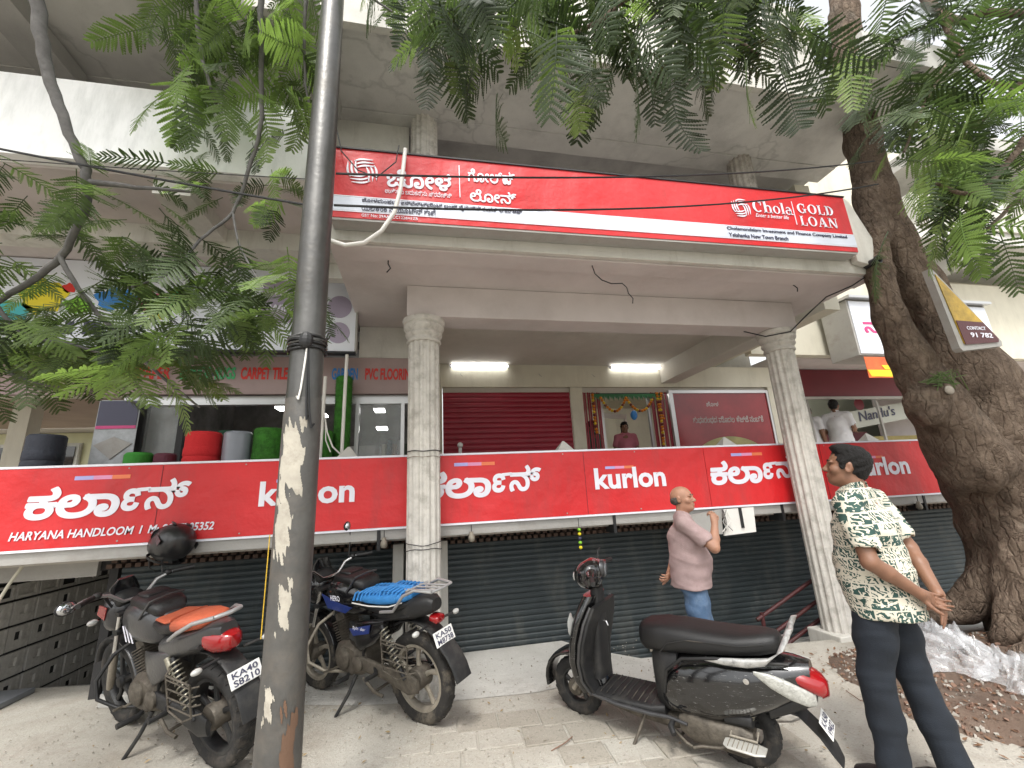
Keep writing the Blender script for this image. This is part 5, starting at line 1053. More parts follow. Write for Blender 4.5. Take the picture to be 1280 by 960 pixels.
    P = S.grid(); S.f += (.0028*np.sin(P[..., 0]*260+np.sin(P[..., 2]*90)*3)*np.sin(P[..., 1]*240+np.sin(P[..., 0]*80)*2)+.002*np.sin(P[..., 2]*140+P[..., 1]*90)).astype(np.float32)
    OB('hair', S.mesh('hair', hair), None, T)
    for s_ in (1, -1):
        e_ = OB('eyebrow', MB().loft([(W_(.090, s_*.014, .030), HM@v(.003, 0, 0), HM@v(0, 0, .004), 2), (W_(.092, s_*.028, .036), HM@v(.003, 0, 0), HM@v(0, 0, .005), 2), (W_(.080, s_*.046, .031), HM@v(.003, 0, 0), HM@v(0, 0, .003), 2)], 8), hair, T, smooth=True)
        pu = OB('iris', MB().ell(W_(.0735, s_*.030, .008), (.0045*k,)*3, 10, 8), K['ink'], T, smooth=True)
    return T
skin1 = mat('skin_brown', (.20, .098, .058), .5, var=.10, scale=14, bump=.12, bscale=240); skin2 = mat('skin_light_brown', (.40, .21, .135), .5, var=.10, scale=14, bump=.12, bscale=240)
for m_ in (skin1, skin2): m_.node_tree.nodes['Principled BSDF'].inputs['Subsurface Weight'].default_value = .08; m_.node_tree.nodes['Principled BSDF'].inputs['Subsurface Radius'].default_value = (.01, .004, .002)
hairm = mat('black_hair', (.006, .005, .0045), .6, var=.3, scale=60, bump=.9, bscale=260, spec=.3)
greyhair = mat('short_grey_hair', (.09, .075, .065), .7, var=.3, scale=60, bump=.5, bscale=220)
tee = mat('dusty_pink_tee', (.40, .29, .28), .9, var=.10, scale=10, bump=.35, bscale=260, dirt=(.27, .17, .17), damt=.4, dscale=14)
jeans = mat('faded_blue_jeans', (.085, .15, .26), .9, var=.25, scale=6, bump=.35, bscale=260, dirt=(.22, .29, .38), damt=.75, dscale=5)
dtro = mat('black_trousers', (.007, .011, .018), .85, var=.2, scale=7, bump=.3, bscale=260)
# patchwork print shirt
PSH = bpy.data.materials.new('patchwork_print_shirt'); PSH.use_nodes = True; n = PSH.node_tree; N = n.nodes.new; L = n.links.new; b = n.nodes['Principled BSDF']; b.inputs['Roughness'].default_value = .8
tc = N('ShaderNodeTexCoord'); sp = N('ShaderNodeSeparateXYZ'); L(tc.outputs['Object'], sp.inputs[0])
# angle round the body x radius -> horizontal cloth coordinate
at = N('ShaderNodeMath'); at.operation = 'ARCTAN2'; L(sp.outputs[1], at.inputs[0]); L(sp.outputs[0], at.inputs[1]); mu = N('ShaderNodeMath'); mu.operation = 'MULTIPLY'; L(at.outputs[0], mu.inputs[0]); mu.inputs[1].default_value = .17
cb = N('ShaderNodeCombineXYZ'); L(mu.outputs[0], cb.inputs[0]); L(sp.outputs[2], cb.inputs[1])
br = N('ShaderNodeTexBrick'); L(cb.outputs[0], br.inputs['Vector']); br.inputs['Scale'].default_value = 1; br.inputs['Brick Width'].default_value = .072; br.inputs['Row Height'].default_value = .060; br.inputs['Mortar Size'].default_value = .0035; br.inputs['Mortar Smooth'].default_value = .1; br.offset = .43; br.squash = 1.5; br.squash_frequency = 2
DK, LT = (.022, .062, .052, 1), (.60, .56, .46, 1)
br.inputs['Color1'].default_value = (0, 0, 0, 1); br.inputs['Color2'].default_value = (1, 1, 1, 1); br.inputs['Mortar'].default_value = (.5, .5, .5, 1); br.inputs['Bias'].default_value = 0
st = N('ShaderNodeMath'); st.operation = 'GREATER_THAN'; L(br.outputs['Color'], st.inputs[0]); st.inputs[1].default_value = .5
def motif(nn, scale, dist, thr):
    q = N(nn); q.inputs['Scale'].default_value = scale; L(cb.outputs[0], q.inputs['Vector'])
    if nn == 'ShaderNodeTexWave': q.wave_type = 'BANDS'; q.bands_direction = 'DIAGONAL'; q.inputs['Distortion'].default_value = dist; q.inputs['Detail'].default_value = 2; q.inputs['Detail Scale'].default_value = 1.5
    elif nn == 'ShaderNodeTexNoise': q.inputs['Detail'].default_value = 1.5; q.inputs['Distortion'].default_value = dist
    g = N('ShaderNodeMath'); g.operation = 'GREATER_THAN'; L(q.outputs[0], g.inputs[0]); g.inputs[1].default_value = thr; return g.outputs[0]
w1 = motif('ShaderNodeTexWave', 26, 9, .62); n1 = motif('ShaderNodeTexNoise', 46, 1.2, .56); n2 = motif('ShaderNodeTexNoise', 9, .2, .5)
pick = N('ShaderNodeMix'); pick.data_type = 'FLOAT'; L(n2, pick.inputs[0]); L(w1, pick.inputs[2]); L(n1, pick.inputs[3])
ax_ = N('ShaderNodeMath'); ax_.operation = 'SUBTRACT'; L(st.outputs[0], ax_.inputs[0]); L(pick.outputs[0], ax_.inputs[1]); ab = N('ShaderNodeMath'); ab.operation = 'ABSOLUTE'; L(ax_.outputs[0], ab.inputs[0])
mo = N('ShaderNodeMath'); mo.operation = 'MAXIMUM'; L(ab.outputs[0], mo.inputs[0]); L(br.outputs['Fac'], mo.inputs[1])
mx = N('ShaderNodeMix'); mx.data_type = 'RGBA'; L(mo.outputs[0], mx.inputs[0]); mx.inputs[6].default_value = DK; mx.inputs[7].default_value = LT; L(mx.outputs[2], b.inputs['Base Color'])
# right: man in patchwork shirt, hands clasped behind his back, looking up at the signs
MAN = person('man in green and white patchwork shirt and black trousers, hands behind his back', (2.43, 2.12, 0), math.atan2(.93, -.40), 1.67, skin1, PSH, dtro, hairm,
    [((-.02, .19, 1.385), (-.075, .258, 1.10), (-.195, .08, .94), (-.35, -.85, -.45), (-.9, .2, .1), (.5, .5, .55, .6), 1),
     ((-.02, -.19, 1.385), (-.115, -.25, 1.12), (-.235, -.05, .925), (-.12, .30, -1), (.9, -.1, .0), (.12, .16, .22, .30), -1)],
    (0, -.20, .38), dict(lf=(.08, .10, .07), rf=(-.12, -.09, .07), hem=.80, sleeve=.72, sleever=.073), belly=.035, lean=-.0, res=.0058, wr_amp=.0042)
# bald man by the shutters
BALD = person('balding man in a dusty pink tee and faded jeans looking over by the shutters', (2.07, 3.32, 0), math.atan2(-.50, .86), 1.50, skin2, tee, jeans, greyhair,
    [((.0, -.185, 1.385), (.20, -.27, 1.19), (.24, -.17, 1.38), (.0, .35, .9), (-.5, .9, .0), 1.0, -1),
     ((-.01, .185, 1.385), (-.10, .24, 1.10), (-.19, .06, .93), (-.3, -.9, -.3), (-.9, .3, .2), .9, 1)],
    (0, -.08, -.38), dict(hem=.845, sleeve=.62, sleever=.075, lf=(.04, .10, .07), rf=(-.03, -.10, .07)), belly=.035, bald=True, collar=False, wr_amp=.0035)
# upstairs
whs = mat('white_shirt_cloth', (.58, .58, .60), .85, var=.08, bump=.3, bscale=200); grs = mat('dark_green_cloth', (.03, .12, .09), .85); ors = mat('rose_cloth', (.42, .13, .17), .85)
AR = [((-.01, -.185, 1.385), (-.02, -.24, 1.12), (.20, -.18, 1.10), (1, .2, .1), (0, .3, -1), .4, -1), ((-.01, .185, 1.385), (-.04, .24, 1.12), (.18, .18, 1.08), (1, -.2, .1), (0, -.3, -1), .4, 1)]
AD = [((0, -.185, 1.385), (-.03, -.23, 1.12), (.0, -.24, .88), (0, 0, -1), (0, .8, .2), .3, -1), ((0, .185, 1.385), (-.03, .23, 1.12), (.0, .24, .88), (0, 0, -1), (0, -.8, .2), .3, 1)]
person('man in a bright white shirt leaning to the counter of the upper right shop', (7.62, 6.66, 1.28), .5, 1.66, skin1, whs, dtro, hairm, AR, (0, .15, 0), res=.011, group='people in the upper shops')
person('dark-haired man in pale shirt behind the white-shirted man in the upper right shop', (7.33, 7.0, 1.28), .3, 1.62, skin1, whs, dtro, hairm, AD, (0, .1, 0), res=.011, group='people in the upper shops')
person('woman with long dark hair and rose top inside the garlanded doorway', (3.34, 6.75, 1.30), -1.9, 1.30, skin1, ors, dtro, hairm, AR, (0, .2, 0), res=.011, group='people in the upper shops', hairstyle='long')
person('person in dark green standing at the left jamb of the garlanded doorway', (2.72, 6.7, 1.30), -1.2, 1.32, skin1, grs, dtro, hairm, AD, (0, 0, 0), res=.011, group='people in the upper shops', hairstyle='long')
# helmet sits over the right mirror of the grey bike
bpy.context.view_layer.update()
mp_ = [c for c in HA.children if c.name.startswith('mirror') and 'glass' not in c.name and 'stem' not in c.name][1].matrix_world.translation
HE.location = mp_+Vector((.04, -.05, .06)); HE.rotation_euler = (.2, -.3, 2.4); HE.scale = (1.12, 1.12, 1.1)
BRANCHES = {'A': [[(4.31,2.51,6.94,0.100), (2.81,2.11,5.66,0.050), (1.85,1.80,4.79,0.030), (1.13,1.51,4.07,0.018), (0.80,1.47,3.70,0.010), (0.58,1.45,3.54,0.006)], [(1.85,1.80,4.79,0.030), (1.50,1.62,4.14,0.014), (1.57,1.48,3.84,0.009), (1.68,1.41,3.61,0.006)], [(1.13,1.51,4.07,0.018), (0.46,1.47,3.95,0.014), (0.11,1.48,3.81,0.008)], [(4.82,2.65,7.59,0.120), (4.72,2.28,6.68,0.060), (4.49,2.03,5.40,0.035), (4.65,1.84,5.21,0.030), (4.76,1.67,4.95,0.025)], [(4.49,2.03,5.40,0.030), (4.36,1.97,4.93,0.022), (4.36,1.88,4.49,0.018), (4.56,1.77,4.32,0.014)], [(4.36,1.97,4.93,0.016), (3.78,1.94,4.30,0.012), (3.28,1.90,3.68,0.008)], [(4.89,1.81,4.34,0.040), (4.18,1.80,3.71,0.022), (3.64,1.81,3.32,0.015), (3.26,1.78,3.32,0.009)], [(6.04,2.11,5.46,0.030), (4.84,2.20,4.50,0.018), (4.13,2.27,3.97,0.010)], [(4.89,1.93,3.85,0.030), (4.39,2.04,3.44,0.015), (4.02,2.09,3.16,0.008)]],
'B': [[(-2.37,2.37,4.82,0.045), (-2.30,2.43,4.54,0.038), (-2.24,2.50,4.21,0.034), (-2.16,2.56,3.92,0.030), (-2.06,2.62,3.64,0.026), (-1.99,2.65,3.46,0.026), (-2.10,2.79,3.20,0.022), (-2.31,2.94,3.02,0.020), (-2.65,3.10,2.87,0.017), (-3.01,3.27,2.73,0.015)], [(-2.22,2.88,3.08,0.016), (-2.09,2.94,2.84,0.014), (-1.94,3.07,2.63,0.012), (-1.74,3.19,2.40,0.010), (-1.53,3.31,2.20,0.006)], [(-1.99,2.65,3.46,0.020), (-1.71,2.60,3.41,0.012), (-1.43,2.64,3.44,0.008)], [(-1.10,2.38,5.36,0.026), (-1.12,2.50,4.93,0.020), (-1.11,2.61,4.49,0.017), (-1.12,2.73,4.06,0.014), (-1.20,2.82,3.80,0.013), (-1.31,2.92,3.51,0.012), (-1.48,2.91,3.27,0.010), (-1.55,2.79,2.96,0.008), (-1.89,2.98,2.93,0.006)], [(-1.31,2.92,3.51,0.008), (-1.21,2.87,3.20,0.007), (-1.02,2.81,2.88,0.005)], [(-0.80,2.38,5.12,0.014), (-0.82,2.53,4.59,0.010), (-0.79,2.62,4.21,0.008), (-0.66,2.66,3.93,0.006)], [(-1.59,2.51,5.27,0.018), (-1.53,2.67,4.62,0.013), (-1.42,2.74,4.24,0.009)], [(-2.79,2.90,3.16,0.020), (-2.51,3.07,2.67,0.012), (-2.24,3.14,2.59,0.009), (-1.95,3.21,2.51,0.006)], [(-2.90,3.16,2.64,0.020), (-2.60,3.27,2.41,0.010), (-2.29,3.43,2.34,0.007)], [(-0.50,2.29,5.22,0.014), (-0.39,2.34,4.94,0.009), (-0.22,2.34,4.80,0.006)]],
}
MORE = {'A': [(2.20,1.95,4.73,1.2,-0.8,-0.3,0.41),(1.73,1.50,3.78,-1.7,-0.6,-0.3,0.44),(2.47,1.66,5.06,-0.5,-0.7,0.1,0.32),(0.39,1.67,4.05,3.0,-0.6,0.5,0.36),(0.07,1.71,3.98,0.2,-0.4,-0.1,0.42),(0.87,1.90,4.21,1.8,-1.1,-0.5,0.30),(0.78,1.96,4.55,-1.7,-0.7,-0.3,0.42),(1.74,1.50,4.14,-1.8,-0.6,-0.4,0.30),(-0.03,1.92,4.44,2.2,-1.1,0.2,0.41),(0.23,1.71,3.68,-3.1,-1.3,0.1,0.35),(0.28,1.74,3.76,2.7,-1.2,-0.3,0.35),(0.57,1.59,3.86,-0.6,-0.7,-0.4,0.39),(0.67,1.73,4.36,-2.5,-0.5,-0.4,0.34),(2.03,1.84,5.17,1.6,-0.7,0.0,0.36),(0.15,1.73,4.26,0.1,-0.7,-0.5,0.30),(0.13,2.18,4.29,1.1,-0.3,-0.2,0.39),(2.15,1.50,4.02,-0.0,-0.6,-0.4,0.43),(1.67,1.67,4.85,2.6,-1.1,0.2,0.40),(1.94,1.82,4.46,1.9,-0.9,-0.4,0.44),(1.98,1.98,4.42,2.9,-0.9,0.1,0.37),(2.08,1.78,4.77,2.3,-0.9,0.2,0.37),(2.13,1.89,5.03,0.5,-0.9,-0.3,0.37),(1.51,1.80,4.06,2.7,-0.9,0.1,0.40),(0.72,1.67,4.22,3.0,-0.5,-0.4,0.34),(0.25,1.76,4.51,1.7,-1.0,0.1,0.43),(1.78,1.55,4.56,1.6,-0.9,-0.2,0.31),(0.93,1.47,4.17,1.2,-0.7,0.1,0.38),(0.39,1.91,3.92,2.9,-0.9,0.2,0.31),(1.51,1.55,3.74,2.4,-1.2,-0.5,0.33),(0.66,1.56,4.31,-0.4,-0.4,-0.4,0.35),(1.67,1.46,4.32,0.5,-1.0,0.2,0.36),(1.56,1.48,3.75,0.0,-0.6,0.4,0.34),(0.03,2.22,4.29,1.4,-1.1,0.0,0.33),(0.33,2.10,4.77,-0.7,-0.7,0.5,0.43),(2.22,1.93,4.77,-2.5,-0.3,0.4,0.40),(1.07,1.85,4.66,1.2,-0.6,0.1,0.31),(0.80,1.78,4.18,2.4,-0.4,0.5,0.31),(1.28,1.75,3.93,1.0,-1.0,-0.4,0.37),(0.33,2.07,4.98,1.1,-0.6,0.4,0.32),(1.91,1.50,4.39,-3.0,-0.3,0.2,0.30),(1.18,1.92,4.10,2.0,-0.6,-0.4,0.38),(0.89,2.02,4.94,2.2,-0.4,-0.2,0.37),(2.38,1.88,4.81,-1.9,-0.7,-0.1,0.41),(-0.00,2.30,4.50,-0.3,-0.5,-0.5,0.40),(0.07,1.69,3.94,-1.7,-1.3,0.1,0.41),(1.13,1.53,4.46,-0.3,-0.6,-0.1,0.41),(0.99,1.62,3.66,-1.0,-0.7,-0.5,0.40),(1.13,1.50,3.82,3.0,-0.5,-0.1,0.31),(0.48,2.12,4.53,-0.1,-1.0,-0.1,0.42),(1.98,2.00,4.35,-2.6,-0.9,-0.4,0.31),(0.15,1.81,4.05,-2.3,-0.7,0.4,0.31),(1.76,1.99,4.47,1.5,-0.7,-0.1,0.31),(1.32,1.96,4.69,1.3,-0.5,-0.4,0.43),(0.83,2.27,4.43,-1.6,-0.6,-0.3,0.41),(0.88,2.24,4.70,2.8,-0.9,-0.0,0.44),(0.92,1.53,3.82,0.2,-0.9,-0.1,0.31),(1.67,2.05,4.53,0.7,-1.2,0.1,0.42),(0.04,2.09,4.78,-0.6,-1.2,0.2,0.43),(1.38,1.96,4.70,-0.2,-1.0,-0.4,0.30),(0.28,1.92,4.51,0.7,-1.2,-0.4,0.33),(1.54,1.67,4.22,0.9,-0.9,-0.4,0.39),(1.50,1.65,4.50,2.9,-1.0,-0.0,0.31),(0.70,1.54,3.96,2.3,-1.1,0.1,0.37),(0.88,1.68,3.80,1.5,-0.9,0.1,0.43),(2.16,1.90,4.38,-1.8,-0.4,0.0,0.38),(1.73,1.40,3.70,2.9,-0.7,-0.2,0.34),(1.81,1.39,4.19,-0.3,-1.0,-0.0,0.37),(-0.03,2.01,4.15,-2.5,-1.0,-0.2,0.40),(1.61,2.02,4.37,0.0,-0.4,-0.2,0.30),(0.44,2.17,4.72,1.5,-1.2,0.0,0.39),(1.31,1.49,4.11,-0.3,-0.7,0.2,0.36),(-0.09,1.96,4.85,0.5,-0.8,-0.2,0.37),(1.40,1.95,5.10,1.6,-0.8,-0.5,0.38),(1.49,1.87,4.42,-1.0,-0.3,-0.1,0.40),(-0.03,1.98,4.26,1.1,-0.4,0.4,0.31),(0.62,1.65,4.22,2.6,-0.3,-0.2,0.38),(0.80,2.09,4.44,2.3,-0.5,-0.0,0.38),(0.59,2.21,4.96,-0.6,-0.8,-0.2,0.34),(1.06,1.91,5.01,0.2,-1.2,0.2,0.36),(0.16,2.21,4.69,-0.3,-1.2,0.3,0.35),(3.95,2.28,5.19,1.8,-0.5,-0.5,0.40),(6.07,2.35,6.83,0.1,-0.3,0.2,0.54),(4.44,1.98,5.34,-1.5,-0.1,0.5,0.44),(5.08,2.48,4.85,0.0,-0.3,-0.2,0.45),(4.47,1.86,5.58,1.9,-0.8,0.1,0.51),(5.61,1.98,5.20,1.9,-0.5,0.1,0.43),(5.64,2.71,5.42,-2.8,-0.6,0.2,0.46),(4.84,1.97,4.90,-1.7,-0.7,0.4,0.53),(5.84,2.43,5.11,-1.7,-0.5,-0.2,0.44),(5.19,2.19,4.74,2.3,-0.9,-0.5,0.47),(4.03,2.37,4.60,-2.4,-0.8,0.2,0.59),(5.91,2.97,5.74,1.0,-0.7,0.1,0.59),(3.81,2.34,4.41,2.9,-0.7,0.1,0.50),(7.18,2.76,5.71,-1.4,-0.9,0.1,0.49),(5.01,2.44,5.93,-1.9,-0.0,-0.6,0.55),(4.27,2.02,5.62,1.4,-0.2,-0.2,0.49),(4.01,2.50,4.77,-1.4,-0.4,0.5,0.59),(5.27,1.89,5.16,-1.8,-0.2,0.3,0.47)],
'B': [(-2.00,3.60,3.20,-2.4,-0.8,0.1,0.45),(-2.07,3.69,3.02,-2.6,-0.6,0.2,0.31),(-2.39,2.82,3.24,-2.0,-0.3,0.3,0.46),(-1.84,3.28,3.20,-2.3,-0.5,0.2,0.41),(-2.92,3.77,3.09,1.9,-0.5,-0.1,0.38),(-1.81,3.70,2.84,1.5,-0.1,-0.1,0.34),(-2.28,3.10,3.64,-1.5,-0.8,-0.5,0.43),(-2.10,3.34,2.95,-0.3,-0.1,-0.0,0.30),(-2.69,3.60,3.95,-0.4,-0.6,-0.4,0.37),(-2.38,3.62,2.89,-0.2,-0.6,0.5,0.41),(-1.27,2.82,3.03,1.3,0.0,0.5,0.44),(-1.25,2.99,2.61,2.8,-0.8,0.5,0.41),(-1.54,3.25,3.86,2.8,-0.3,-0.6,0.38),(-1.47,3.01,2.98,-1.8,-0.5,0.2,0.40),(-2.11,3.36,2.63,-2.6,-0.5,-0.4,0.39),(-2.05,3.10,3.51,3.0,0.0,-0.4,0.37),(-2.74,3.87,2.81,-0.8,-0.4,0.2,0.40),(-1.62,2.90,3.36,-0.9,-0.9,-0.4,0.46),(-1.62,3.55,3.19,0.2,-0.2,0.4,0.38),(-2.24,3.17,2.56,-1.1,-0.5,0.1,0.37),(-2.33,3.03,3.04,2.5,-0.1,-0.2,0.31),(-2.96,3.95,2.88,0.7,-0.8,0.2,0.42),(-2.35,3.25,3.73,-0.9,-0.2,-0.2,0.32),(-2.96,3.27,3.62,0.6,-0.1,0.1,0.36),(-2.46,3.45,3.03,-2.4,-0.5,-0.5,0.38),(-2.39,3.24,3.62,-2.2,-0.7,0.3,0.39),(-1.38,2.89,3.79,-2.6,-0.2,0.2,0.31),(-1.96,3.07,3.25,1.4,-0.8,-0.2,0.35),(-2.44,3.41,3.04,1.7,-0.4,-0.1,0.45),(-1.99,2.92,2.95,2.9,-0.5,-0.6,0.40),(-1.56,3.04,5.12,-2.0,-0.7,0.2,0.34),(-0.89,2.67,5.37,-3.1,-0.7,-0.4,0.35),(-1.29,2.59,5.32,2.9,-0.6,0.4,0.36),(-1.26,2.67,4.94,-0.6,-0.4,-0.0,0.31),(-1.68,2.89,5.20,-1.4,-1.2,-0.1,0.34),(-1.26,2.71,5.10,1.7,-1.1,0.5,0.34),(-1.92,2.85,4.90,-0.2,-0.6,-0.4,0.40),(-1.40,2.83,4.59,-2.2,-1.2,-0.5,0.38),(-0.97,2.60,5.01,-0.1,-1.3,0.4,0.28),(-1.32,2.62,5.37,-3.0,-0.8,-0.0,0.38),(-0.99,2.80,4.61,0.2,-0.9,-0.4,0.29),(-1.26,2.63,5.27,-1.1,-0.8,-0.5,0.38),(-1.35,2.77,4.77,-0.7,-0.4,-0.2,0.34),(-1.37,2.73,4.58,-1.5,-0.7,0.3,0.39),(-1.66,2.92,4.73,2.6,-0.4,0.7,0.28),(-1.59,2.95,5.14,2.5,-0.7,-0.5,0.31),(-0.94,2.78,4.96,-2.7,-1.2,-0.5,0.28),(-1.35,2.70,4.96,-2.0,-1.1,0.0,0.38),(-1.62,2.78,5.32,-1.2,-0.5,0.6,0.31),(-1.14,2.71,4.88,-0.7,-1.2,-0.1,0.31),(-0.90,2.48,5.37,1.0,-1.2,-0.6,0.37),(-1.42,2.96,5.17,2.5,-1.2,0.0,0.34),(-1.07,2.98,4.79,3.1,-0.8,-0.6,0.31),(-1.65,2.88,5.10,-1.1,-1.2,0.3,0.39),(-2.04,2.99,5.67,0.5,-0.7,-0.7,0.29)],
}
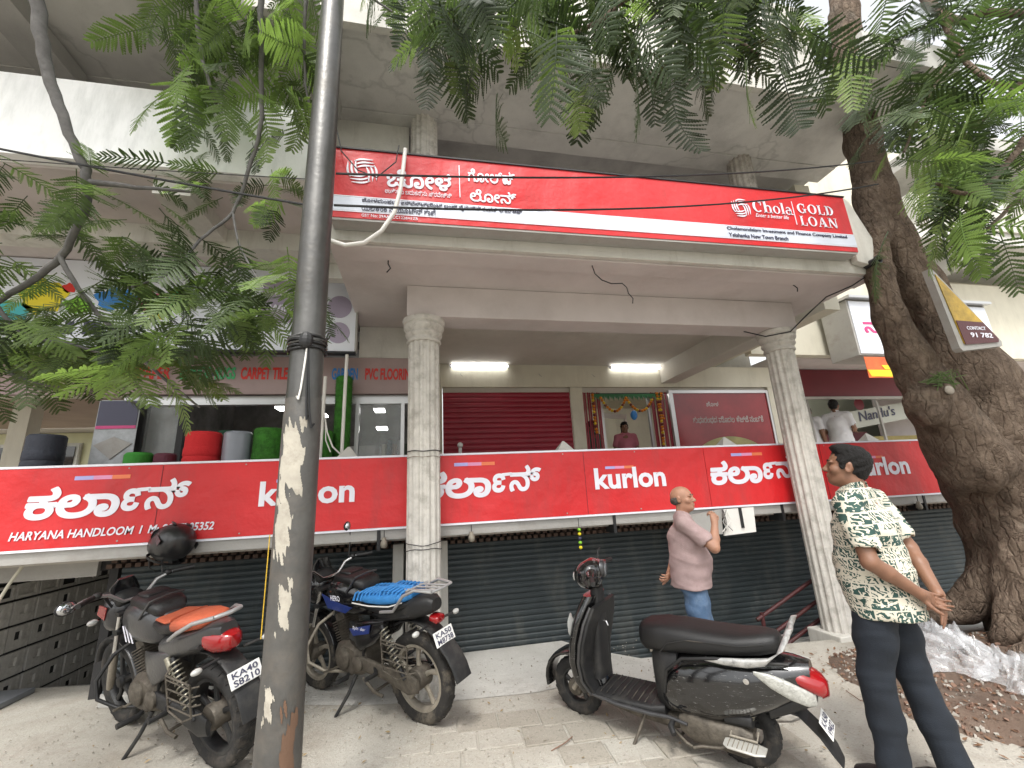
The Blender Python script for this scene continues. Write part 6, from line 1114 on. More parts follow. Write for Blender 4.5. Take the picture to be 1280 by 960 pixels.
FRONDS = {'A': [(-0.03,1.58,4.00,0.5,-1.2,-0.5,0.39,2),(-0.21,1.62,4.01,-2.5,-1.3,0.5,0.40,0),(0.13,1.69,3.85,0.8,-1.2,0.5,0.36,0),(0.05,1.38,3.59,-0.4,-1.3,0.5,0.33,0),(0.21,1.33,3.66,-1.4,-1.3,0.8,0.40,0),(0.20,1.76,3.84,1.7,-1.4,-0.2,0.35,1),(0.19,1.52,3.88,2.5,-1.4,-0.0,0.45,2),(0.16,1.55,3.79,-1.0,-1.2,-0.3,0.37,0),(0.41,1.94,3.74,-2.7,-1.4,0.5,0.42,0),(0.62,1.64,3.89,-0.5,-1.1,-0.2,0.33,2),(0.65,1.51,3.63,-1.2,-1.1,0.6,0.33,0),(0.58,1.38,3.52,-2.2,-1.4,-0.1,0.46,0),(0.63,1.68,3.99,0.5,-1.4,-0.4,0.35,1),(0.98,1.61,3.99,0.5,-1.3,0.6,0.36,0),(0.84,1.62,3.64,-2.1,-1.2,0.2,0.35,0),(0.79,1.68,3.61,-2.4,-1.4,0.0,0.36,1),(0.90,1.35,3.52,-1.3,-1.2,-0.5,0.41,0),(0.92,1.27,3.49,-1.8,-1.4,0.7,0.38,0),(0.86,1.29,3.32,0.2,-1.3,0.8,0.37,0),(1.18,1.33,3.71,0.5,-1.2,-0.6,0.44,0),(1.38,1.73,3.61,0.6,-1.4,-0.7,0.38,0),(1.32,1.57,3.73,1.5,-1.2,0.6,0.35,0),(1.60,1.48,4.04,2.3,-1.1,-0.1,0.45,0),(1.62,1.47,4.05,0.5,-1.3,0.2,0.44,0),(1.37,1.21,3.27,2.7,-1.3,0.3,0.32,2),(1.70,1.34,3.48,0.6,-1.4,-0.0,0.43,0),(2.09,1.47,4.14,2.5,-1.3,-0.2,0.32,0),(1.87,1.50,4.18,1.0,-1.1,-0.1,0.41,0),(1.73,1.21,3.65,2.6,-1.1,0.6,0.41,2),(1.61,1.23,3.65,-0.9,-1.4,0.6,0.34,0),(0.04,1.68,4.31,-1.4,-1.3,-0.5,0.45,2),(0.21,1.66,4.24,2.1,-1.2,0.2,0.36,1),(0.21,1.33,3.71,0.4,-1.2,-0.3,0.31,0),(0.18,1.32,3.76,-1.4,-1.1,0.4,0.40,0),(0.69,1.75,4.27,-0.8,-1.2,-0.7,0.32,0),(0.50,1.78,4.32,-0.2,-1.4,0.3,0.33,0),(0.84,1.29,3.76,3.1,-1.2,-0.5,0.42,0),(0.84,1.31,3.69,-0.3,-1.4,0.2,0.31,0),(1.08,1.32,3.89,-0.2,-1.1,0.2,0.39,0),(1.15,1.32,3.82,-2.3,-1.1,-0.4,0.32,2),(1.55,1.55,4.32,2.5,-1.3,0.6,0.46,1),(1.38,1.61,4.23,-1.4,-1.3,0.7,0.38,0),(1.59,1.48,4.09,1.8,-1.3,-0.6,0.31,0),(1.69,1.42,4.23,-0.4,-1.2,0.6,0.46,0),(0.38,1.63,4.34,-2.1,-1.2,0.0,0.37,1),(0.47,1.62,4.31,-1.8,-1.1,0.6,0.35,1),(0.96,1.43,4.12,-2.9,-1.2,0.8,0.33,2),(0.78,1.44,4.21,-2.1,-1.4,0.7,0.39,2),(1.09,1.28,4.13,-2.3,-1.3,-0.1,0.45,2),(1.10,1.31,4.00,-1.5,-1.4,0.3,0.38,0),(1.18,1.11,3.66,-1.6,-1.2,-0.0,0.32,2),(1.23,1.08,3.73,-1.9,-1.3,0.0,0.42,2),(1.44,1.02,3.72,2.3,-1.2,0.1,0.40,0),(1.46,1.02,3.71,-1.7,-1.1,0.4,0.38,1),(0.86,1.61,4.42,3.1,-1.4,0.6,0.35,0),(0.53,1.66,4.49,-0.4,-1.3,0.7,0.44,0),(0.42,1.89,4.38,0.4,-0.9,-0.1,0.39,1),(0.21,1.89,4.41,1.2,-0.6,-0.3,0.29,0),(0.01,1.85,4.14,-0.1,-0.3,-0.3,0.30,0),(1.99,1.73,4.27,-2.7,-0.9,0.5,0.34,0),(0.63,1.62,4.12,0.6,-0.7,-0.5,0.38,0),(0.36,1.84,4.40,-1.9,-0.7,-0.3,0.35,0),(0.71,1.80,4.68,2.5,-0.3,0.4,0.36,0),(1.12,1.80,4.19,2.6,-0.8,0.2,0.39,2),(0.23,1.70,4.23,-0.4,-0.7,-0.3,0.31,0),(0.10,1.68,4.15,-0.9,-1.0,0.1,0.37,0),(0.47,1.54,3.70,-0.6,-0.8,-0.3,0.29,2),(1.42,1.68,4.26,-3.0,-0.2,0.1,0.38,1),(0.96,1.74,4.37,-3.0,-0.5,-0.2,0.32,1),(1.30,1.83,4.59,3.1,-0.5,0.1,0.39,0),(1.30,1.84,4.49,2.7,-0.7,-0.1,0.42,2),(1.04,1.49,3.95,-1.3,-0.6,-0.1,0.32,1),(1.12,1.81,4.67,1.5,-0.5,-0.5,0.39,0),(1.36,1.59,4.31,-1.1,-1.0,-0.1,0.36,1),(0.10,1.70,3.88,2.9,-0.6,-0.3,0.35,2),(0.22,1.54,3.65,-2.8,-0.4,-0.1,0.30,0),(0.65,1.47,4.07,-0.5,-0.9,0.1,0.37,2),(0.80,1.84,4.33,-1.3,-0.9,-0.4,0.35,1),(1.47,1.35,3.84,1.1,-0.8,0.1,0.36,1),(1.34,1.25,3.88,2.6,-0.2,0.4,0.29,0),(-0.02,1.36,3.66,-1.7,-1.0,-0.2,0.39,0),(1.03,1.45,3.88,-1.8,-0.6,-0.2,0.38,0),(1.83,1.61,4.42,1.7,-0.3,-0.1,0.38,2),(1.73,1.49,4.27,-1.1,-0.2,0.0,0.38,0),(0.69,1.28,3.67,-2.6,-0.3,-0.4,0.36,2),(1.86,1.61,4.42,-1.2,-1.0,0.4,0.36,1),(0.90,1.45,3.78,-1.7,-0.3,0.2,0.33,0),(0.64,1.67,4.22,1.2,-0.3,-0.2,0.35,1),(1.08,1.84,4.74,0.1,-0.4,-0.4,0.40,0),(0.67,1.51,4.00,0.4,-0.8,0.3,0.36,0),(0.37,1.98,4.42,-3.0,-0.8,0.0,0.36,1),(2.20,1.55,4.29,0.3,-0.9,0.3,0.29,0),(0.48,1.46,4.04,1.0,-1.0,-0.4,0.39,2),(0.51,1.80,4.53,1.6,-0.6,-0.1,0.33,1),(1.36,1.49,4.10,1.3,-0.4,0.4,0.34,1),(1.96,1.64,4.26,2.8,-0.3,0.1,0.35,0),(1.55,1.36,3.99,1.5,-0.9,0.5,0.33,0),(0.62,1.62,4.17,2.4,-0.8,-0.0,0.38,1),(1.11,1.30,3.60,-0.3,-1.0,0.1,0.41,0),(0.56,1.49,4.05,0.6,-0.5,-0.0,0.35,2),(0.29,1.41,3.81,-1.2,-0.4,0.0,0.39,2),(1.63,1.34,3.94,1.0,-0.2,0.3,0.29,0),(0.65,1.30,3.77,3.0,-0.4,0.3,0.39,0),(1.03,1.14,3.60,-0.8,-0.6,0.3,0.38,0),(0.68,1.36,3.59,1.9,-0.3,-0.4,0.38,1),(1.05,1.53,4.34,-1.8,-0.9,0.4,0.30,0),(0.14,1.84,4.47,-0.1,-0.9,-0.0,0.41,1),(-0.00,1.48,3.89,1.7,-0.5,-0.1,0.29,2),(1.18,1.71,4.60,-1.2,-0.8,-0.4,0.32,2),(1.08,1.16,3.73,1.0,-0.9,0.2,0.38,0),(1.23,1.35,4.11,-1.6,-0.4,0.1,0.34,0),(1.88,1.57,4.12,-2.2,-0.3,0.1,0.41,1),(1.96,1.42,3.98,-1.9,-0.9,-0.1,0.30,1),(2.08,1.50,4.25,2.0,-0.7,-0.4,0.30,0),(0.19,1.47,3.70,-2.9,-0.8,-0.0,0.38,0),(0.35,1.35,3.80,-2.6,-0.7,0.4,0.34,0),(5.77,2.54,5.14,-1.0,-0.5,-0.1,0.38,2),(5.62,2.31,5.91,3.0,-0.7,0.0,0.43,0),(3.65,1.86,4.27,0.1,-0.5,0.3,0.55,0),(3.90,2.05,4.74,0.7,-0.7,0.0,0.49,0),(6.22,2.18,5.39,-1.9,-0.1,0.5,0.51,0),(5.21,1.88,5.63,-1.0,-0.5,-0.5,0.55,0),(5.71,2.45,6.64,2.5,-0.8,0.1,0.49,0),(4.90,2.82,5.34,-2.2,-0.6,0.5,0.38,0),(4.93,2.63,5.55,0.3,-0.7,-0.5,0.39,0),(6.49,2.75,5.06,1.6,-0.8,0.4,0.56,0),(3.24,1.76,4.47,-2.4,-0.4,-0.1,0.45,0),(3.98,2.10,4.75,-2.9,-0.3,0.2,0.41,2),(4.74,2.02,5.00,1.2,-0.3,0.3,0.53,2),(6.50,2.37,5.81,2.0,-0.2,-0.5,0.40,0),(5.70,2.51,5.91,-2.8,-0.6,0.3,0.56,2),(4.49,2.03,4.41,-2.7,-0.3,-0.5,0.47,2),(4.60,1.61,4.45,0.3,0.0,0.2,0.57,0),(6.65,2.43,5.24,0.3,-0.5,0.1,0.41,2),(3.98,1.88,3.91,-2.3,-0.1,0.0,0.57,0),(3.42,1.82,4.05,-0.4,-0.7,-0.1,0.49,0),(3.55,1.77,4.26,2.5,-0.9,-0.2,0.48,2),(6.36,2.20,6.23,-2.7,-0.2,-0.2,0.55,2),(4.21,2.61,5.25,0.2,-0.3,-0.3,0.57,0),(5.77,2.32,5.98,-1.4,0.1,-0.1,0.56,0),(4.99,2.21,4.31,-1.7,-0.8,-0.2,0.52,0),(4.33,2.34,4.78,-1.4,-0.6,0.4,0.48,0),(4.47,1.82,5.17,1.0,0.0,-0.3,0.51,0),(5.59,2.37,6.63,2.5,-0.8,-0.6,0.50,0),(3.90,1.87,4.47,-1.9,0.1,-0.4,0.53,0),(5.12,2.99,5.18,-0.2,-0.9,0.3,0.46,2),(4.45,2.40,6.41,-1.1,0.0,-0.0,0.39,0),(5.17,2.50,4.81,2.8,-0.4,-0.4,0.54,0),(4.35,2.45,5.54,-1.5,-0.4,0.3,0.52,0),(4.91,2.12,5.71,-2.9,-0.4,0.1,0.52,2),(4.57,1.58,4.94,-0.0,-0.9,-0.1,0.47,0),(4.45,1.50,5.06,0.9,-0.7,0.1,0.52,0),(4.29,2.49,5.62,1.5,-0.1,0.3,0.53,2),(3.39,2.07,4.16,-2.1,-0.6,0.2,0.55,2),(3.70,2.14,5.06,2.9,-0.7,-0.5,0.48,0),(4.56,2.52,5.64,-1.6,-0.9,0.5,0.41,2),(5.84,2.55,5.89,1.1,0.1,0.3,0.58,0),(5.09,2.41,6.44,-2.6,-0.5,-0.3,0.44,0),(4.17,2.44,5.58,-1.0,-0.8,0.2,0.55,0),(5.43,2.46,5.89,1.7,-0.5,-0.3,0.45,0),(5.25,2.16,4.57,0.6,-0.5,0.3,0.47,2),(6.61,2.40,5.33,-0.7,-0.7,-0.5,0.52,0),(5.63,2.06,4.90,0.1,-0.2,0.1,0.51,0),(3.64,1.83,4.74,-0.9,0.0,0.3,0.52,0),(3.66,2.14,5.23,2.4,-0.8,-0.2,0.53,0),(4.37,2.26,4.94,0.1,-0.7,-0.4,0.42,2),(3.84,1.83,4.45,-1.5,-0.2,0.3,0.51,0),(5.55,2.19,4.59,-2.3,-0.5,0.0,0.45,0),(3.80,1.88,4.87,-2.9,-0.9,0.2,0.49,0),(5.87,2.23,6.50,-0.9,-0.3,-0.5,0.53,0),(3.46,1.87,4.28,-0.7,-0.5,-0.5,0.46,0),(3.80,2.02,4.38,-1.8,0.0,0.3,0.45,0),(5.69,2.68,5.32,-0.1,-0.1,-0.3,0.55,0),(4.87,1.79,5.64,-2.7,-0.5,-0.1,0.39,2),(5.94,2.14,5.80,-2.7,-0.0,-0.6,0.44,0),(5.25,2.19,5.80,-0.2,-0.7,0.1,0.57,0),(3.38,2.10,4.39,-2.8,-0.8,0.1,0.50,0),(5.10,2.80,5.15,2.5,-0.5,-0.6,0.41,0),(5.37,2.64,6.20,-1.9,-0.8,-0.3,0.52,0),(5.86,2.85,5.07,0.3,-0.9,0.4,0.53,0),(5.75,2.46,5.54,-1.0,0.1,-0.2,0.56,0),(5.06,1.83,5.36,-1.9,-0.7,-0.4,0.45,2),(5.11,1.88,5.26,1.0,-0.5,-0.0,0.51,0),(4.46,2.10,5.67,-2.7,-0.8,-0.5,0.40,0),(4.55,2.56,5.69,-2.1,-0.4,0.4,0.55,0),(4.96,2.41,5.71,-1.5,-0.2,0.2,0.45,0),(3.60,2.09,4.15,-2.3,-0.3,0.6,0.51,0),(5.68,2.57,4.99,-0.8,-0.8,0.2,0.43,0),(6.13,2.15,5.44,2.7,-0.1,-0.3,0.43,0),(6.00,2.48,6.02,-2.8,0.1,0.3,0.40,0),(4.26,2.25,5.44,-0.6,-0.1,0.5,0.55,2),(4.03,2.03,5.72,0.9,-0.0,-0.3,0.52,2),(4.98,2.15,4.17,0.3,-0.2,0.4,0.41,0),(6.35,2.43,5.63,-0.4,-0.0,-0.4,0.56,0),(5.16,2.10,5.92,-1.7,-0.6,-0.0,0.45,0),(3.76,1.53,4.72,1.1,-0.1,-0.6,0.45,0),(6.63,2.16,6.23,-0.5,-0.4,0.4,0.46,0),(4.87,2.66,5.47,-1.9,-0.6,-0.3,0.43,2),(3.87,1.83,3.79,2.8,-0.0,0.0,0.51,0),(4.10,2.11,4.43,-3.0,-0.4,-0.3,0.57,0),(4.63,1.73,5.00,-0.0,0.0,-0.2,0.49,0),(6.43,2.30,5.67,2.5,-0.5,0.1,0.38,0),(3.99,2.08,5.09,1.9,-0.2,-0.2,0.51,0),(4.72,2.19,6.13,-1.5,-0.3,-0.3,0.42,0),(5.64,2.26,5.31,-2.4,-0.7,-0.4,0.45,2),(3.07,1.82,4.53,2.8,-0.8,0.4,0.53,0),(6.10,2.17,5.82,3.0,-0.8,-0.1,0.57,0),(5.61,2.68,5.23,-2.7,-0.1,-0.1,0.56,0),(4.08,1.60,4.24,1.0,-0.2,0.5,0.39,0),(5.80,2.29,4.68,0.4,-0.4,-0.5,0.55,2),(5.36,2.50,5.74,-0.8,-0.4,0.0,0.39,0),(3.37,1.84,3.52,-2.8,-1.1,-0.2,0.40,0),(4.10,1.72,3.48,3.0,-0.4,-0.1,0.44,1),(3.49,1.60,3.78,2.6,-0.9,0.3,0.34,1),(4.47,2.05,4.12,2.3,-1.0,0.3,0.36,0),(3.88,2.17,3.72,-1.4,-0.9,0.2,0.33,2),(3.68,1.70,3.67,2.2,-0.3,0.3,0.40,1),(3.77,1.80,3.62,-2.9,-1.0,-0.2,0.44,0),(3.88,1.85,3.43,0.7,-0.3,0.5,0.33,1),(4.06,2.17,3.89,0.4,-0.1,0.6,0.37,0),(4.13,2.04,4.27,-1.8,-0.4,-0.3,0.43,1),(3.40,1.69,3.59,2.7,-1.0,0.1,0.37,1),(3.67,1.74,3.42,2.3,-0.4,0.3,0.35,1),(3.98,2.06,3.95,-0.3,-0.7,0.0,0.45,0),(3.58,1.95,3.62,-2.3,-1.0,0.5,0.45,1),(4.15,2.08,4.06,1.5,-0.7,0.1,0.38,1),(3.78,2.02,3.50,-1.4,-0.4,0.2,0.32,1),(4.23,1.90,3.60,-0.7,-0.2,-0.3,0.33,1),(4.13,2.12,3.84,-0.8,-1.0,-0.2,0.42,0),(4.78,1.97,3.79,-2.1,-0.4,-0.5,0.34,0),(3.08,1.77,3.33,-3.0,-0.9,0.3,0.38,1),(4.08,2.12,4.17,-0.2,-1.0,-0.1,0.41,1),(3.51,1.96,3.64,0.1,-0.3,-0.5,0.43,1),(4.19,2.00,3.37,-1.5,-0.4,0.4,0.42,1),(3.60,1.88,3.48,2.1,-0.7,0.5,0.34,2),(3.18,1.76,3.45,-1.2,-0.3,0.0,0.34,1),(3.96,1.91,3.52,1.7,-0.8,-0.3,0.38,1),(3.87,1.67,3.41,-2.2,-1.0,0.5,0.43,1),(3.74,1.76,3.20,2.9,-0.5,0.3,0.34,1),(3.53,1.79,3.04,-0.8,-0.4,-0.2,0.41,2),(4.53,2.13,3.70,2.2,-0.5,-0.5,0.38,1),(4.10,2.04,3.40,2.5,-0.7,-0.4,0.46,1),(3.95,2.13,3.93,-1.2,-0.7,0.3,0.36,0),(4.15,1.82,3.32,-1.0,-0.5,-0.5,0.36,1),(3.82,1.83,3.32,1.1,-0.3,0.3,0.32,0),(3.91,2.07,3.72,-3.0,-0.6,-0.1,0.46,1),(3.52,1.75,3.63,1.2,-0.1,0.4,0.35,1),(3.75,2.00,3.37,-2.8,-0.3,-0.5,0.36,0),(4.25,1.80,4.15,-2.5,-0.7,0.1,0.33,2),(4.18,1.71,3.51,2.0,-0.8,0.3,0.41,1),(4.07,1.79,3.52,-2.2,-1.0,-0.2,0.42,1),(4.08,2.02,3.73,1.1,-0.7,0.6,0.45,1),(4.11,2.00,3.60,1.6,-1.0,0.2,0.43,2),(3.27,1.80,3.09,2.1,-1.0,0.2,0.40,1),(3.97,1.96,3.91,-2.4,-0.4,0.4,0.33,0),(3.03,1.79,3.49,-0.2,-0.2,-0.6,0.38,2),(3.99,1.96,3.26,1.9,-0.7,0.0,0.39,1),(3.41,1.62,3.49,0.9,-0.3,-0.1,0.43,2),(3.49,1.97,3.50,-2.2,-0.3,0.2,0.38,1),(3.57,1.76,3.60,0.5,-0.4,-0.3,0.33,0),(3.50,1.99,3.34,0.4,-0.5,0.6,0.45,2),(3.46,1.78,3.36,1.1,-0.5,0.0,0.34,0),(3.40,1.85,3.62,2.8,-0.9,0.3,0.43,1),(4.35,2.18,3.71,1.5,-0.2,-0.2,0.34,1),(3.73,2.16,4.09,-0.8,-0.4,0.5,0.42,0),(3.90,2.15,4.15,-0.9,-1.0,-0.4,0.44,0),(3.55,1.87,3.21,-2.9,-1.0,0.4,0.45,1),(4.35,2.03,3.87,0.7,-0.2,0.1,0.42,0),(4.04,2.12,3.52,0.3,-0.4,-0.0,0.42,0),(3.79,1.79,4.10,-0.9,-0.5,-0.3,0.45,1),(3.52,2.08,3.98,-3.1,-0.8,0.5,0.45,1),(4.49,2.03,3.79,1.0,-1.0,-0.5,0.32,1),(4.67,1.98,3.79,0.1,-0.3,-0.5,0.39,1),(3.51,1.88,3.14,0.0,-1.4,0.0,0.42,1),(3.62,1.86,3.17,1.0,-1.3,0.0,0.42,0),(3.43,1.89,3.20,2.0,-1.3,0.0,0.42,0),(3.80,1.85,3.05,0.4,-1.2,0.0,0.42,2),(2.75,1.79,2.93,2.5,-1.0,0.0,0.42,0),(2.83,1.68,4.05,2.0,-1.2,0.0,0.42,2),(2.70,1.67,4.21,1.0,-1.2,0.0,0.42,1),(2.27,1.60,4.02,0.0,-1.3,0.0,0.42,0),(3.70,1.89,4.16,1.0,-1.3,0.0,0.42,1)],
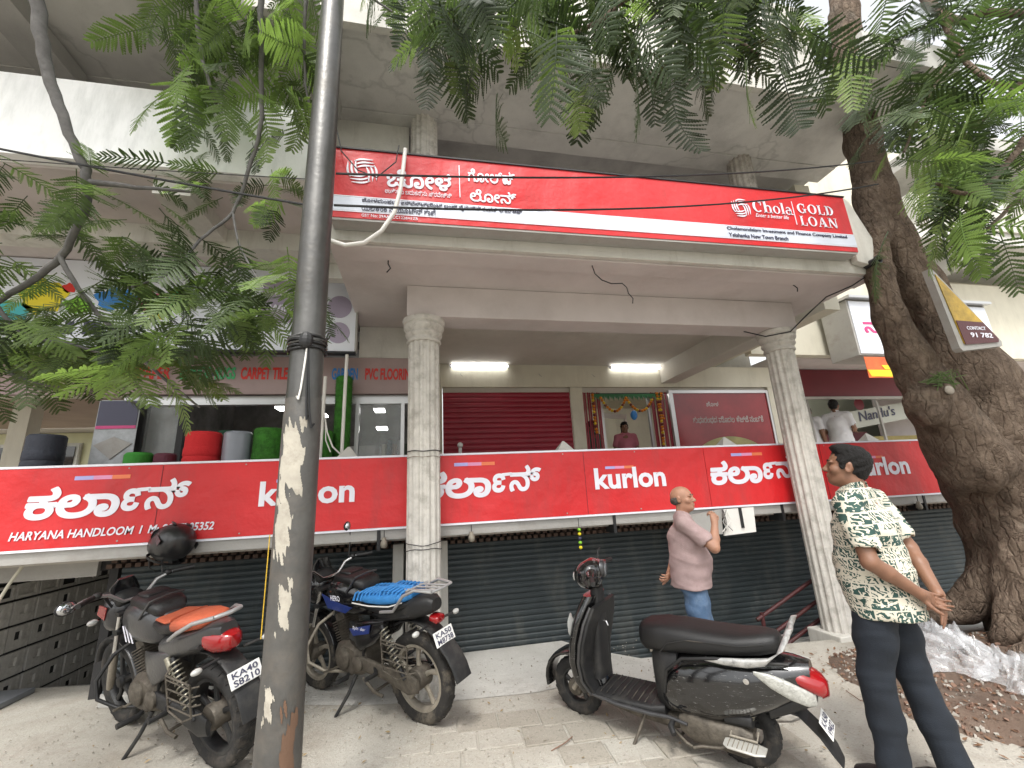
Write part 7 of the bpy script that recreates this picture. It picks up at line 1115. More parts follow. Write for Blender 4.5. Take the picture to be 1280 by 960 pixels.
'B': [(-1.32,2.54,4.68,0.4,-0.8,0.7,0.43,1),(-0.83,2.44,4.95,-2.2,-1.0,0.1,0.48,1),(-0.84,2.53,4.22,0.6,-0.8,0.3,0.44,1),(-0.83,2.51,5.29,-2.9,-0.3,-0.5,0.48,1),(-1.35,2.51,5.06,2.1,-0.7,0.4,0.45,1),(-1.98,2.84,5.53,2.1,-0.3,-0.1,0.39,1),(-1.39,2.72,4.38,-0.8,-1.3,0.3,0.42,1),(-1.46,2.81,5.38,-2.2,-1.1,-0.3,0.42,1),(-1.71,2.88,4.79,0.5,-0.7,0.1,0.34,1),(-1.59,2.65,5.01,1.1,-0.6,0.4,0.43,1),(-1.10,2.64,4.85,0.4,-1.3,-0.5,0.45,1),(-0.83,2.70,4.33,1.8,-1.2,0.4,0.39,1),(-1.48,2.72,5.16,-0.1,-0.6,0.4,0.34,2),(-1.84,2.90,4.43,-2.7,-1.1,-0.5,0.42,1),(-0.88,2.75,5.26,1.3,-1.2,0.6,0.37,1),(-1.15,2.74,5.34,1.0,-0.4,-0.2,0.46,1),(-1.86,3.11,4.78,1.1,-0.6,-0.5,0.39,1),(-1.66,2.91,5.05,1.9,-0.9,-0.3,0.35,1),(-2.02,3.15,4.73,1.1,-0.4,-0.4,0.49,1),(-1.67,3.05,4.85,0.6,-0.8,0.5,0.41,1),(-1.78,2.86,5.04,0.5,-0.9,0.1,0.39,1),(-1.62,2.72,4.53,-1.7,-1.3,0.4,0.42,1),(-1.26,2.43,4.92,-2.8,-1.0,-0.3,0.44,1),(-1.15,2.70,5.27,-2.2,-1.1,0.1,0.44,2),(-1.24,2.62,4.84,-1.7,-0.4,0.6,0.48,1),(-1.45,2.92,5.05,2.7,-0.5,-0.3,0.43,2),(-1.66,2.81,4.37,1.2,-1.2,-0.2,0.43,2),(-1.07,2.80,4.65,1.0,-0.6,-0.1,0.42,2),(-1.87,2.82,5.18,-2.2,-1.2,-0.7,0.43,1),(-1.72,2.76,4.49,1.8,-0.5,-0.3,0.48,1),(-1.51,2.94,5.08,-0.1,-0.8,-0.3,0.47,1),(-0.86,2.73,4.82,-1.2,-0.9,0.2,0.36,1),(-1.03,2.83,4.82,-2.0,-0.5,0.4,0.39,1),(-1.98,3.10,4.84,-0.2,-0.6,0.2,0.45,2),(-0.77,2.47,4.50,-2.4,-0.6,0.7,0.48,1),(-1.67,2.92,4.94,1.3,-1.0,0.2,0.46,1),(-1.37,2.66,4.93,-3.1,-0.5,-0.3,0.42,2),(-1.52,2.62,4.46,-0.0,-0.4,0.7,0.38,1),(-1.07,2.59,4.77,-1.9,-1.0,0.2,0.45,1),(-1.61,3.05,4.67,2.8,-1.0,0.2,0.49,1),(-1.52,2.70,5.13,-2.9,-0.8,0.5,0.43,2),(-0.99,2.57,4.74,-0.8,-0.4,-0.1,0.40,1),(-1.84,2.79,5.08,0.9,-0.4,-0.1,0.41,1),(-0.92,2.57,4.26,-0.1,-0.9,-0.1,0.44,1),(-1.13,2.46,4.70,-2.0,-1.2,0.7,0.44,1),(-1.31,2.73,5.24,-1.1,-0.6,0.4,0.44,1),(-1.29,2.53,4.75,2.8,-0.8,0.5,0.35,1),(-1.93,2.87,5.02,3.1,-0.4,-0.0,0.47,1),(-1.47,2.85,4.84,-2.8,-0.7,0.3,0.36,1),(-1.22,2.62,4.92,1.4,-0.6,0.2,0.37,1),(-0.93,2.66,4.93,3.0,-1.0,-0.5,0.39,1),(-0.95,2.72,4.69,2.3,-0.6,-0.4,0.35,1),(-1.06,2.59,4.86,-0.3,-0.9,-0.3,0.44,2),(-0.84,2.48,4.54,0.8,-0.6,0.1,0.45,2),(-0.84,2.40,5.13,0.6,-1.1,0.1,0.50,2),(-1.34,2.64,4.60,0.2,-0.5,0.7,0.39,2),(-1.96,2.92,5.15,0.7,-1.0,-0.4,0.40,1),(-1.04,2.64,4.94,-1.8,-1.2,0.2,0.35,1),(-1.00,2.57,4.67,0.4,-0.6,0.1,0.50,1),(-1.08,2.81,4.96,-3.0,-0.8,0.4,0.39,2),(-1.59,2.99,4.62,-0.1,-0.8,0.6,0.49,1),(-1.77,2.67,5.34,-0.4,-0.7,-0.7,0.39,2),(-0.99,2.46,5.18,1.2,-0.6,0.5,0.40,1),(-1.73,2.82,4.84,-0.6,-0.8,-0.1,0.47,1),(-1.77,2.83,5.63,-2.9,-0.7,-0.4,0.34,1),(-1.15,2.67,5.54,-1.8,-0.4,0.3,0.45,1),(-1.02,2.90,4.64,-2.9,-0.6,0.6,0.47,1),(-1.14,2.69,4.28,0.7,-1.1,-0.5,0.49,1),(-0.94,2.60,4.34,0.6,-1.1,0.4,0.42,1),(-1.74,3.04,4.71,-0.8,-1.1,-0.4,0.45,1),(-0.19,2.45,5.18,2.7,-1.0,-0.5,0.27,2),(-0.22,2.37,5.15,1.8,-1.2,-0.1,0.33,1),(-0.30,2.24,5.09,-2.8,-1.0,0.3,0.26,1),(-0.39,2.31,5.06,-1.5,-1.2,-0.5,0.27,1),(-0.47,2.48,5.42,0.1,-1.1,-0.2,0.33,2),(-0.25,2.34,5.09,0.0,-1.2,-0.0,0.29,1),(-0.43,2.36,5.15,-2.9,-1.0,-0.0,0.29,2),(-0.18,2.43,5.12,1.5,-1.0,-0.0,0.28,1),(-0.18,2.52,5.18,-2.6,-0.9,-0.3,0.34,2),(-0.35,2.48,5.36,3.0,-1.1,-0.4,0.34,1),(-0.18,2.44,5.14,-0.3,-0.9,0.5,0.33,1),(-0.30,2.34,5.21,1.1,-0.9,-0.3,0.28,2),(-0.74,2.87,3.57,1.4,-1.2,0.6,0.28,0),(-0.99,2.87,4.16,-2.5,-0.6,0.2,0.25,2),(-1.43,2.77,4.16,1.3,-0.5,0.4,0.28,2),(-1.58,3.02,4.07,-1.5,-0.9,0.5,0.24,2),(-1.59,2.85,4.39,-1.2,-0.3,0.5,0.29,1),(-0.99,2.73,4.16,-1.6,-0.2,-0.3,0.31,2),(-1.62,2.91,4.19,2.7,-0.8,0.2,0.23,2),(-1.02,2.80,3.78,-0.0,-0.5,-0.6,0.27,1),(-1.49,2.74,4.04,0.7,-0.8,0.1,0.26,2),(-1.03,2.75,3.75,1.0,-1.2,0.2,0.28,1),(-1.43,2.82,3.65,-2.9,-0.3,-0.4,0.27,1),(-1.11,2.94,3.77,-2.8,-0.5,0.5,0.23,0),(-1.06,2.83,3.53,-2.2,-0.6,0.3,0.23,1),(-1.05,2.77,3.48,-1.3,-1.1,-0.4,0.23,0),(-1.53,2.80,3.82,1.8,-0.4,-0.1,0.26,2),(-1.19,2.80,4.00,0.7,-1.2,-0.4,0.25,0),(-1.31,3.01,3.76,-1.3,-0.9,0.2,0.24,2),(-0.80,2.75,3.47,-1.5,-0.5,-0.3,0.24,0),(-0.98,2.80,3.49,2.2,-0.8,0.4,0.23,0),(-0.95,2.83,3.58,2.8,-0.6,0.6,0.28,1),(-0.74,2.86,3.65,-2.2,-0.2,-0.1,0.28,0),(-0.93,2.80,3.76,-1.8,-0.6,0.6,0.26,1),(-2.31,3.05,3.38,-0.8,-0.5,0.2,0.26,2),(-2.34,2.73,3.32,-3.1,-0.7,-0.5,0.28,2),(-1.90,2.50,3.22,2.6,-0.4,0.3,0.26,2),(-1.60,2.66,3.14,-0.6,-0.4,-0.2,0.33,2),(-2.16,2.95,3.47,2.8,-0.2,-0.4,0.31,0),(-2.16,2.82,3.24,1.1,-0.5,-0.1,0.32,2),(-2.52,2.75,3.62,1.1,-0.0,0.0,0.34,2),(-1.56,2.64,3.63,-2.5,-0.3,0.1,0.34,0),(-2.05,2.73,3.60,-1.0,-0.0,-0.4,0.32,2),(-1.61,2.69,3.37,1.1,-0.0,0.5,0.27,2),(-1.72,2.45,3.22,-1.5,-0.3,0.1,0.30,2),(-2.64,2.85,3.63,3.0,-0.2,0.3,0.27,2),(-1.84,2.59,3.34,1.1,0.1,0.4,0.32,2),(-2.66,2.89,3.68,2.9,-0.3,0.5,0.29,2),(-2.37,2.61,3.41,-1.2,-0.2,-0.1,0.35,0),(-2.47,2.62,3.44,-2.4,-0.6,0.4,0.33,0),(-2.44,2.85,3.47,2.7,-0.7,-0.2,0.26,0),(-2.60,2.85,3.69,2.5,-0.3,0.3,0.26,0),(-1.55,2.59,3.52,-0.5,-0.5,0.3,0.35,2),(-1.57,2.75,3.19,1.4,-0.4,0.4,0.34,0),(-1.78,2.80,3.62,0.3,-0.3,-0.2,0.26,2),(-1.53,2.54,3.24,1.1,-0.5,0.4,0.35,0),(-1.94,2.49,3.42,2.0,-0.6,-0.0,0.32,2),(-2.29,2.61,3.50,-1.6,-0.2,-0.4,0.30,2),(-2.11,2.71,3.28,-0.8,-0.4,0.1,0.28,2),(-2.05,2.79,3.57,-1.3,-0.6,0.2,0.25,2),(-2.28,3.12,3.34,-1.2,-0.1,-0.1,0.32,2),(-0.82,2.79,2.95,1.7,-0.4,-0.0,0.31,2),(-1.89,2.72,2.89,-0.5,-0.6,-0.3,0.40,2),(-2.50,3.23,3.07,-3.0,-0.5,-0.1,0.31,2),(-2.26,2.97,3.01,0.1,-0.6,-0.1,0.34,2),(-2.22,3.28,2.87,-2.3,-0.4,0.4,0.31,2),(-1.80,2.92,3.20,-1.1,-0.6,-0.2,0.34,2),(-1.23,2.78,2.86,1.1,-0.2,-0.4,0.37,0),(-1.25,3.08,2.94,2.0,-0.4,0.3,0.36,2),(-1.41,3.17,2.90,-2.4,-0.2,-0.4,0.32,1),(-1.34,2.56,2.76,-0.5,-0.6,-0.0,0.35,2),(-2.79,3.23,3.25,1.0,-0.4,-0.1,0.37,2),(-1.68,2.53,3.03,0.3,-0.5,0.1,0.38,0),(-2.98,3.42,2.87,-2.1,-0.6,0.4,0.44,2),(-1.34,2.85,2.75,0.9,-0.4,-0.2,0.36,2),(-0.84,2.46,2.81,-1.6,-0.6,0.2,0.40,1),(-1.86,2.88,2.99,-0.3,-0.6,0.2,0.40,1),(-0.74,2.49,2.70,0.4,-0.4,0.5,0.38,0),(-1.36,2.67,3.04,-1.7,-0.8,-0.5,0.41,2),(-1.52,2.81,2.74,-2.4,-0.7,-0.6,0.41,2),(-2.65,3.40,2.98,-0.8,-0.7,-0.0,0.31,1),(-2.39,2.74,2.86,2.9,-0.8,0.5,0.31,1),(-1.72,3.24,2.85,3.0,-0.7,-0.4,0.41,2),(-1.64,2.64,2.62,-1.1,-0.4,-0.5,0.36,2),(-2.51,2.87,3.05,2.7,-0.5,0.1,0.41,2),(-1.98,2.98,3.07,-0.0,-0.5,0.3,0.34,1),(-1.69,2.90,3.05,-3.0,-0.6,0.2,0.35,0),(-1.20,2.79,3.22,1.6,-0.9,-0.4,0.33,0),(-1.37,2.54,2.67,0.2,-0.9,-0.4,0.36,0),(-1.18,2.78,2.91,1.6,-0.6,0.0,0.41,2),(-1.42,2.84,2.99,0.2,-0.4,0.4,0.42,2),(-1.10,2.83,2.77,2.4,-0.4,0.1,0.32,2),(-0.87,2.70,3.13,1.6,-0.8,-0.0,0.40,1),(-1.06,2.63,2.91,-0.8,-0.1,0.2,0.41,2),(-2.15,3.24,3.17,1.2,-0.4,-0.5,0.36,2),(-2.28,3.18,3.37,-2.3,-0.1,-0.1,0.34,2),(-2.40,3.01,3.07,-2.3,-0.4,-0.2,0.30,2),(-1.48,3.05,3.28,1.3,-0.5,0.2,0.34,2),(-2.81,3.48,2.93,2.8,-0.0,0.2,0.31,2),(-1.11,2.66,2.65,2.9,-0.8,0.6,0.40,0),(-2.76,3.33,3.26,2.8,-0.2,0.1,0.40,2),(-2.28,2.87,2.66,2.9,-0.7,0.5,0.43,0),(-1.07,2.84,2.78,1.4,-0.8,0.4,0.42,2),(-2.09,3.12,3.07,0.5,-0.9,0.2,0.42,2),(-1.37,2.75,2.80,-2.7,-0.3,0.5,0.40,0),(-1.81,2.82,3.12,0.3,-0.3,-0.5,0.30,0),(-0.83,2.51,2.63,2.0,-0.0,0.1,0.32,2),(-1.29,2.61,2.73,-2.0,-0.6,-0.5,0.39,1),(-1.49,2.88,3.28,1.0,-0.1,0.1,0.41,0),(-1.89,2.91,3.29,2.3,-0.3,0.1,0.35,2),(-1.46,2.80,3.05,-1.9,-0.5,-0.6,0.38,2),(-1.78,2.88,2.73,-1.1,-0.9,-0.2,0.44,0),(-2.32,3.17,3.39,1.5,-0.4,0.3,0.31,0),(-2.10,2.97,3.29,0.5,-0.3,-0.2,0.35,1),(-1.84,2.83,2.82,0.7,-0.1,0.2,0.35,0),(-2.22,3.15,3.23,1.2,-0.2,0.1,0.42,0),(-2.81,3.20,3.33,3.0,-0.1,0.3,0.32,2),(-1.36,2.59,2.77,0.1,-0.0,-0.3,0.44,0),(-0.97,2.45,2.65,-2.0,-0.8,-0.1,0.36,2),(-0.91,2.62,2.63,-2.5,-0.2,0.1,0.31,2),(-2.10,3.36,2.78,2.0,-0.4,-0.4,0.42,2),(-2.14,3.04,2.56,-3.1,-0.3,-0.0,0.44,2),(-2.14,3.41,2.75,-0.5,-0.4,0.0,0.34,2),(-2.48,3.17,2.75,2.6,-0.7,-0.5,0.31,1),(-2.41,3.49,2.49,-0.7,-0.6,0.6,0.34,2),(-2.73,3.29,2.82,-0.8,-0.5,0.5,0.34,1),(-2.90,3.41,2.87,-2.8,-0.1,0.2,0.33,1),(-3.04,3.78,2.54,0.3,-0.1,-0.5,0.35,1),(-2.77,3.59,2.94,-2.6,-0.6,-0.2,0.33,2),(-1.63,2.99,2.64,-2.3,-0.6,-0.5,0.40,2),(-2.84,3.58,2.76,0.3,-0.9,0.0,0.40,1),(-2.63,3.28,2.74,0.3,-0.6,-0.5,0.40,2),(-2.32,3.31,2.84,1.4,-0.5,0.6,0.33,2),(-1.43,2.67,2.53,-2.6,-0.8,0.4,0.38,2),(-1.48,2.88,2.70,-1.5,-0.9,0.5,0.44,1),(-2.49,3.25,2.76,2.3,-0.9,0.2,0.41,2),(-2.88,3.55,2.70,-1.1,-0.2,-0.4,0.36,2),(-1.52,3.03,2.63,2.9,-0.1,0.3,0.42,2),(-2.38,3.63,2.49,0.7,-0.4,0.1,0.37,2),(-3.09,3.65,2.77,2.2,-0.2,-0.1,0.36,2),(-3.04,3.67,2.68,1.4,-0.3,-0.4,0.37,2),(-2.47,2.92,2.65,1.1,-0.5,0.4,0.43,1),(-1.79,2.82,2.41,-0.4,-0.7,0.4,0.43,1),(-2.60,3.17,2.69,0.1,-0.1,-0.0,0.33,2),(-1.56,2.88,2.33,0.5,-0.9,-0.3,0.39,1),(-2.21,3.41,2.77,2.3,-0.7,0.2,0.42,2),(-2.30,3.43,2.90,1.5,-0.9,0.3,0.38,1),(-2.53,3.05,2.42,-1.4,-0.2,-0.2,0.43,1),(-1.68,3.21,2.54,-0.7,-0.6,0.1,0.33,2),(-1.73,2.75,2.55,-0.4,-0.6,0.4,0.38,1),(-1.69,2.84,2.66,0.6,-0.2,-0.2,0.38,2),(-1.72,3.18,2.69,-0.3,-0.4,-0.4,0.41,2),(-1.74,2.80,2.33,-2.0,-0.3,0.3,0.38,1),(-1.70,2.86,2.49,0.2,-0.4,0.0,0.34,2),(-1.61,3.17,2.54,-1.3,-0.2,-0.2,0.36,1),(-1.53,3.15,2.37,0.8,-0.0,-0.1,0.31,2),(-1.72,2.97,2.37,3.1,-0.2,-0.0,0.42,1),(-1.90,3.43,2.79,-2.8,-0.4,-0.0,0.40,1),(-1.79,2.77,2.52,1.9,-0.8,-0.4,0.38,1),(-2.45,2.94,2.35,2.5,-0.0,-0.1,0.39,2),(-1.71,2.96,2.57,0.7,-0.2,0.6,0.41,2),(-2.41,3.61,2.82,-1.4,-0.4,0.1,0.42,2),(-2.63,3.30,2.69,-1.8,-0.5,-0.3,0.35,2),(-2.29,3.61,2.66,0.7,-0.7,0.2,0.40,2),(-2.00,3.33,2.67,2.2,-0.7,-0.3,0.42,2),(-2.61,3.60,2.90,-1.6,-0.5,-0.4,0.33,2),(-3.19,3.63,2.94,-2.9,-0.7,-0.4,0.37,2),(-2.37,2.88,2.67,-0.1,-0.6,0.6,0.39,1),(-1.56,2.93,2.43,-0.1,-0.6,-0.5,0.43,2),(-2.71,3.36,2.52,-2.7,-0.7,0.1,0.31,2),(-2.08,3.33,2.77,1.6,-0.4,0.6,0.35,2),(-1.97,2.84,2.60,-2.5,-0.3,-0.6,0.31,1),(-1.63,3.23,2.47,-0.2,-0.6,0.4,0.38,1),(-2.39,3.56,2.61,-1.6,-0.2,0.3,0.31,1),(-2.44,3.11,2.50,-0.8,-0.9,0.5,0.40,2),(-2.75,3.21,2.38,1.7,-0.5,-0.2,0.36,2),(-2.63,3.52,2.75,-0.1,-0.9,0.0,0.32,1),(-2.42,3.33,2.75,1.1,-0.5,-0.1,0.41,1),(-2.44,3.49,2.64,0.6,-0.5,-0.5,0.35,1),(-2.50,2.98,2.62,2.5,-0.9,0.6,0.35,2),(-2.31,3.26,2.76,-0.3,-0.5,-0.6,0.37,1),(-2.68,3.10,2.51,-1.7,-0.4,0.3,0.34,1),(-2.41,3.36,2.58,-0.2,-0.5,0.4,0.35,1),(-1.96,3.37,2.52,-1.6,-0.4,-0.5,0.39,1),(-2.63,3.20,2.61,-2.0,-0.1,0.5,0.30,1),(-2.45,3.23,2.62,1.6,-0.3,0.3,0.41,1),(-2.46,3.40,2.68,2.0,-0.6,-0.1,0.38,1),(-2.66,3.48,2.53,1.8,-0.4,-0.5,0.44,2),(-2.85,3.60,2.96,-1.3,-0.8,0.5,0.39,1),(-2.41,2.97,2.50,-0.0,-0.6,0.4,0.34,1),(-1.91,3.31,2.41,0.5,-0.3,-0.0,0.35,2),(-1.63,2.93,2.64,0.6,-0.4,0.5,0.40,2),(-2.76,3.60,2.85,-2.3,-0.4,0.1,0.34,1),(-2.34,3.31,2.69,-1.5,-0.8,-0.5,0.30,1),(-1.25,3.17,2.87,-0.8,-0.8,-0.2,0.35,1),(-0.86,2.74,2.69,-0.6,-0.5,-0.5,0.29,1),(-1.20,2.85,2.88,-2.1,-0.6,-0.1,0.29,1),(-1.47,3.20,3.16,-2.5,-0.7,-0.0,0.31,1),(-0.76,2.91,2.92,-0.8,-0.8,-0.2,0.34,2),(-0.76,3.03,2.94,1.4,-0.9,-0.5,0.29,0),(-1.20,2.78,2.71,1.5,-0.4,-0.3,0.33,1),(-1.28,2.96,3.00,2.7,-0.3,-0.5,0.31,0),(-0.92,3.06,2.77,0.8,-0.1,0.2,0.32,2),(-1.31,2.73,2.86,0.2,-0.9,0.3,0.30,2),(-0.76,2.88,2.87,-2.1,-0.3,-0.1,0.33,0),(-1.01,2.64,2.79,-0.7,-0.2,0.4,0.29,1),(-1.16,3.11,2.76,2.1,-0.5,-0.3,0.32,2),(-0.92,2.90,2.81,0.9,-0.7,-0.1,0.35,2),(-1.67,3.22,2.95,-1.1,-0.5,-0.3,0.31,1),(-1.24,2.88,2.86,-0.7,-0.3,0.3,0.31,2),(-1.01,2.71,2.68,0.7,-0.5,-0.1,0.35,1),(-1.26,3.17,2.88,-1.7,-0.5,0.4,0.35,0),(-0.94,2.85,3.00,0.7,-0.0,0.3,0.36,0),(-1.30,3.10,3.00,-0.2,-0.9,-0.3,0.34,0),(-1.48,3.02,3.11,2.4,-0.5,-0.5,0.36,1),(-1.43,3.16,3.21,2.6,-0.6,-0.0,0.38,0),(-1.03,3.15,3.04,-2.4,-0.5,0.4,0.30,2),(-1.34,2.78,2.89,-2.8,-0.7,0.2,0.35,1)],
}
# ================================================================ TREES
bark = bpy.data.materials.new('tree_bark'); bark.use_nodes = True; n = bark.node_tree; N = n.nodes.new; L = n.links.new; b = n.nodes['Principled BSDF']; b.inputs['Roughness'].default_value = .92; b.inputs['Specular IOR Level'].default_value = .2
tc = N('ShaderNodeTexCoord'); co = tc.outputs['Object']
def nz(sc, det=8, ro=.65, mapping=None):
    q = N('ShaderNodeTexNoise'); q.inputs['Scale'].default_value = sc; q.inputs['Detail'].default_value = det; q.inputs['Roughness'].default_value = ro
    if mapping: mp = N('ShaderNodeMapping'); mp.inputs['Scale'].default_value = mapping; L(co, mp.inputs[0]); L(mp.outputs[0], q.inputs['Vector'])
    else: L(co, q.inputs['Vector'])
    return q.outputs[0]
cr = N('ShaderNodeValToRGB'); L(nz(7, 12, .78, (1, 1, .8)), cr.inputs[0]); el_ = cr.color_ramp.elements; el_[0].position = .32; el_[0].color = (.095, .068, .050, 1); el_[1].position = .68; el_[1].color = (.34, .265, .20, 1); e2 = cr.color_ramp.elements.new(.5); e2.color = (.21, .155, .115, 1)
mx = N('ShaderNodeMix'); mx.data_type = 'RGBA'; r_ = N('ShaderNodeMapRange'); r_.inputs[1].default_value = .58; r_.inputs[2].default_value = .7; r_.inputs[4].default_value = .7; L(nz(1.3, 6, .6), r_.inputs[0]); L(r_.outputs[0], mx.inputs[0]); L(cr.outputs[0], mx.inputs[6]); mx.inputs[7].default_value = (.21, .19, .155, 1); L(mx.outputs[2], b.inputs['Base Color'])
m1 = N('ShaderNodeMath'); m1.operation = 'MULTIPLY_ADD'; L(nz(5, 9, .7, (1.3, 1.3, 1.0)), m1.inputs[0]); m1.inputs[1].default_value = 1.4; L(nz(30, 9, .8, (1, 1, .55)), m1.inputs[2])
vo = N('ShaderNodeTexVoronoi'); vo.feature = 'DISTANCE_TO_EDGE'; vo.inputs['Scale'].default_value = 1; mp = N('ShaderNodeMapping'); mp.inputs['Scale'].default_value = (15, 15, 5.5); wn_ = N('ShaderNodeMix'); wn_.data_type = 'RGBA'; wn_.blend_type = 'LINEAR_LIGHT'; wn_.inputs[0].default_value = .12; L(co, wn_.inputs[6]); L(nz(5, 6, .6), wn_.inputs[7]); L(wn_.outputs[2], mp.inputs[0]); L(mp.outputs[0], vo.inputs['Vector'])
vr = N('ShaderNodeMapRange'); vr.inputs[1].default_value = 0; vr.inputs[2].default_value = .16; vr.inputs[4].default_value = .7; L(vo.outputs[0], vr.inputs[0]); m2 = N('ShaderNodeMath'); m2.operation = 'ADD'; L(m1.outputs[0], m2.inputs[0]); L(vr.outputs[0], m2.inputs[1])
bu = N('ShaderNodeBump'); bu.inputs['Strength'].default_value = 1; bu.inputs['Distance'].default_value = .05; L(m2.outputs[0], bu.inputs['Height']); L(bu.outputs[0], b.inputs['Normal'])
def leafmat(name, c, tr=.45):
    m = bpy.data.materials.new(name); m.use_nodes = True; n = m.node_tree; N = n.nodes.new; L = n.links.new; out = n.nodes['Material Output']; p = n.nodes['Principled BSDF']; p.inputs['Roughness'].default_value = .5; p.inputs['Specular IOR Level'].default_value = .3
    oi = N('ShaderNodeObjectInfo'); tc = N('ShaderNodeTexCoord'); no = N('ShaderNodeTexNoise'); no.inputs['Scale'].default_value = 5; L(tc.outputs['Object'], no.inputs['Vector'])
    ad = N('ShaderNodeMath'); ad.operation = 'ADD'; L(oi.outputs['Random'], ad.inputs[0]); L(no.outputs[0], ad.inputs[1])
    r = N('ShaderNodeMapRange'); r.inputs[1].default_value = .4; r.inputs[2].default_value = 1.5; r.inputs[3].default_value = .55; r.inputs[4].default_value = 1.5; L(ad.outputs[0], r.inputs[0])
    v = N('ShaderNodeVectorMath'); v.operation = 'SCALE'; v.inputs[0].default_value = c; L(r.outputs[0], v.inputs['Scale']); L(v.outputs[0], p.inputs['Base Color'])
    t = N('ShaderNodeBsdfTranslucent'); v2 = N('ShaderNodeVectorMath'); v2.operation = 'MULTIPLY'; L(v.outputs[0], v2.inputs[0]); v2.inputs[1].default_value = (1.5, 1.7, .8); L(v2.outputs[0], t.inputs[0])
    mi = N('ShaderNodeMixShader'); mi.inputs[0].default_value = tr; L(p.outputs[0], mi.inputs[1]); L(t.outputs[0], mi.inputs[2]); L(mi.outputs[0], out.inputs[0]); return m
LM = [leafmat('leaf_dark_green', (.042, .062, .030), .38), leafmat('leaf_bright_green', (.16, .225, .085), .5), leafmat('leaf_mid_green', (.078, .110, .050), .46)]
def frond_mesh(seed, m):
    rnd = random.Random(seed); vs = []; fs = []
    npair = rnd.choice((14, 16, 18)); droop = rnd.uniform(.15, .55); curve = rnd.uniform(-.18, .18)
    def rach(t): return Vector((t*(1-.12*droop*t), curve*t*t, -droop*.5*t*t))
    # stalk
    mb_ = MB().tube([rach(i/8) for i in range(9)], [.010-.0008*i for i in range(9)], 4, cap=False); vs += mb_.v; fs += mb_.f
    for i in range(npair):
        t = .14+.86*i/(npair-1); p = rach(t); tg = (rach(min(1, t+.02))-rach(max(0, t-.02))).normalized()
        ln = (.30*math.sin(math.pi*min(1, .25+t*.68))**.8)*rnd.uniform(.85, 1.1)+.03
        for s_ in (1, -1):
            lat = Vector((0, s_, 0)); a = rnd.uniform(.62, .9)*(1-.35*t)+.12
            d = (tg*math.cos(a*1.35)+lat*math.sin(a*1.35)).normalized(); dz = rnd.uniform(-.25, .05); nl = 9
            up = tg.cross(lat).normalized()*s_
            side = d.cross(up).normalized()
            for k_ in range(nl):
                u = (k_+.6)/nl; q = p+d*ln*u+Vector((0, 0, dz*ln*u*u)); w = .017*math.sin(math.pi*min(1, .2+u*.72))+.004; h_ = ln/nl*.66
                for z_ in (1, -1):
                    e = q+side*z_*w+d*w*.45+Vector((0, 0, -.004)); n0 = len(vs)
                    vs += [tuple(q-d*h_*.9), tuple(e-d*h_*.5), tuple(e+d*h_*.6), tuple(q+d*h_*.9)]; fs.append((n0, n0+1, n0+2, n0+3))
    me = bpy.data.meshes.new('frond'); me.from_pydata(vs, [], fs); me.materials.append(m); return me
FM = [[frond_mesh(10*j+i, LM[j]) for i in range(5)] for j in range(3)]
def plant_fronds(tree, key):
    rnd = random.Random(5)
    for x, y, z, yaw, pitch, roll, sc, m in FRONDS[key]:
        o = bpy.data.objects.new('frond', rnd.choice(FM[m])); COL.objects.link(o); o.parent = tree
        o.location = Vector((x, y, z))-tree.location; o.rotation_euler = (roll, -pitch, yaw); o.scale = (sc,)*3
def more_fronds(tree, key, m):
    rnd = random.Random(9); V_ = []; F_2 = []; off = 0
    base = []
    for me in FM[0]:
        co = np.empty(len(me.vertices)*3); me.vertices.foreach_get('co', co); base.append((co.reshape(-1, 3), [tuple(p.vertices) for p in me.polygons]))
    for x, y, z, yaw, pitch, roll, sc in MORE[key]:
        co, fs = rnd.choice(base); R = np.array(Euler((roll, -pitch, yaw)).to_matrix()); V_.append(co@R.T*sc+np.array([x, y, z])-np.array(tree.location)); F_2 += [tuple(off+i for i in f) for f in fs]; off += len(co)
    me = bpy.data.meshes.new('foliage'); me.from_pydata(np.concatenate(V_).tolist(), [], F_2); me.materials.append(m); o = bpy.data.objects.new('foliage', me); COL.objects.link(o); o.parent = tree; o['kind'] = 'stuff'
def branches(tree, key, m):
    for br in BRANCHES[key]:
        pts = [Vector(p[:3]) for p in br]; rs = [p[3] for p in br]; P2 = []; R2 = []
        for i in range(len(pts)-1):   # smooth and wobble
            p0, p1, p2, p3 = pts[max(i-1, 0)], pts[i], pts[i+1], pts[min(i+2, len(pts)-1)]
            for j in range(5):
                t = j/5; q = .5*((2*p1)+(p2-p0)*t+(2*p0-5*p1+4*p2-p3)*t*t+(3*p1-3*p2+p3-p0)*t**3); P2.append(q+Vector([random.uniform(-1, 1)*rs[i]*.25 for _ in range(3)])); R2.append(rs[i]*(1-t)+rs[i+1]*t)
        P2.append(pts[-1]); R2.append(rs[-1])
        OB('branch', MB().tube(P2, R2, 10), m, tree, w=True, smooth=True)
TA = thing('flowering_shade_tree', 'big leaning grey-brown tree with a knobbly forked trunk and feathery leaves at the right', 'tree', (5.15, 3.3, 0))
S = SDF((3.7, 2.35, -.12), (6.5, 4.5, 9.6), .036)
main = [((5.62, 3.38, -.1), .42), ((5.62, 3.38, .35), .38), ((5.62, 3.36, .9), .38), ((5.56, 3.33, 1.45), .42), ((5.50, 3.3, 1.9), .42), ((5.46, 3.27, 2.35), .37), ((5.33, 3.25, 2.9), .255), ((5.13, 3.25, 3.45), .215), ((4.99, 3.25, 3.95), .20), ((4.96, 3.25, 4.55), .19), ((5.03, 3.25, 5.3), .17), ((5.18, 3.25, 6.35), .165), ((5.37, 3.25, 7.35), .15), ((5.8, 3.25, 9.4), .12)]
S.chain([p for p, r in main], [r for p, r in main], .10)
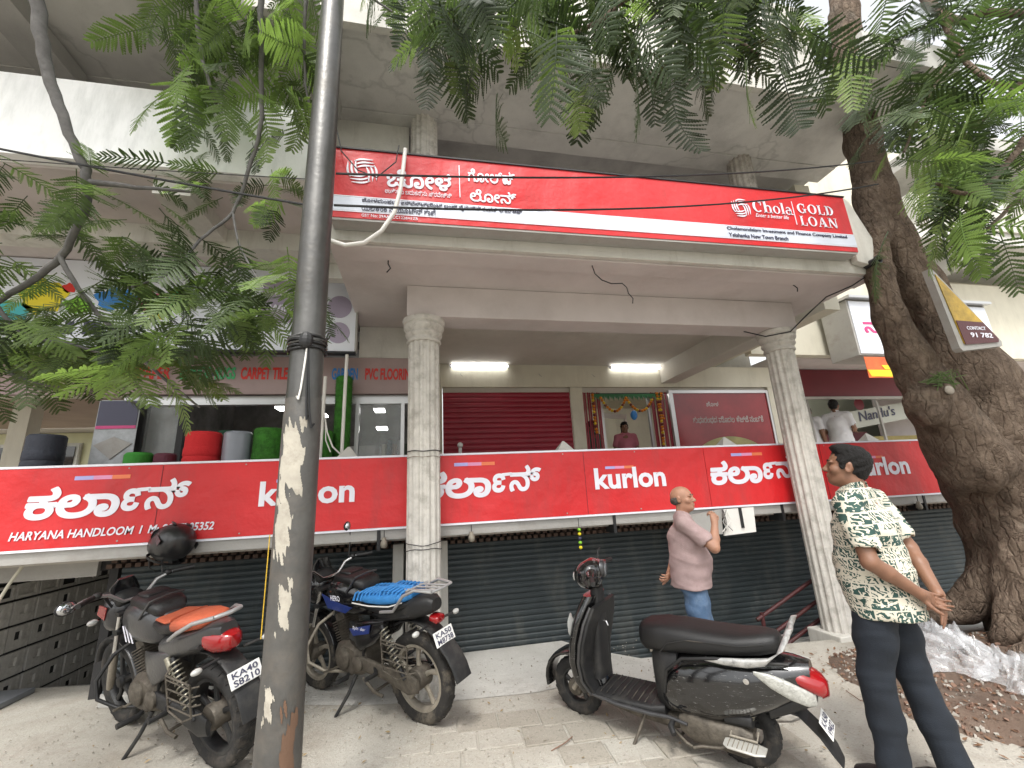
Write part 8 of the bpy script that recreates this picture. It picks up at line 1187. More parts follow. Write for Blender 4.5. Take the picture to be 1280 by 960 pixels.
S.chain([(5.0, 3.15, 1.6), (4.76, 3.12, 2.1), (4.60, 3.12, 2.6), (4.53, 3.15, 3.05), (4.55, 3.15, 3.5), (4.66, 3.18, 3.95), (4.86, 3.22, 4.5)], [.30, .22, .165, .135, .12, .12, .12], .06)
S.chain([(5.75, 3.4, 2.0), (5.95, 3.5, 2.5), (5.75, 3.6, 3.0), (5.6, 3.7, 3.3)], [.22, .12, .09, .08], .08)
S.ell((4.50, 3.03, 2.12), (.18, .16, .17), .10); S.ell((4.38, 2.95, 2.0), (.09, .09, .10), .05); S.ell((4.52, 2.90, 2.22), (.07, .07, .06), .03); S.ell((4.40, 2.90, 2.14), (.055, .06, .05), .02, None, True)
for q in (((5.4, 3.1, .35), (5.0, 2.98, .14), (4.55, 2.90, .06), (4.1, 2.78, -.03)), ((5.35, 3.45, .5), (5.05, 3.62, .24), (4.75, 3.76, .16), (4.45, 3.85, .03)), ((5.2, 3.0, .3), (5.0, 2.7, .08), (4.95, 2.4, 0)), ((5.4, 3.4, .4), (5.9, 3.3, .1), (6.4, 3.3, 0)), ((5.4, 3.2, .8), (5.12, 3.22, .36), (4.85, 3.24, .10))): S.chain(list(q), [.22, .12, .085, .05][:len(q)], .10)
P = S.grid(); x, y, z = P[..., 0], P[..., 1], P[..., 2]
ang = np.arctan2(y-3.3, x-5.3)
S.f += (.008*np.sin(ang*9+2.5*np.sin(z*1.7)+3*np.sin(x*5))+.010*np.sin(z*16+3*np.sin(ang*3+z)+2*np.sin(x*9))*np.clip(1.8-np.abs(z-1.2), 0, 1)+.005*np.sin(x*23+z*9+2*np.sin(y*13))*np.sin(z*17+y*11)).astype(np.float32)
ch('trunk', S.mesh('trunk', bark), None, TA)
ch('knot_scar', MB().ell((4.50, 2.835, 2.20), (.05, .02, .04), 14, 8), mat('pale_cut_wood', (.27, .24, .20), .9, var=.2, scale=20), TA, smooth=True)
branches(TA, 'A', bark); plant_fronds(TA, 'A'); more_fronds(TA, 'A', LM[0])
TB = thing('flowering_shade_tree', 'feathery-leaved tree whose branches hang in from the upper left corner', 'tree', (-3.1, 1.0, 0))
graybark = mat('grey_branch_bark', (.13, .125, .12), .9, var=.25, scale=14, bump=.5, bscale=40)
t0 = Vector(BRANCHES['B'][0][0][:3])
ch('trunk', MB().tube([(-3.1, 1.0, -.1), (-3.05, 1.0, 1.5), (-2.95, 1.05, 3.2), (-2.7, 1.15, 4.4), (-2.3, 1.3, 5.2), t0+Vector((0, 0, .02))], [.20, .17, .14, .11, .07, .045], 14), graybark, TB, smooth=True)
for i in (3, 5, 6, 9): p = Vector(BRANCHES['B'][i][0][:3]); ch('branch', MB().tube([(-2.7, 1.15, 4.4), Vector((-2.7, 1.15, 4.4)).lerp(p, .5)+Vector((0, 0, .5)), p], [.06, .035, BRANCHES['B'][i][0][3]], 10), graybark, TB, smooth=True)
for i in (7, 8): p = Vector(BRANCHES['B'][i][0][:3]); ch('branch', MB().tube([(-3.0, 1.02, 2.4), Vector((-3.0, 1.02, 2.6)).lerp(p, .5)+Vector((0, 0, .15)), p], [.05, .035, BRANCHES['B'][i][0][3]], 10), graybark, TB, smooth=True)
branches(TB, 'B', graybark); plant_fronds(TB, 'B'); more_fronds(TB, 'B', LM[2])
# tuft of green string/twigs tied at the burl
tf = MB()
for i in range(26): a = random.uniform(-.5, .5); tf.tube([(4.42, 2.93, 2.30), (4.42+random.uniform(-.02, .30), 2.88+random.uniform(-.05, .02), 2.30+random.uniform(-.05, .10)), (4.30+random.uniform(-.1, .50), 2.86, 2.24+random.uniform(-.06, .14))], .0035, 4)
tag(OB('leaf_tuft', tf, LM[1]), 'little tuft of green stalks caught on the burl of the big trunk', 'plant')
# small-leaved shrub at the far left and a far canopy behind on the right
def leafcloud(lst, n_, size, seed):
    r = random.Random(seed); m_ = MB()
    for i in range(n_):
        c, rr = r.choice(lst); 
        while True:
            q = Vector([r.uniform(-1, 1) for _ in range(3)])
            if .25 < q.length < 1: break
        p = Vector(c)+Vector([q[k_]*rr[k_] for k_ in range(3)]); a = Vector([r.uniform(-1, 1) for _ in range(3)]).normalized(); b_ = a.orthogonal().normalized()*size*r.uniform(.35, .6); a = a*size*r.uniform(.7, 1.2)
        m_.add([p-a, p+b_, p+a, p-b_], [(0, 1, 2, 3)])
    return m_
SHB = thing('leafy_shrub', 'light green small-leaved shrub at the left edge beside the pale yellow house', 'shrub', (-8.2, 9.0, 0))
ch('stem', MB().tube([(-8.2, 9, 0), (-8.1, 9, 1.2), (-8.3, 9, 2.4)], [.06, .05, .02], 8), graybark, SHB); ch('stem', MB().tube([(-8.2, 9, .9), (-7.7, 8.8, 2.0)], [.04, .02], 8), graybark, SHB)
ch('foliage', leafcloud([((-8.2, 9, 3.2), (.9, .6, .7)), ((-7.6, 8.8, 2.3), (.5, .5, .8)), ((-8.7, 9.1, 2.2), (.6, .5, .9)), ((-8.0, 8.9, 1.3), (.6, .5, .8))], 3200, .07, 1), LM[1], SHB)
FC = thing('far_tree', 'dark tree crown far behind the right-hand buildings against white sky', 'tree', (17, 12, 0))
ch('trunk', MB().tube([(17, 12, 0), (16.8, 12, 6), (16, 11.5, 11)], [.4, .3, .1], 10), bark, FC, smooth=True)
ch('crown', leafcloud([((15.5, 11, 13), (3, 2.5, 2.5)), ((18, 12, 10), (2.4, 2, 2.6)), ((13, 10.5, 15.5), (2.2, 2, 2))], 9000, .22, 2), LM[0], FC)
# pale yellow house far left with a barred window
HSE = thing('yellow_house', 'pale yellow house with a white-framed window seen far behind at the left', 'house', (-11, 12, 0))
ch('wall', MB().box(-16, -6.2, 12, 12.3, 0, 3.45), mat('pale_yellow_wall', (.66, .64, .42), .8, var=.06, dirt=(.4, .38, .28), damt=.3), HSE)
ch('eave', MB().box(-16.4, -6.0, 11.4, 12.4, 3.46, 3.62), K['soffit'], HSE)
wn = ch('window', MB().box(-9.6, -7.9, 11.94, 11.995, 2.45, 3.2), K['white'], HSE)
for i in range(3): ch('pane', MB().box(-9.5+i*.53, -9.06+i*.53, 11.92, 11.938, 2.53, 3.12), K['dglass'], wn)
for i in range(7): ch('bar', MB().box(-9.55+i*.27, -9.53+i*.27, 11.90, 11.918, 2.46, 3.19), K['white'], wn)
ch('wall_pipe', MB().tube([(-6.9, 11.97, 1), (-6.9, 11.97, 3.4)], .03, 8), K['white'], HSE)
LN = thing('left_annex', 'pinkish beige roof edge slanting down at the far left beyond the carpet shop', 'building', (-7, 7, 0))
ch('roof_slab', MB().box(-13, -3.3, 6.4, 9.0, 3.05, 3.22), mat('pink_beige_soffit', (.44, .32, .26), .85, var=.08), LN); ch('roof_edge', MB().box(-13, -3.28, 6.34, 6.398, 2.98, 3.26), K['cream'], LN)
ch('post', MB().box(-5.2, -5.0, 6.6, 6.8, 0, 3.05), K['cream'], LN)
# ================================================================ LAMP POLE
LP = thing('lamp_pole', 'grey steel street pole with torn poster scraps and tied cables, left foreground', 'pole', (-.598, 2.30, 0))
steel = mat('weathered_pole_steel', (.10, .098, .093), .36, .6, var=.18, scale=5, dirt=(.08, .07, .055), damt=.6, dscale=3, bump=.2, bscale=30)
OB('shaft', MB().lathe([(.0825, 2.0), (.0815, 2.4), (.078, 3.4), (.066, 5.0), (.055, 8.5), (0, 8.52)], 32), steel, LP, smooth=True)
OB('sleeve', MB().lathe([(.13, 0), (.13, .02), (.098, .03), (.093, .5), (.089, .8), (.088, 1.93), (.0855, 1.96), (.084, 2.02)], 32), mat('pole_sleeve_paint', (.090, .087, .081), .5, .3, var=.2, scale=6, dirt=(.17, .14, .11), damt=.5, dscale=4, bump=.3, bscale=30), LP, smooth=True)
paper = mat('torn_paper', (.40, .37, .31), .9, var=.15, scale=9, dirt=(.16, .14, .11), damt=.8, dscale=8)
def scrap(a0, a1, z0, z1, seed, thr=.42, r=.0897):
    rnd = random.Random(seed); ph = [rnd.uniform(0, 6) for _ in range(8)]; m = MB(); na, nz_ = int((a1-a0)/.03), int((z1-z0)/.005)
    def keep(i, j):
        u, v = i/na, j/nz_; e = min(u, 1-u, v*.9+.02, (1-v)*.9+.02)
        n_ = .5+.2*math.sin(u*9+ph[0]+2*math.sin(v*7+ph[1]))+.18*math.sin(v*17+ph[2]+u*5)+.13*math.sin(u*31+v*23+ph[3]); return e*3.2+n_ > thr+.45
    for i in range(na):
        for j in range(nz_):
            if keep(i, j):
                q0, q1 = a0+(a1-a0)*i/na, a0+(a1-a0)*(i+1)/na; u0, u1 = z0+(z1-z0)*j/nz_, z0+(z1-z0)*(j+1)/nz_
                m.quad((r*math.cos(q0), r*math.sin(q0), u0), (r*math.cos(q1), r*math.sin(q1), u0), (r*math.cos(q1), r*math.sin(q1), u1), (r*math.cos(q0), r*math.sin(q0), u1))
    return m
view = math.atan2(-2.3, .6)   # direction from pole to camera
OB('poster_scrap', scrap(view-1.15, view+.25, 1.52, 1.92, 2, .35), paper, LP); OB('poster_scrap', scrap(view-1.2, view-.1, 1.25, 1.56, 5, .45), paper, LP)
OB('poster_scrap', scrap(view-.6, view+.15, .96, 1.20, 8, .55), paper, LP); OB('poster_scrap', scrap(view-.9, view-.3, .62, .8, 11, .6, .0925), paper, LP)
OB('paint_stain', scrap(view-.2, view+.9, .3, .75, 21, .75, .0945), mat('rust_stain', (.14, .08, .05), .9), LP)
def wrapw(z, r, turns, dz): 
    n = int(turns*18); return [(r*math.cos(2*math.pi*i/18)*(1+.03*math.sin(i)), r*math.sin(2*math.pi*i/18)*(1+.03*math.cos(i*1.3)), z+dz*i/n+.006*math.sin(i*.9)) for i in range(n+1)]
for z, t, dz in ((2.30, 3, .05), (2.36, 2, -.05), (2.27, 2, .02)): OB('tied_cable', MB().tube(wrapw(z, .092, t, dz), .0055, 6), K['cable'] if t == 2 else steel, LP, smooth=True)
for k_, (a, zz) in enumerate(((.2, 1.9), (-.3, 2.0), (.5, 1.86))):
    p = [(.095*math.cos(view+a*u)+0, .095*math.sin(view+a*u), 2.33-(2.33-zz)*math.sin(u*1.6)) for u in (0, .3, .6, .9, 1.2)]; OB('loose_cable', MB().tube(p, .005, 6), (K['cable'], K['pvc'], K['cable'])[k_], LP, smooth=True)
OB('cable_knot', MB().ell((.097*math.cos(view-.1), .097*math.sin(view-.1), 2.31), (.035, .03, .045), 10, 8), K['cable'], LP)
OB('yellow_cable', MB().tube([(.1*math.cos(view-1.5), .1*math.sin(view-1.5), z) for z in (.95, 1.1, 1.25, 1.38)], .0025, 6), mat('yellow_wire', (.55, .35, .03), .5), LP, smooth=True)
# overhead cables
def cable(a, b_, sag, r, label, m=None, mid=0):
    a, b_ = Vector(a), Vector(b_); pts = [a.lerp(b_, t/16)-Vector((0, 0, sag*4*(t/16)*(1-t/16))) for t in range(17)]
    return tag(OB('overhead_cable', MB().tube(pts, r, 6), m or K['cable'], smooth=True), label, 'cable', 'overhead cables')
cable((-5, 2.9, 4.25), (-.66, 2.35, 3.20), .05, .007, 'thick black cable sloping from the left edge down to the pole')
cable((-5, 2.7, 3.62), (-.68, 2.35, 3.38), .04, .003, 'thin dark wire crossing the leaves left of the pole')
cable((-.52, 2.33, 3.42), (4.8, 3.05, 4.82), .10, .0075, 'upper black cable crossing the gold loan sign to the tree')
cable((-.52, 2.33, 3.20), (4.75, 3.05, 4.52), .14, .0075, 'lower black cable crossing the gold loan sign to the tree')
tag(OB('loose_wire', MB().tube([(-.72, 3.1, 4.55), (-.63, 2.96, 4.15), (-.50, 2.95, 3.98), (-.36, 2.95, 3.93), (-.22, 2.96, 4.1), (-.2, 2.98, 4.28)], .005, 6), K['cable'], smooth=True), 'thin black wire looping over the emblem at the left of the gold loan sign', 'wire')
tag(OB('white_conduit', MB().tube([(-.15, 2.97, 4.24), (-.16, 2.94, 4.05), (-.18, 2.93, 3.82), (-.22, 2.93, 3.62), (-.31, 2.93, 3.45), (-.43, 2.93, 3.34), (-.56, 2.93, 3.31), (-.68, 2.95, 3.36), (-.74, 3.0, 3.5)], .016, 10), K['pvc'], smooth=True), 'loose white conduit hanging in a loop over the left end of the gold loan sign', 'pipe')
W2 = thing('canopy_wire', 'black wire drooping from the canopy corner round to the right column capital', 'wire', (4.4, 3.2, 3.6))
ch('wire', MB().tube([(4.42, 3.14, 3.60), (4.45, 3.16, 3.50), (4.38, 3.3, 3.44), (4.25, 3.5, 3.40), (4.2, 3.75, 3.28), (4.05, 3.84, 3.13), (3.75, 3.88, 3.08), (3.5, 3.9, 3.14)], .007, 8), K['cable'], W2, smooth=True)
B('ceiling_hook', MB().tube([(-.3, 3.42, 3.515), (-.3, 3.42, 3.46), (-.28, 3.42, 3.42), (-.31, 3.42, 3.38)], .006, 6), K['cable']); B('ceiling_hook', MB().tube([(3.8, 3.45, 3.5), (3.85, 3.45, 3.46), (3.84, 3.45, 3.42)], .006, 6), K['cable'])
B('hanging_wire', MB().tube([(1.5, 3.3, 3.49), (1.53, 3.32, 3.42), (1.6, 3.34, 3.37), (1.7, 3.36, 3.35), (1.82, 3.38, 3.37), (1.86, 3.38, 3.33), (1.87, 3.38, 3.27), (1.91, 3.38, 3.22), (1.90, 3.38, 3.17)], .005, 6), K['cable'])
# wire ties round the left fluted column
for z, tl in ((1.93, .01), (1.87, .0), (1.16, .03), (1.08, -.02)):
    m = MB().tube([(.153*math.cos(q), 4.05+.153*math.sin(q), z+tl*math.sin(q*1)+.004*math.sin(q*5)) for q in [2*math.pi*i/24 for i in range(25)]], .0035 if z < 1.9 else .005, 5); tag(OB('wire_tie', m, K['cable'] if z != 1.87 else K['dustalloy'], smooth=True), {1.93: 'black wire tied round the left fluted column just above the red sign', 1.87: 'rope-coloured binding round the left fluted column at the red sign top', 1.16: 'thin wire round the left fluted column below the red sign', 1.08: 'lowest thin wire slanting round the left fluted column'}[z], 'wire', 'wires tied round the column')
# ================================================================ tube lights, doorway garlands
for x0, lab in ((.41, 'left of the two lit white tube lights on the cream wall'), (3.03, 'right of the two lit white tube lights on the cream wall')):
    t = thing('tube_light', lab, 'lamp', (x0, 6.37, 3.46), group='tube lights under the canopy')
    OB('batten', MB().box(-.03, .91, -.0, -.0+.028, .010, .03), K['lett'], t); OB('tube', MB().tube([(0, -.03, 0), (.88, -.03, 0)], .012, 12), K['lamp'], t, smooth=True)
    for x in (-.02, .88): OB('holder', MB().box(x, x+.02, -.045, 0, -.02, .022), K['lett'], t)
for x in (.55, 1.8, 2.7): B('wall_hook', MB().tube([(x, 6.39, 3.36), (x, 6.36, 3.33), (x+.03, 6.35, 3.3)], .004, 5), K['metal'])
org = mat('marigold_orange', (.62, .20, .01), .8, var=.3, scale=30, bump=.8, bscale=120); yel = mat('marigold_yellow', (.70, .48, .03), .8, var=.3, scale=30, bump=.8, bscale=120); mrn = mat('marigold_dark', (.16, .03, .02), .8)
def garland(pts, label):
    g = thing('flower_garland', label, 'garland', pts[0], group='marigold garlands round the doorway')
    P = [Vector(p) for p in pts]; L_ = [0]
    for a, b_ in zip(P, P[1:]): L_.append(L_[-1]+(b_-a).length)
    n_ = int(L_[-1]/.045); ms = [MB(), MB(), MB()]
    for k in range(n_):
        s_ = L_[-1]*k/n_; i = max(j for j in range(len(P)-1) if L_[j] <= s_); q = P[i].lerp(P[i+1], (s_-L_[i])/max(1e-6, L_[i+1]-L_[i]))-Vector(pts[0]); ms[0 if k % 4 < 2 else (1 if k % 4 == 2 else 2)].ell(q, (.026, .026, .023), 8, 6)
    for m, k_ in zip(ms, (org, yel, mrn)): OB('flowers', m, k_, g, smooth=True, kind='stuff')
def swag(x0, x1, z, d): return [(x0+(x1-x0)*i/10, 6.37, z-d*4*(i/10)*(1-i/10)) for i in range(11)]
garland(swag(2.80, 3.24, 2.95, .22), 'left swag of orange marigolds hanging across the doorway head'); garland(swag(3.24, 3.72, 2.95, .22), 'right swag of orange marigolds hanging across the doorway head')
garland([(2.66, 6.36, 3.0), (2.66, 6.36, 2.5), (2.68, 6.36, 2.35)], 'straight marigold string hanging down the left door jamb'); garland([(3.80, 6.36, 3.02), (3.82, 6.36, 2.5), (3.78, 6.36, 1.9)], 'long marigold string hanging down the right door jamb'); garland([(3.88, 6.36, 3.02), (3.82, 6.355, 2.8), (3.86, 6.35, 2.55)], 'short looped marigold string at the top of the right door jamb')
tn = MB()
for i in range(44):
    x = 2.66+i*.028; l = .10+.03*math.sin(i*2.1); tn.add([(x-.016, 6.38, 3.02), (x+.016, 6.375, 3.02), (x+.012, 6.37, 3.02-l*.6), (x, 6.36, 3.02-l), (x-.012, 6.37, 3.02-l*.6)], [(0, 1, 2, 3, 4)])
TR = thing('leaf_toran', 'green mango-leaf festoon along the top of the garlanded doorway', 'decoration', (3.2, 6.38, 3.0)); ch('leaves', tn, mat('toran_green', (.03, .16, .06), .6, var=.3), TR, kind='stuff'); ch('string', MB().tube([(2.64, 6.385, 3.025), (3.94, 6.385, 3.03)], .006, 6), K['cable'], TR)
tag(OB('balloon', MB().ell((3.34, 6.36, 2.66), (.055, .05, .08), 14, 10), K['blue'], smooth=True), 'deep blue balloon hanging between the marigold swags', 'balloon')
# ================================================================ balustrade behind the sign
for x, lab in ((-.72, 'white pointed baluster post just left of the left fluted column'), (1.48, 'white pointed baluster post in front of the maroon shutter'), (3.46, 'white pointed baluster post under the red poster window'), (5.51, 'white pointed baluster post below the two men upstairs')):
    t = thing('baluster_post', lab, 'post', (x, 4.47, 1.3), group='pointed posts behind the red sign')
    OB('post_shaft', MB().box(-.085, .085, -.07, .07, 0, .63), K['white'], t, bev=.005); OB('post_cap', MB().add([(-.095, -.08, .632), (.095, -.08, .632), (.095, .08, .632), (-.095, .08, .632), (-.01, 0, .74), (.01, 0, .74)], [(0, 1, 5, 4), (1, 2, 5), (2, 3, 4, 5), (3, 0, 4), (3, 2, 1, 0)]), K['white'], t)
RG = thing('balustrade', 'low white balustrade of concrete rings whose tops show over the red sign', 'balustrade', (2.4, 4.47, 1.3))
for i in range(9):
    x = .78+i*.27+(.12 if i > 2 else 0); ch('ring', MB().lathe([(.085, -.03), (.13, -.035), (.135, 0), (.13, .035), (.085, .03), (.085, -.03)], 22, (x, 4.47, 1.79), 'y'), K['white'], RG, smooth=True)
ch('rail_post', MB().tube([(.37, 4.5, 1.3), (.37, 4.5, 2.0)], .018, 8).ell((.37, 4.5, 2.03), (.03, .03, .03), 10, 8), K['metal'], RG)
# ================================================================ goods of the carpet shop on the ledge
def roll(label, x, y, r, z1, m, name='carpet_roll', bands=0, fuzz=0, z0=1.31):
    t = thing(name, label, 'roll', (x, y, z0)); h = z1-z0
    OB('core_roll', MB().lathe([(0, 0), (r, 0), (r*1.01, h*.3), (r*.99, h*.7), (r, h-.02), (r-.015, h), (r*.3, h), (r*.28, h-.05), (0, h-.05)], 26), m, t, smooth=30)
    for i in range(bands): OB('layer_edge', MB().lathe([(r*1.0, h*(.55+.1*i)), (r*1.04, h*(.56+.1*i)), (r*1.03, h*(.63+.1*i)), (r*1.0, h*(.645+.1*i))], 26), m, t, smooth=True)
    if fuzz:
        f = MB(); rnd = random.Random(int(x*100))
        for i in range(fuzz):
            q = rnd.uniform(0, 6.28); z = h*rnd.uniform(.35, 1.0); a = Vector((math.cos(q), math.sin(q), 0)); tt = Vector((-math.sin(q), math.cos(q), 0)); p = a*r+Vector((0, 0, z)); f.add([p-tt*.003, p+tt*.003, p+a*.016+Vector((rnd.uniform(-.008, .008), 0, rnd.uniform(-.012, .014)))], [(0, 1, 2)])
        OB('pile', f, m, t, kind='stuff')
grass = mat('artificial_grass', (.045, .20, .02), .8, var=.35, scale=18, bump=.9, bscale=120)
roll('black ribbed rubber mat roll standing at the far left of the ledge', -3.37, 4.68, .135, 2.24, mat('black_rubber_mat', (.03, .035, .05), .7, var=.2, bump=.6, bscale=40), 'mat_roll', 3)
roll('bright red carpet roll in two tiers on the shop ledge', -2.10, 4.7, .15, 2.24, mat('red_carpet', (.62, .025, .03), .9, var=.1, bump=.5, bscale=60), bands=3)
roll('grey vinyl roll wrapped in plastic beside the red carpet roll', -1.80, 4.7, .125, 2.24, mat('grey_vinyl_wrapped', (.26, .28, .33), .3, var=.1, bump=.3, bscale=20, coat=.4))
roll('bright green artificial grass roll left of the lamp pole', -1.53, 4.72, .135, 2.27, grass, 'grass_roll', 2, 2600)
roll('low bright green mat roll on the ledge under the vented window', -2.63, 4.70, .11, 2.06, mat('green_mat', (.04, .26, .03), .8, bump=.5), 'mat_roll')
roll('low dull maroon mat roll between the green and red rolls', -2.42, 4.72, .09, 2.05, mat('maroon_mat', (.12, .03, .05), .8, bump=.5), 'mat_roll')
roll('dark green grass roll standing behind the grey vinyl roll', -2.02, 5.0, .10, 2.3, mat('deep_green_mat', (.01, .06, .03), .8, bump=.5), 'grass_roll')
roll('short upright green grass roll right behind the lamp pole', -.985, 4.72, .065, 2.24, grass, 'grass_roll', 0, 1400)
roll('tall upright green grass roll between the white pipes', -.86, 4.86, .085, 2.86, grass, 'grass_roll', 0, 3200)
for x, z0, z1, lab in ((-1.0, 1.9, 2.78, 'left of two white pipes standing on the sign by the tall grass roll'), (-.80, 1.92, 3.02, 'right of two white pipes standing on the sign by the tall grass roll')):
    tag(OB('white_pipe', MB().tube([(x, 4.56, z0), (x+.005, 4.56, z1)], .017, 10), K['pvc'], smooth=True), lab, 'pipe')
tag(OB('white_cable', MB().tube([(-.98, 4.54, 2.4), (-.94, 4.52, 2.2), (-.88, 4.52, 2.05), (-.80, 4.52, 1.97)], .008, 6).tube([(-.97, 4.55, 2.35), (-.95, 4.53, 2.12), (-.90, 4.53, 2.0)], .006, 6), K['pvc'], smooth=True), 'white cable drooping between the two standing white pipes', 'cable')
VB = thing('poster_banner', 'upright vinyl banner with a black diamond rug picture beyond the ledge', 'banner', (-2.9, 4.9, 1.6))
ch('sheet', MB().box(-3.16, -2.80, 4.90, 4.905, 1.9, 2.62), mat('banner_pale', (.38, .40, .42), .5, var=.2, scale=14), VB); ch('black_field', MB().box(-3.15, -2.81, 4.893, 4.898, 2.36, 2.61), K['ink'], VB); ch('red_line', MB().box(-3.15, -2.81, 4.891, 4.896, 2.33, 2.36), K['pink'], VB)
ch('rug_picture', MB().prism([(-3.14, 2.17), (-2.98, 2.25), (-2.82, 2.18), (-2.98, 2.03)], 4.889, 4.896), K['metal'], VB)
# ================================================================ things below the sign
RL = thing('stair_handrail', 'maroon painted steel handrail running down beside the right fluted column', 'railing', (4.14, 4.3, -.1))
ch('post', MB().tube([(4.14, 4.32, -.28), (4.16, 4.30, .60)], .024, 10), K['rust'], RL, smooth=True); ch('post_cap', MB().ell((4.16, 4.30, .61), (.028, .028, .02), 10, 6), K['rust'], RL, smooth=True)
for z0, z1 in ((.47, .14), (.26, -.07), (.09, -.24)): ch('rail', MB().tube([(4.15, 4.31, z0), (3.35, 4.31, z1)], .019, 10), K['rust'], RL, smooth=True)
ch('post', MB().tube([(3.42, 4.32, -.3), (3.42, 4.31, .20)], .020, 10), K['rust'], RL, smooth=True)
EB = thing('meter_box', 'white sheet-metal flap and dark box hanging under the red sign behind the bald man', 'box', (3.2, 4.24, 1.0))
ch('flap', MB().prism([(3.10, 1.245), (3.46, 1.25), (3.44, 1.0), (3.06, .985), (3.10, 1.08)], 4.20, 4.22), K['pvc'], EB); ch('slot', MB().box(3.27, 3.30, 4.185, 4.198, 1.05, 1.25), K['cable'], EB)
ch('dark_panel', MB().prism([(2.62, 1.20), (3.08, 1.245), (3.06, 1.0), (2.86, 1.01)], 4.22, 4.26), K['metal'], EB)
for i in range(7): ch('wire', MB().tube([(3.08+random.uniform(-.02, .06), 4.19, 1.24), (3.05+random.uniform(-.03, .10), 4.17, 1.13), (3.03+random.uniform(-.02, .12), 4.18, 1.0+random.uniform(0, .04))], .003, 5), (K['pvc'], K['cable'])[i % 2], EB, smooth=True)
CHM = thing('lemon_chilli_charm', 'string of green and yellow lemons and chillies hanging from the sign bracket', 'charm', (1.5, 4.25, .95))
ch('string', MB().tube([(1.5, 4.25, 1.25), (1.5, 4.25, .95)], .003, 5), K['cable'], CHM)
for i, (z, k_) in enumerate(((1.14, 'lime'), (1.10, 'yellow'), (1.06, 'ink'), (1.02, 'lime'), (.975, 'yellow'))): ch('lemon', MB().ell((1.5, 4.25, z), (.018, .018, .016), 10, 8), K[k_], CHM, smooth=True)
for x, lab in ((-.35, 'grey lamp holder hanging under the sign left of the left column'), (.44, 'grey lamp holder hanging under the sign right of the left column'), (5.75, 'grey lamp holder hanging under the sign near the tree')):
    t = thing('lamp_holder', lab, 'lamp', (x, 4.26, 1.1), group='lamp holders under the sign'); OB('cord', MB().tube([(0, 0, .15), (0, 0, .09)], .004, 5), K['cable'], t); OB('holder', MB().lathe([(0, .09), (.018, .09), (.022, .06), (.03, .05), (.032, .02), (.02, 0), (0, -.002)], 14), K['dustalloy'], t, smooth=40)
JP = thing('pipe_tangle', 'tangle of pale pipes and cords under the far left end of the red sign', 'pipes', (-3.6, 4.5, .8))
for p in ([(-3.9, 4.5, 1.15), (-3.55, 4.5, .98), (-3.45, 4.5, .80), (-3.7, 4.5, .62)], [(-3.35, 4.5, 1.2), (-3.5, 4.5, .95), (-3.4, 4.5, .78)], [(-3.2, 4.5, 1.18), (-3.3, 4.52, 1.0), (-3.36, 4.5, .8)], [(-3.7, 4.55, 1.2), (-3.72, 4.5, .9), (-3.6, 4.5, .7)]): ch('pipe', MB().tube(p, .012, 8), K['cream'], JP, smooth=True)
PLT = tag(OB('steel_sheet', MB().box(-4.6, -3.42, 4.72, 5.2, .004, .045), mat('galvanised_sheet', (.30, .32, .35), .4, .6, var=.15, scale=4), bev=.004), 'flat grey metal sheet lying on the ground at the left edge', 'sheet')
for s, x, z in ((0, -1.5, .10), (1, 2.4, -.16), (1, .7, -.16)):
    t = thing('padlock', 'small brass padlock at the foot of the %s' % ('left shutter', 'middle shutter')[s]+(' behind the blue motorbike' if x < 1 else ' left of the bald man' if x < 2 else ' behind the scooter seat'), 'padlock', (x, 4.83, z))
    OB('hasp', MB().box(-.03, .03, -.002, .004, .0, .05), K['metal'], t); OB('lock_body', MB().box(-.018, .018, -.022, -.004, -.035, .0), K['dustalloy'], t, bev=.003); OB('shackle', MB().tube([(-.012, -.013, 0), (-.010, -.013, .022), (.010, -.013, .022), (.012, -.013, 0)], .003, 6), K['chrome'], t)
# ================================================================ soil bed, rubble, plastic, litter
rnd = random.Random(4)
def noise2(x, y): return .5*math.sin(x*5.1+1.3*math.sin(y*3.7))+.3*math.sin(y*8.3+x*4.1)+.2*math.sin(x*17+y*13)
bed = [(3.22, 3.36), (3.45, 3.62), (4.2, 3.74), (5.3, 3.6), (7.4, 3.3), (7.4, 2.0), (4.2, 1.75), (3.35, 2.12), (3.02, 2.55), (3.12, 2.95)]
def inpoly(x, y, P):
    r = False
    for (x1, y1), (x2, y2) in zip(P, P[1:]+P[:1]):
        if (y1 > y) != (y2 > y) and x < (x2-x1)*(y-y1)/(y2-y1)+x1: r = not r
    return r
def edged(x, y): return min(math.hypot(x-(x1+(x2-x1)*t), y-(y1+(y2-y1)*t)) for (x1, y1), (x2, y2) in zip(bed, bed[1:]+bed[:1]) for t in [max(0, min(1, ((x-x1)*(x2-x1)+(y-y1)*(y2-y1))/((x2-x1)**2+(y2-y1)**2)))])
def bedz(x, y):
    if not inpoly(x, y, bed): return -.02
    e = edged(x, y); return min(.10, e*.55)*(.7+.3*noise2(x, y))+.004+.012*noise2(x*4, y*4)*min(1, e*4)
st = .05; g = {}; vs = []; fs = []
for i in range(int(4.6/st)):
    for j in range(int(2.3/st)):
        x, y = 2.95+i*st, 1.65+j*st; g[i, j] = len(vs); vs.append((x+rnd.uniform(-.012, .012), y+rnd.uniform(-.012, .012), bedz(x, y)))
for (i, j) in g:
    if (i+1, j+1) in g:
        q = [g[i, j], g[i+1, j], g[i+1, j+1], g[i, j+1]]
        if max(vs[k][2] for k in q) > 0: fs.append(q)
OB('soil_bed', MB().add(vs, fs), GM4, smooth=True, kind='structure')
rub = [mat('rubble_%s' % a, c, .9, var=.2, scale=12) for a, c in (('grey', (.33, .31, .27)), ('brown', (.20, .12, .085)), ('pale', (.36, .33, .29)))]
stones = []
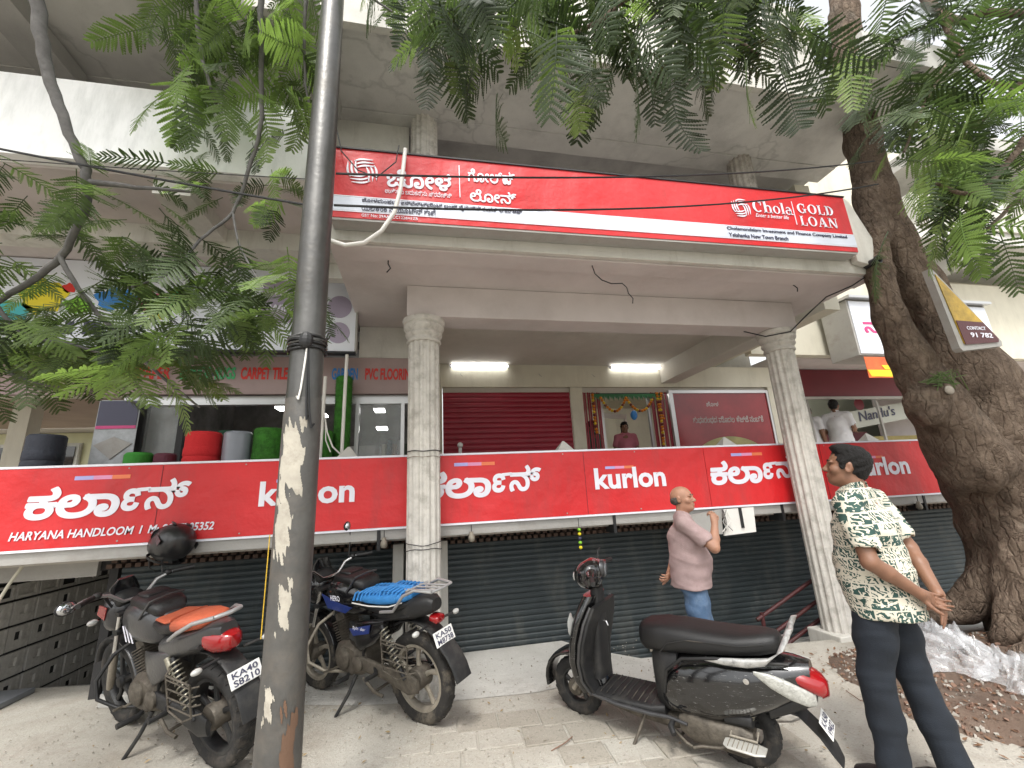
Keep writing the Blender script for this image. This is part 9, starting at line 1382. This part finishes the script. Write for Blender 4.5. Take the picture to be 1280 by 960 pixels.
for k in range(3):
    m = MB()
    for _ in range(1100 if k == 1 else 420):
        x, y = rnd.uniform(3.05, 5.6), rnd.uniform(1.9, 3.7)
        if not inpoly(x, y, bed): continue
        s_ = rnd.uniform(.004, .018)*(1.1 if k == 2 else 1); z = bedz(x, y); m.M = Matrix.Translation((x, y, z+s_*.2)) @ Euler((rnd.random()*6, rnd.random()*6, rnd.random()*6)).to_matrix().to_4x4()
        m.add([(-s_, -s_*.7, -s_*.4), (s_*.9, -s_*.6, -s_*.5), (s_, s_*.7, -s_*.3), (-s_*.8, s_*.8, -s_*.4), (-s_*.6, -s_*.4, s_*.4), (s_*.5, -s_*.5, s_*.5), (s_*.6, s_*.4, s_*.3), (-s_*.5, s_*.5, s_*.5)], [(3, 2, 1, 0), (4, 5, 6, 7), (0, 1, 5, 4), (1, 2, 6, 5), (2, 3, 7, 6), (3, 0, 4, 7)])
    tag(OB('rubble', m, rub[k]), kind='stuff')
# leaf litter and grit over the pavement
for nm, cnt, m_, s0, s1, area in (('dry_leaves', 900, mat('dry_leaf', (.16, .085, .045), .9, var=.3), .010, .026, (2.95, 5.5, 1.9, 3.75)), ('dry_leaves', 260, mat('dry_leaf_pale', (.26, .19, .10), .9, var=.3), .008, .020, (-2.6, 3.3, 2.0, 4.2)), ('grit', 1500, GM3, .003, .008, (-3.0, 3.4, 1.9, 4.6))):
    m = MB()
    for _ in range(cnt):
        x, y = rnd.uniform(area[0], area[1]), rnd.uniform(area[2], area[3]); z = max(.010, bedz(x, y)+.006) if inpoly(x, y, bed) else .011
        s_ = rnd.uniform(s0, s1); m.M = Matrix.Translation((x, y, z)) @ Euler((rnd.uniform(-.5, .5), rnd.uniform(-.5, .5), rnd.random()*6)).to_matrix().to_4x4()
        if nm == 'grit': m.add([(-s_, -s_, 0), (s_, -s_*.8, 0), (s_*.8, s_, 0), (-s_, s_*.7, 0), (0, 0, s_)], [(0, 1, 4), (1, 2, 4), (2, 3, 4), (3, 0, 4)])
        else: m.add([(-s_, 0, 0), (0, -s_*.4, .003), (s_, 0, .004), (0, s_*.4, .003)], [(0, 1, 2, 3)])
    tag(OB(nm, m, m_), kind='stuff')
for p, lab in (([(3.0, 3.05, .012), (2.95, 2.9, .014), (3.05, 2.75, .012), (3.1, 2.62, .012)], 'thin brown string curling on the pavement beside the standing man'), ([(1.02, 3.45, .014), (1.12, 3.52, .012), (1.25, 3.6, .018), (1.33, 3.62, .03)], 'long dry twig on the pavement between motorbike and scooter'), ([(.75, 2.95, .012), (.85, 3.0, .014), (.92, 3.06, .012)], 'short dark twig on the bare pavement in front')):
    tag(OB('twig', MB().tube(p, .0035, 5), rub[1], smooth=True), lab, 'twig')
# crumpled clear plastic sheet at the roots
pm = bpy.data.materials.new('clear_plastic_film'); pm.use_nodes = True; b = pm.node_tree.nodes['Principled BSDF']; b.inputs['Base Color'].default_value = (.78, .80, .82, 1); b.inputs['Roughness'].default_value = .16; b.inputs['Alpha'].default_value = .30; b.inputs['Specular IOR Level'].default_value = .9; b.inputs['Coat Weight'].default_value = .8; b.inputs['Coat Roughness'].default_value = .05
path = [(4.55, 3.62), (4.15, 3.38), (4.02, 3.10), (4.15, 2.80), (4.05, 2.55), (3.95, 2.32), (4.15, 2.05), (4.6, 1.85)]; wd = [.12, .28, .36, .30, .24, .26, .30, .30]
vs = []; fs = []; NU, NV = 150, 44
for i in range(NU+1):
    t = i/NU*(len(path)-1); k = min(int(t), len(path)-2); u = t-k; a = Vector(path[k]).lerp(Vector(path[k+1]), u); w_ = wd[k]*(1-u)+wd[k+1]*u; d = (Vector(path[k+1])-Vector(path[k])).normalized(); nn = Vector((-d.y, d.x))
    for j in range(NV+1):
        v_ = (j/NV-.5)*2; p = a+nn*w_*v_*(1+.12*math.sin(i*.35)); r1 = (1-abs(math.sin(i*.21+2.3*math.sin(j*.21+i*.05))))**2*.055+(1-abs(math.sin(j*.42+i*.13+2*math.sin(i*.11))))**3*.065+.012*math.sin(i*.9+j*1.3)*math.sin(j*.7-i*.35)
        z = max(bedz(p.x, p.y), 0)+.012+(r1+.10*max(0, 1-v_*v_)*(1+.8*math.sin(i*.13+2)))*(1-.8*abs(v_)**3); vs.append((p.x+.01*math.sin(i*.8+j), p.y+.01*math.sin(i+j*.7), z))
for i in range(NU):
    for j in range(NV): q = i*(NV+1)+j; fs.append((q, q+1, q+NV+2, q+NV+1))
tag(OB('plastic_sheet', MB().add(vs, fs), pm, smooth=True), 'crumpled clear plastic sheeting heaped around the tree roots', 'plastic sheet')
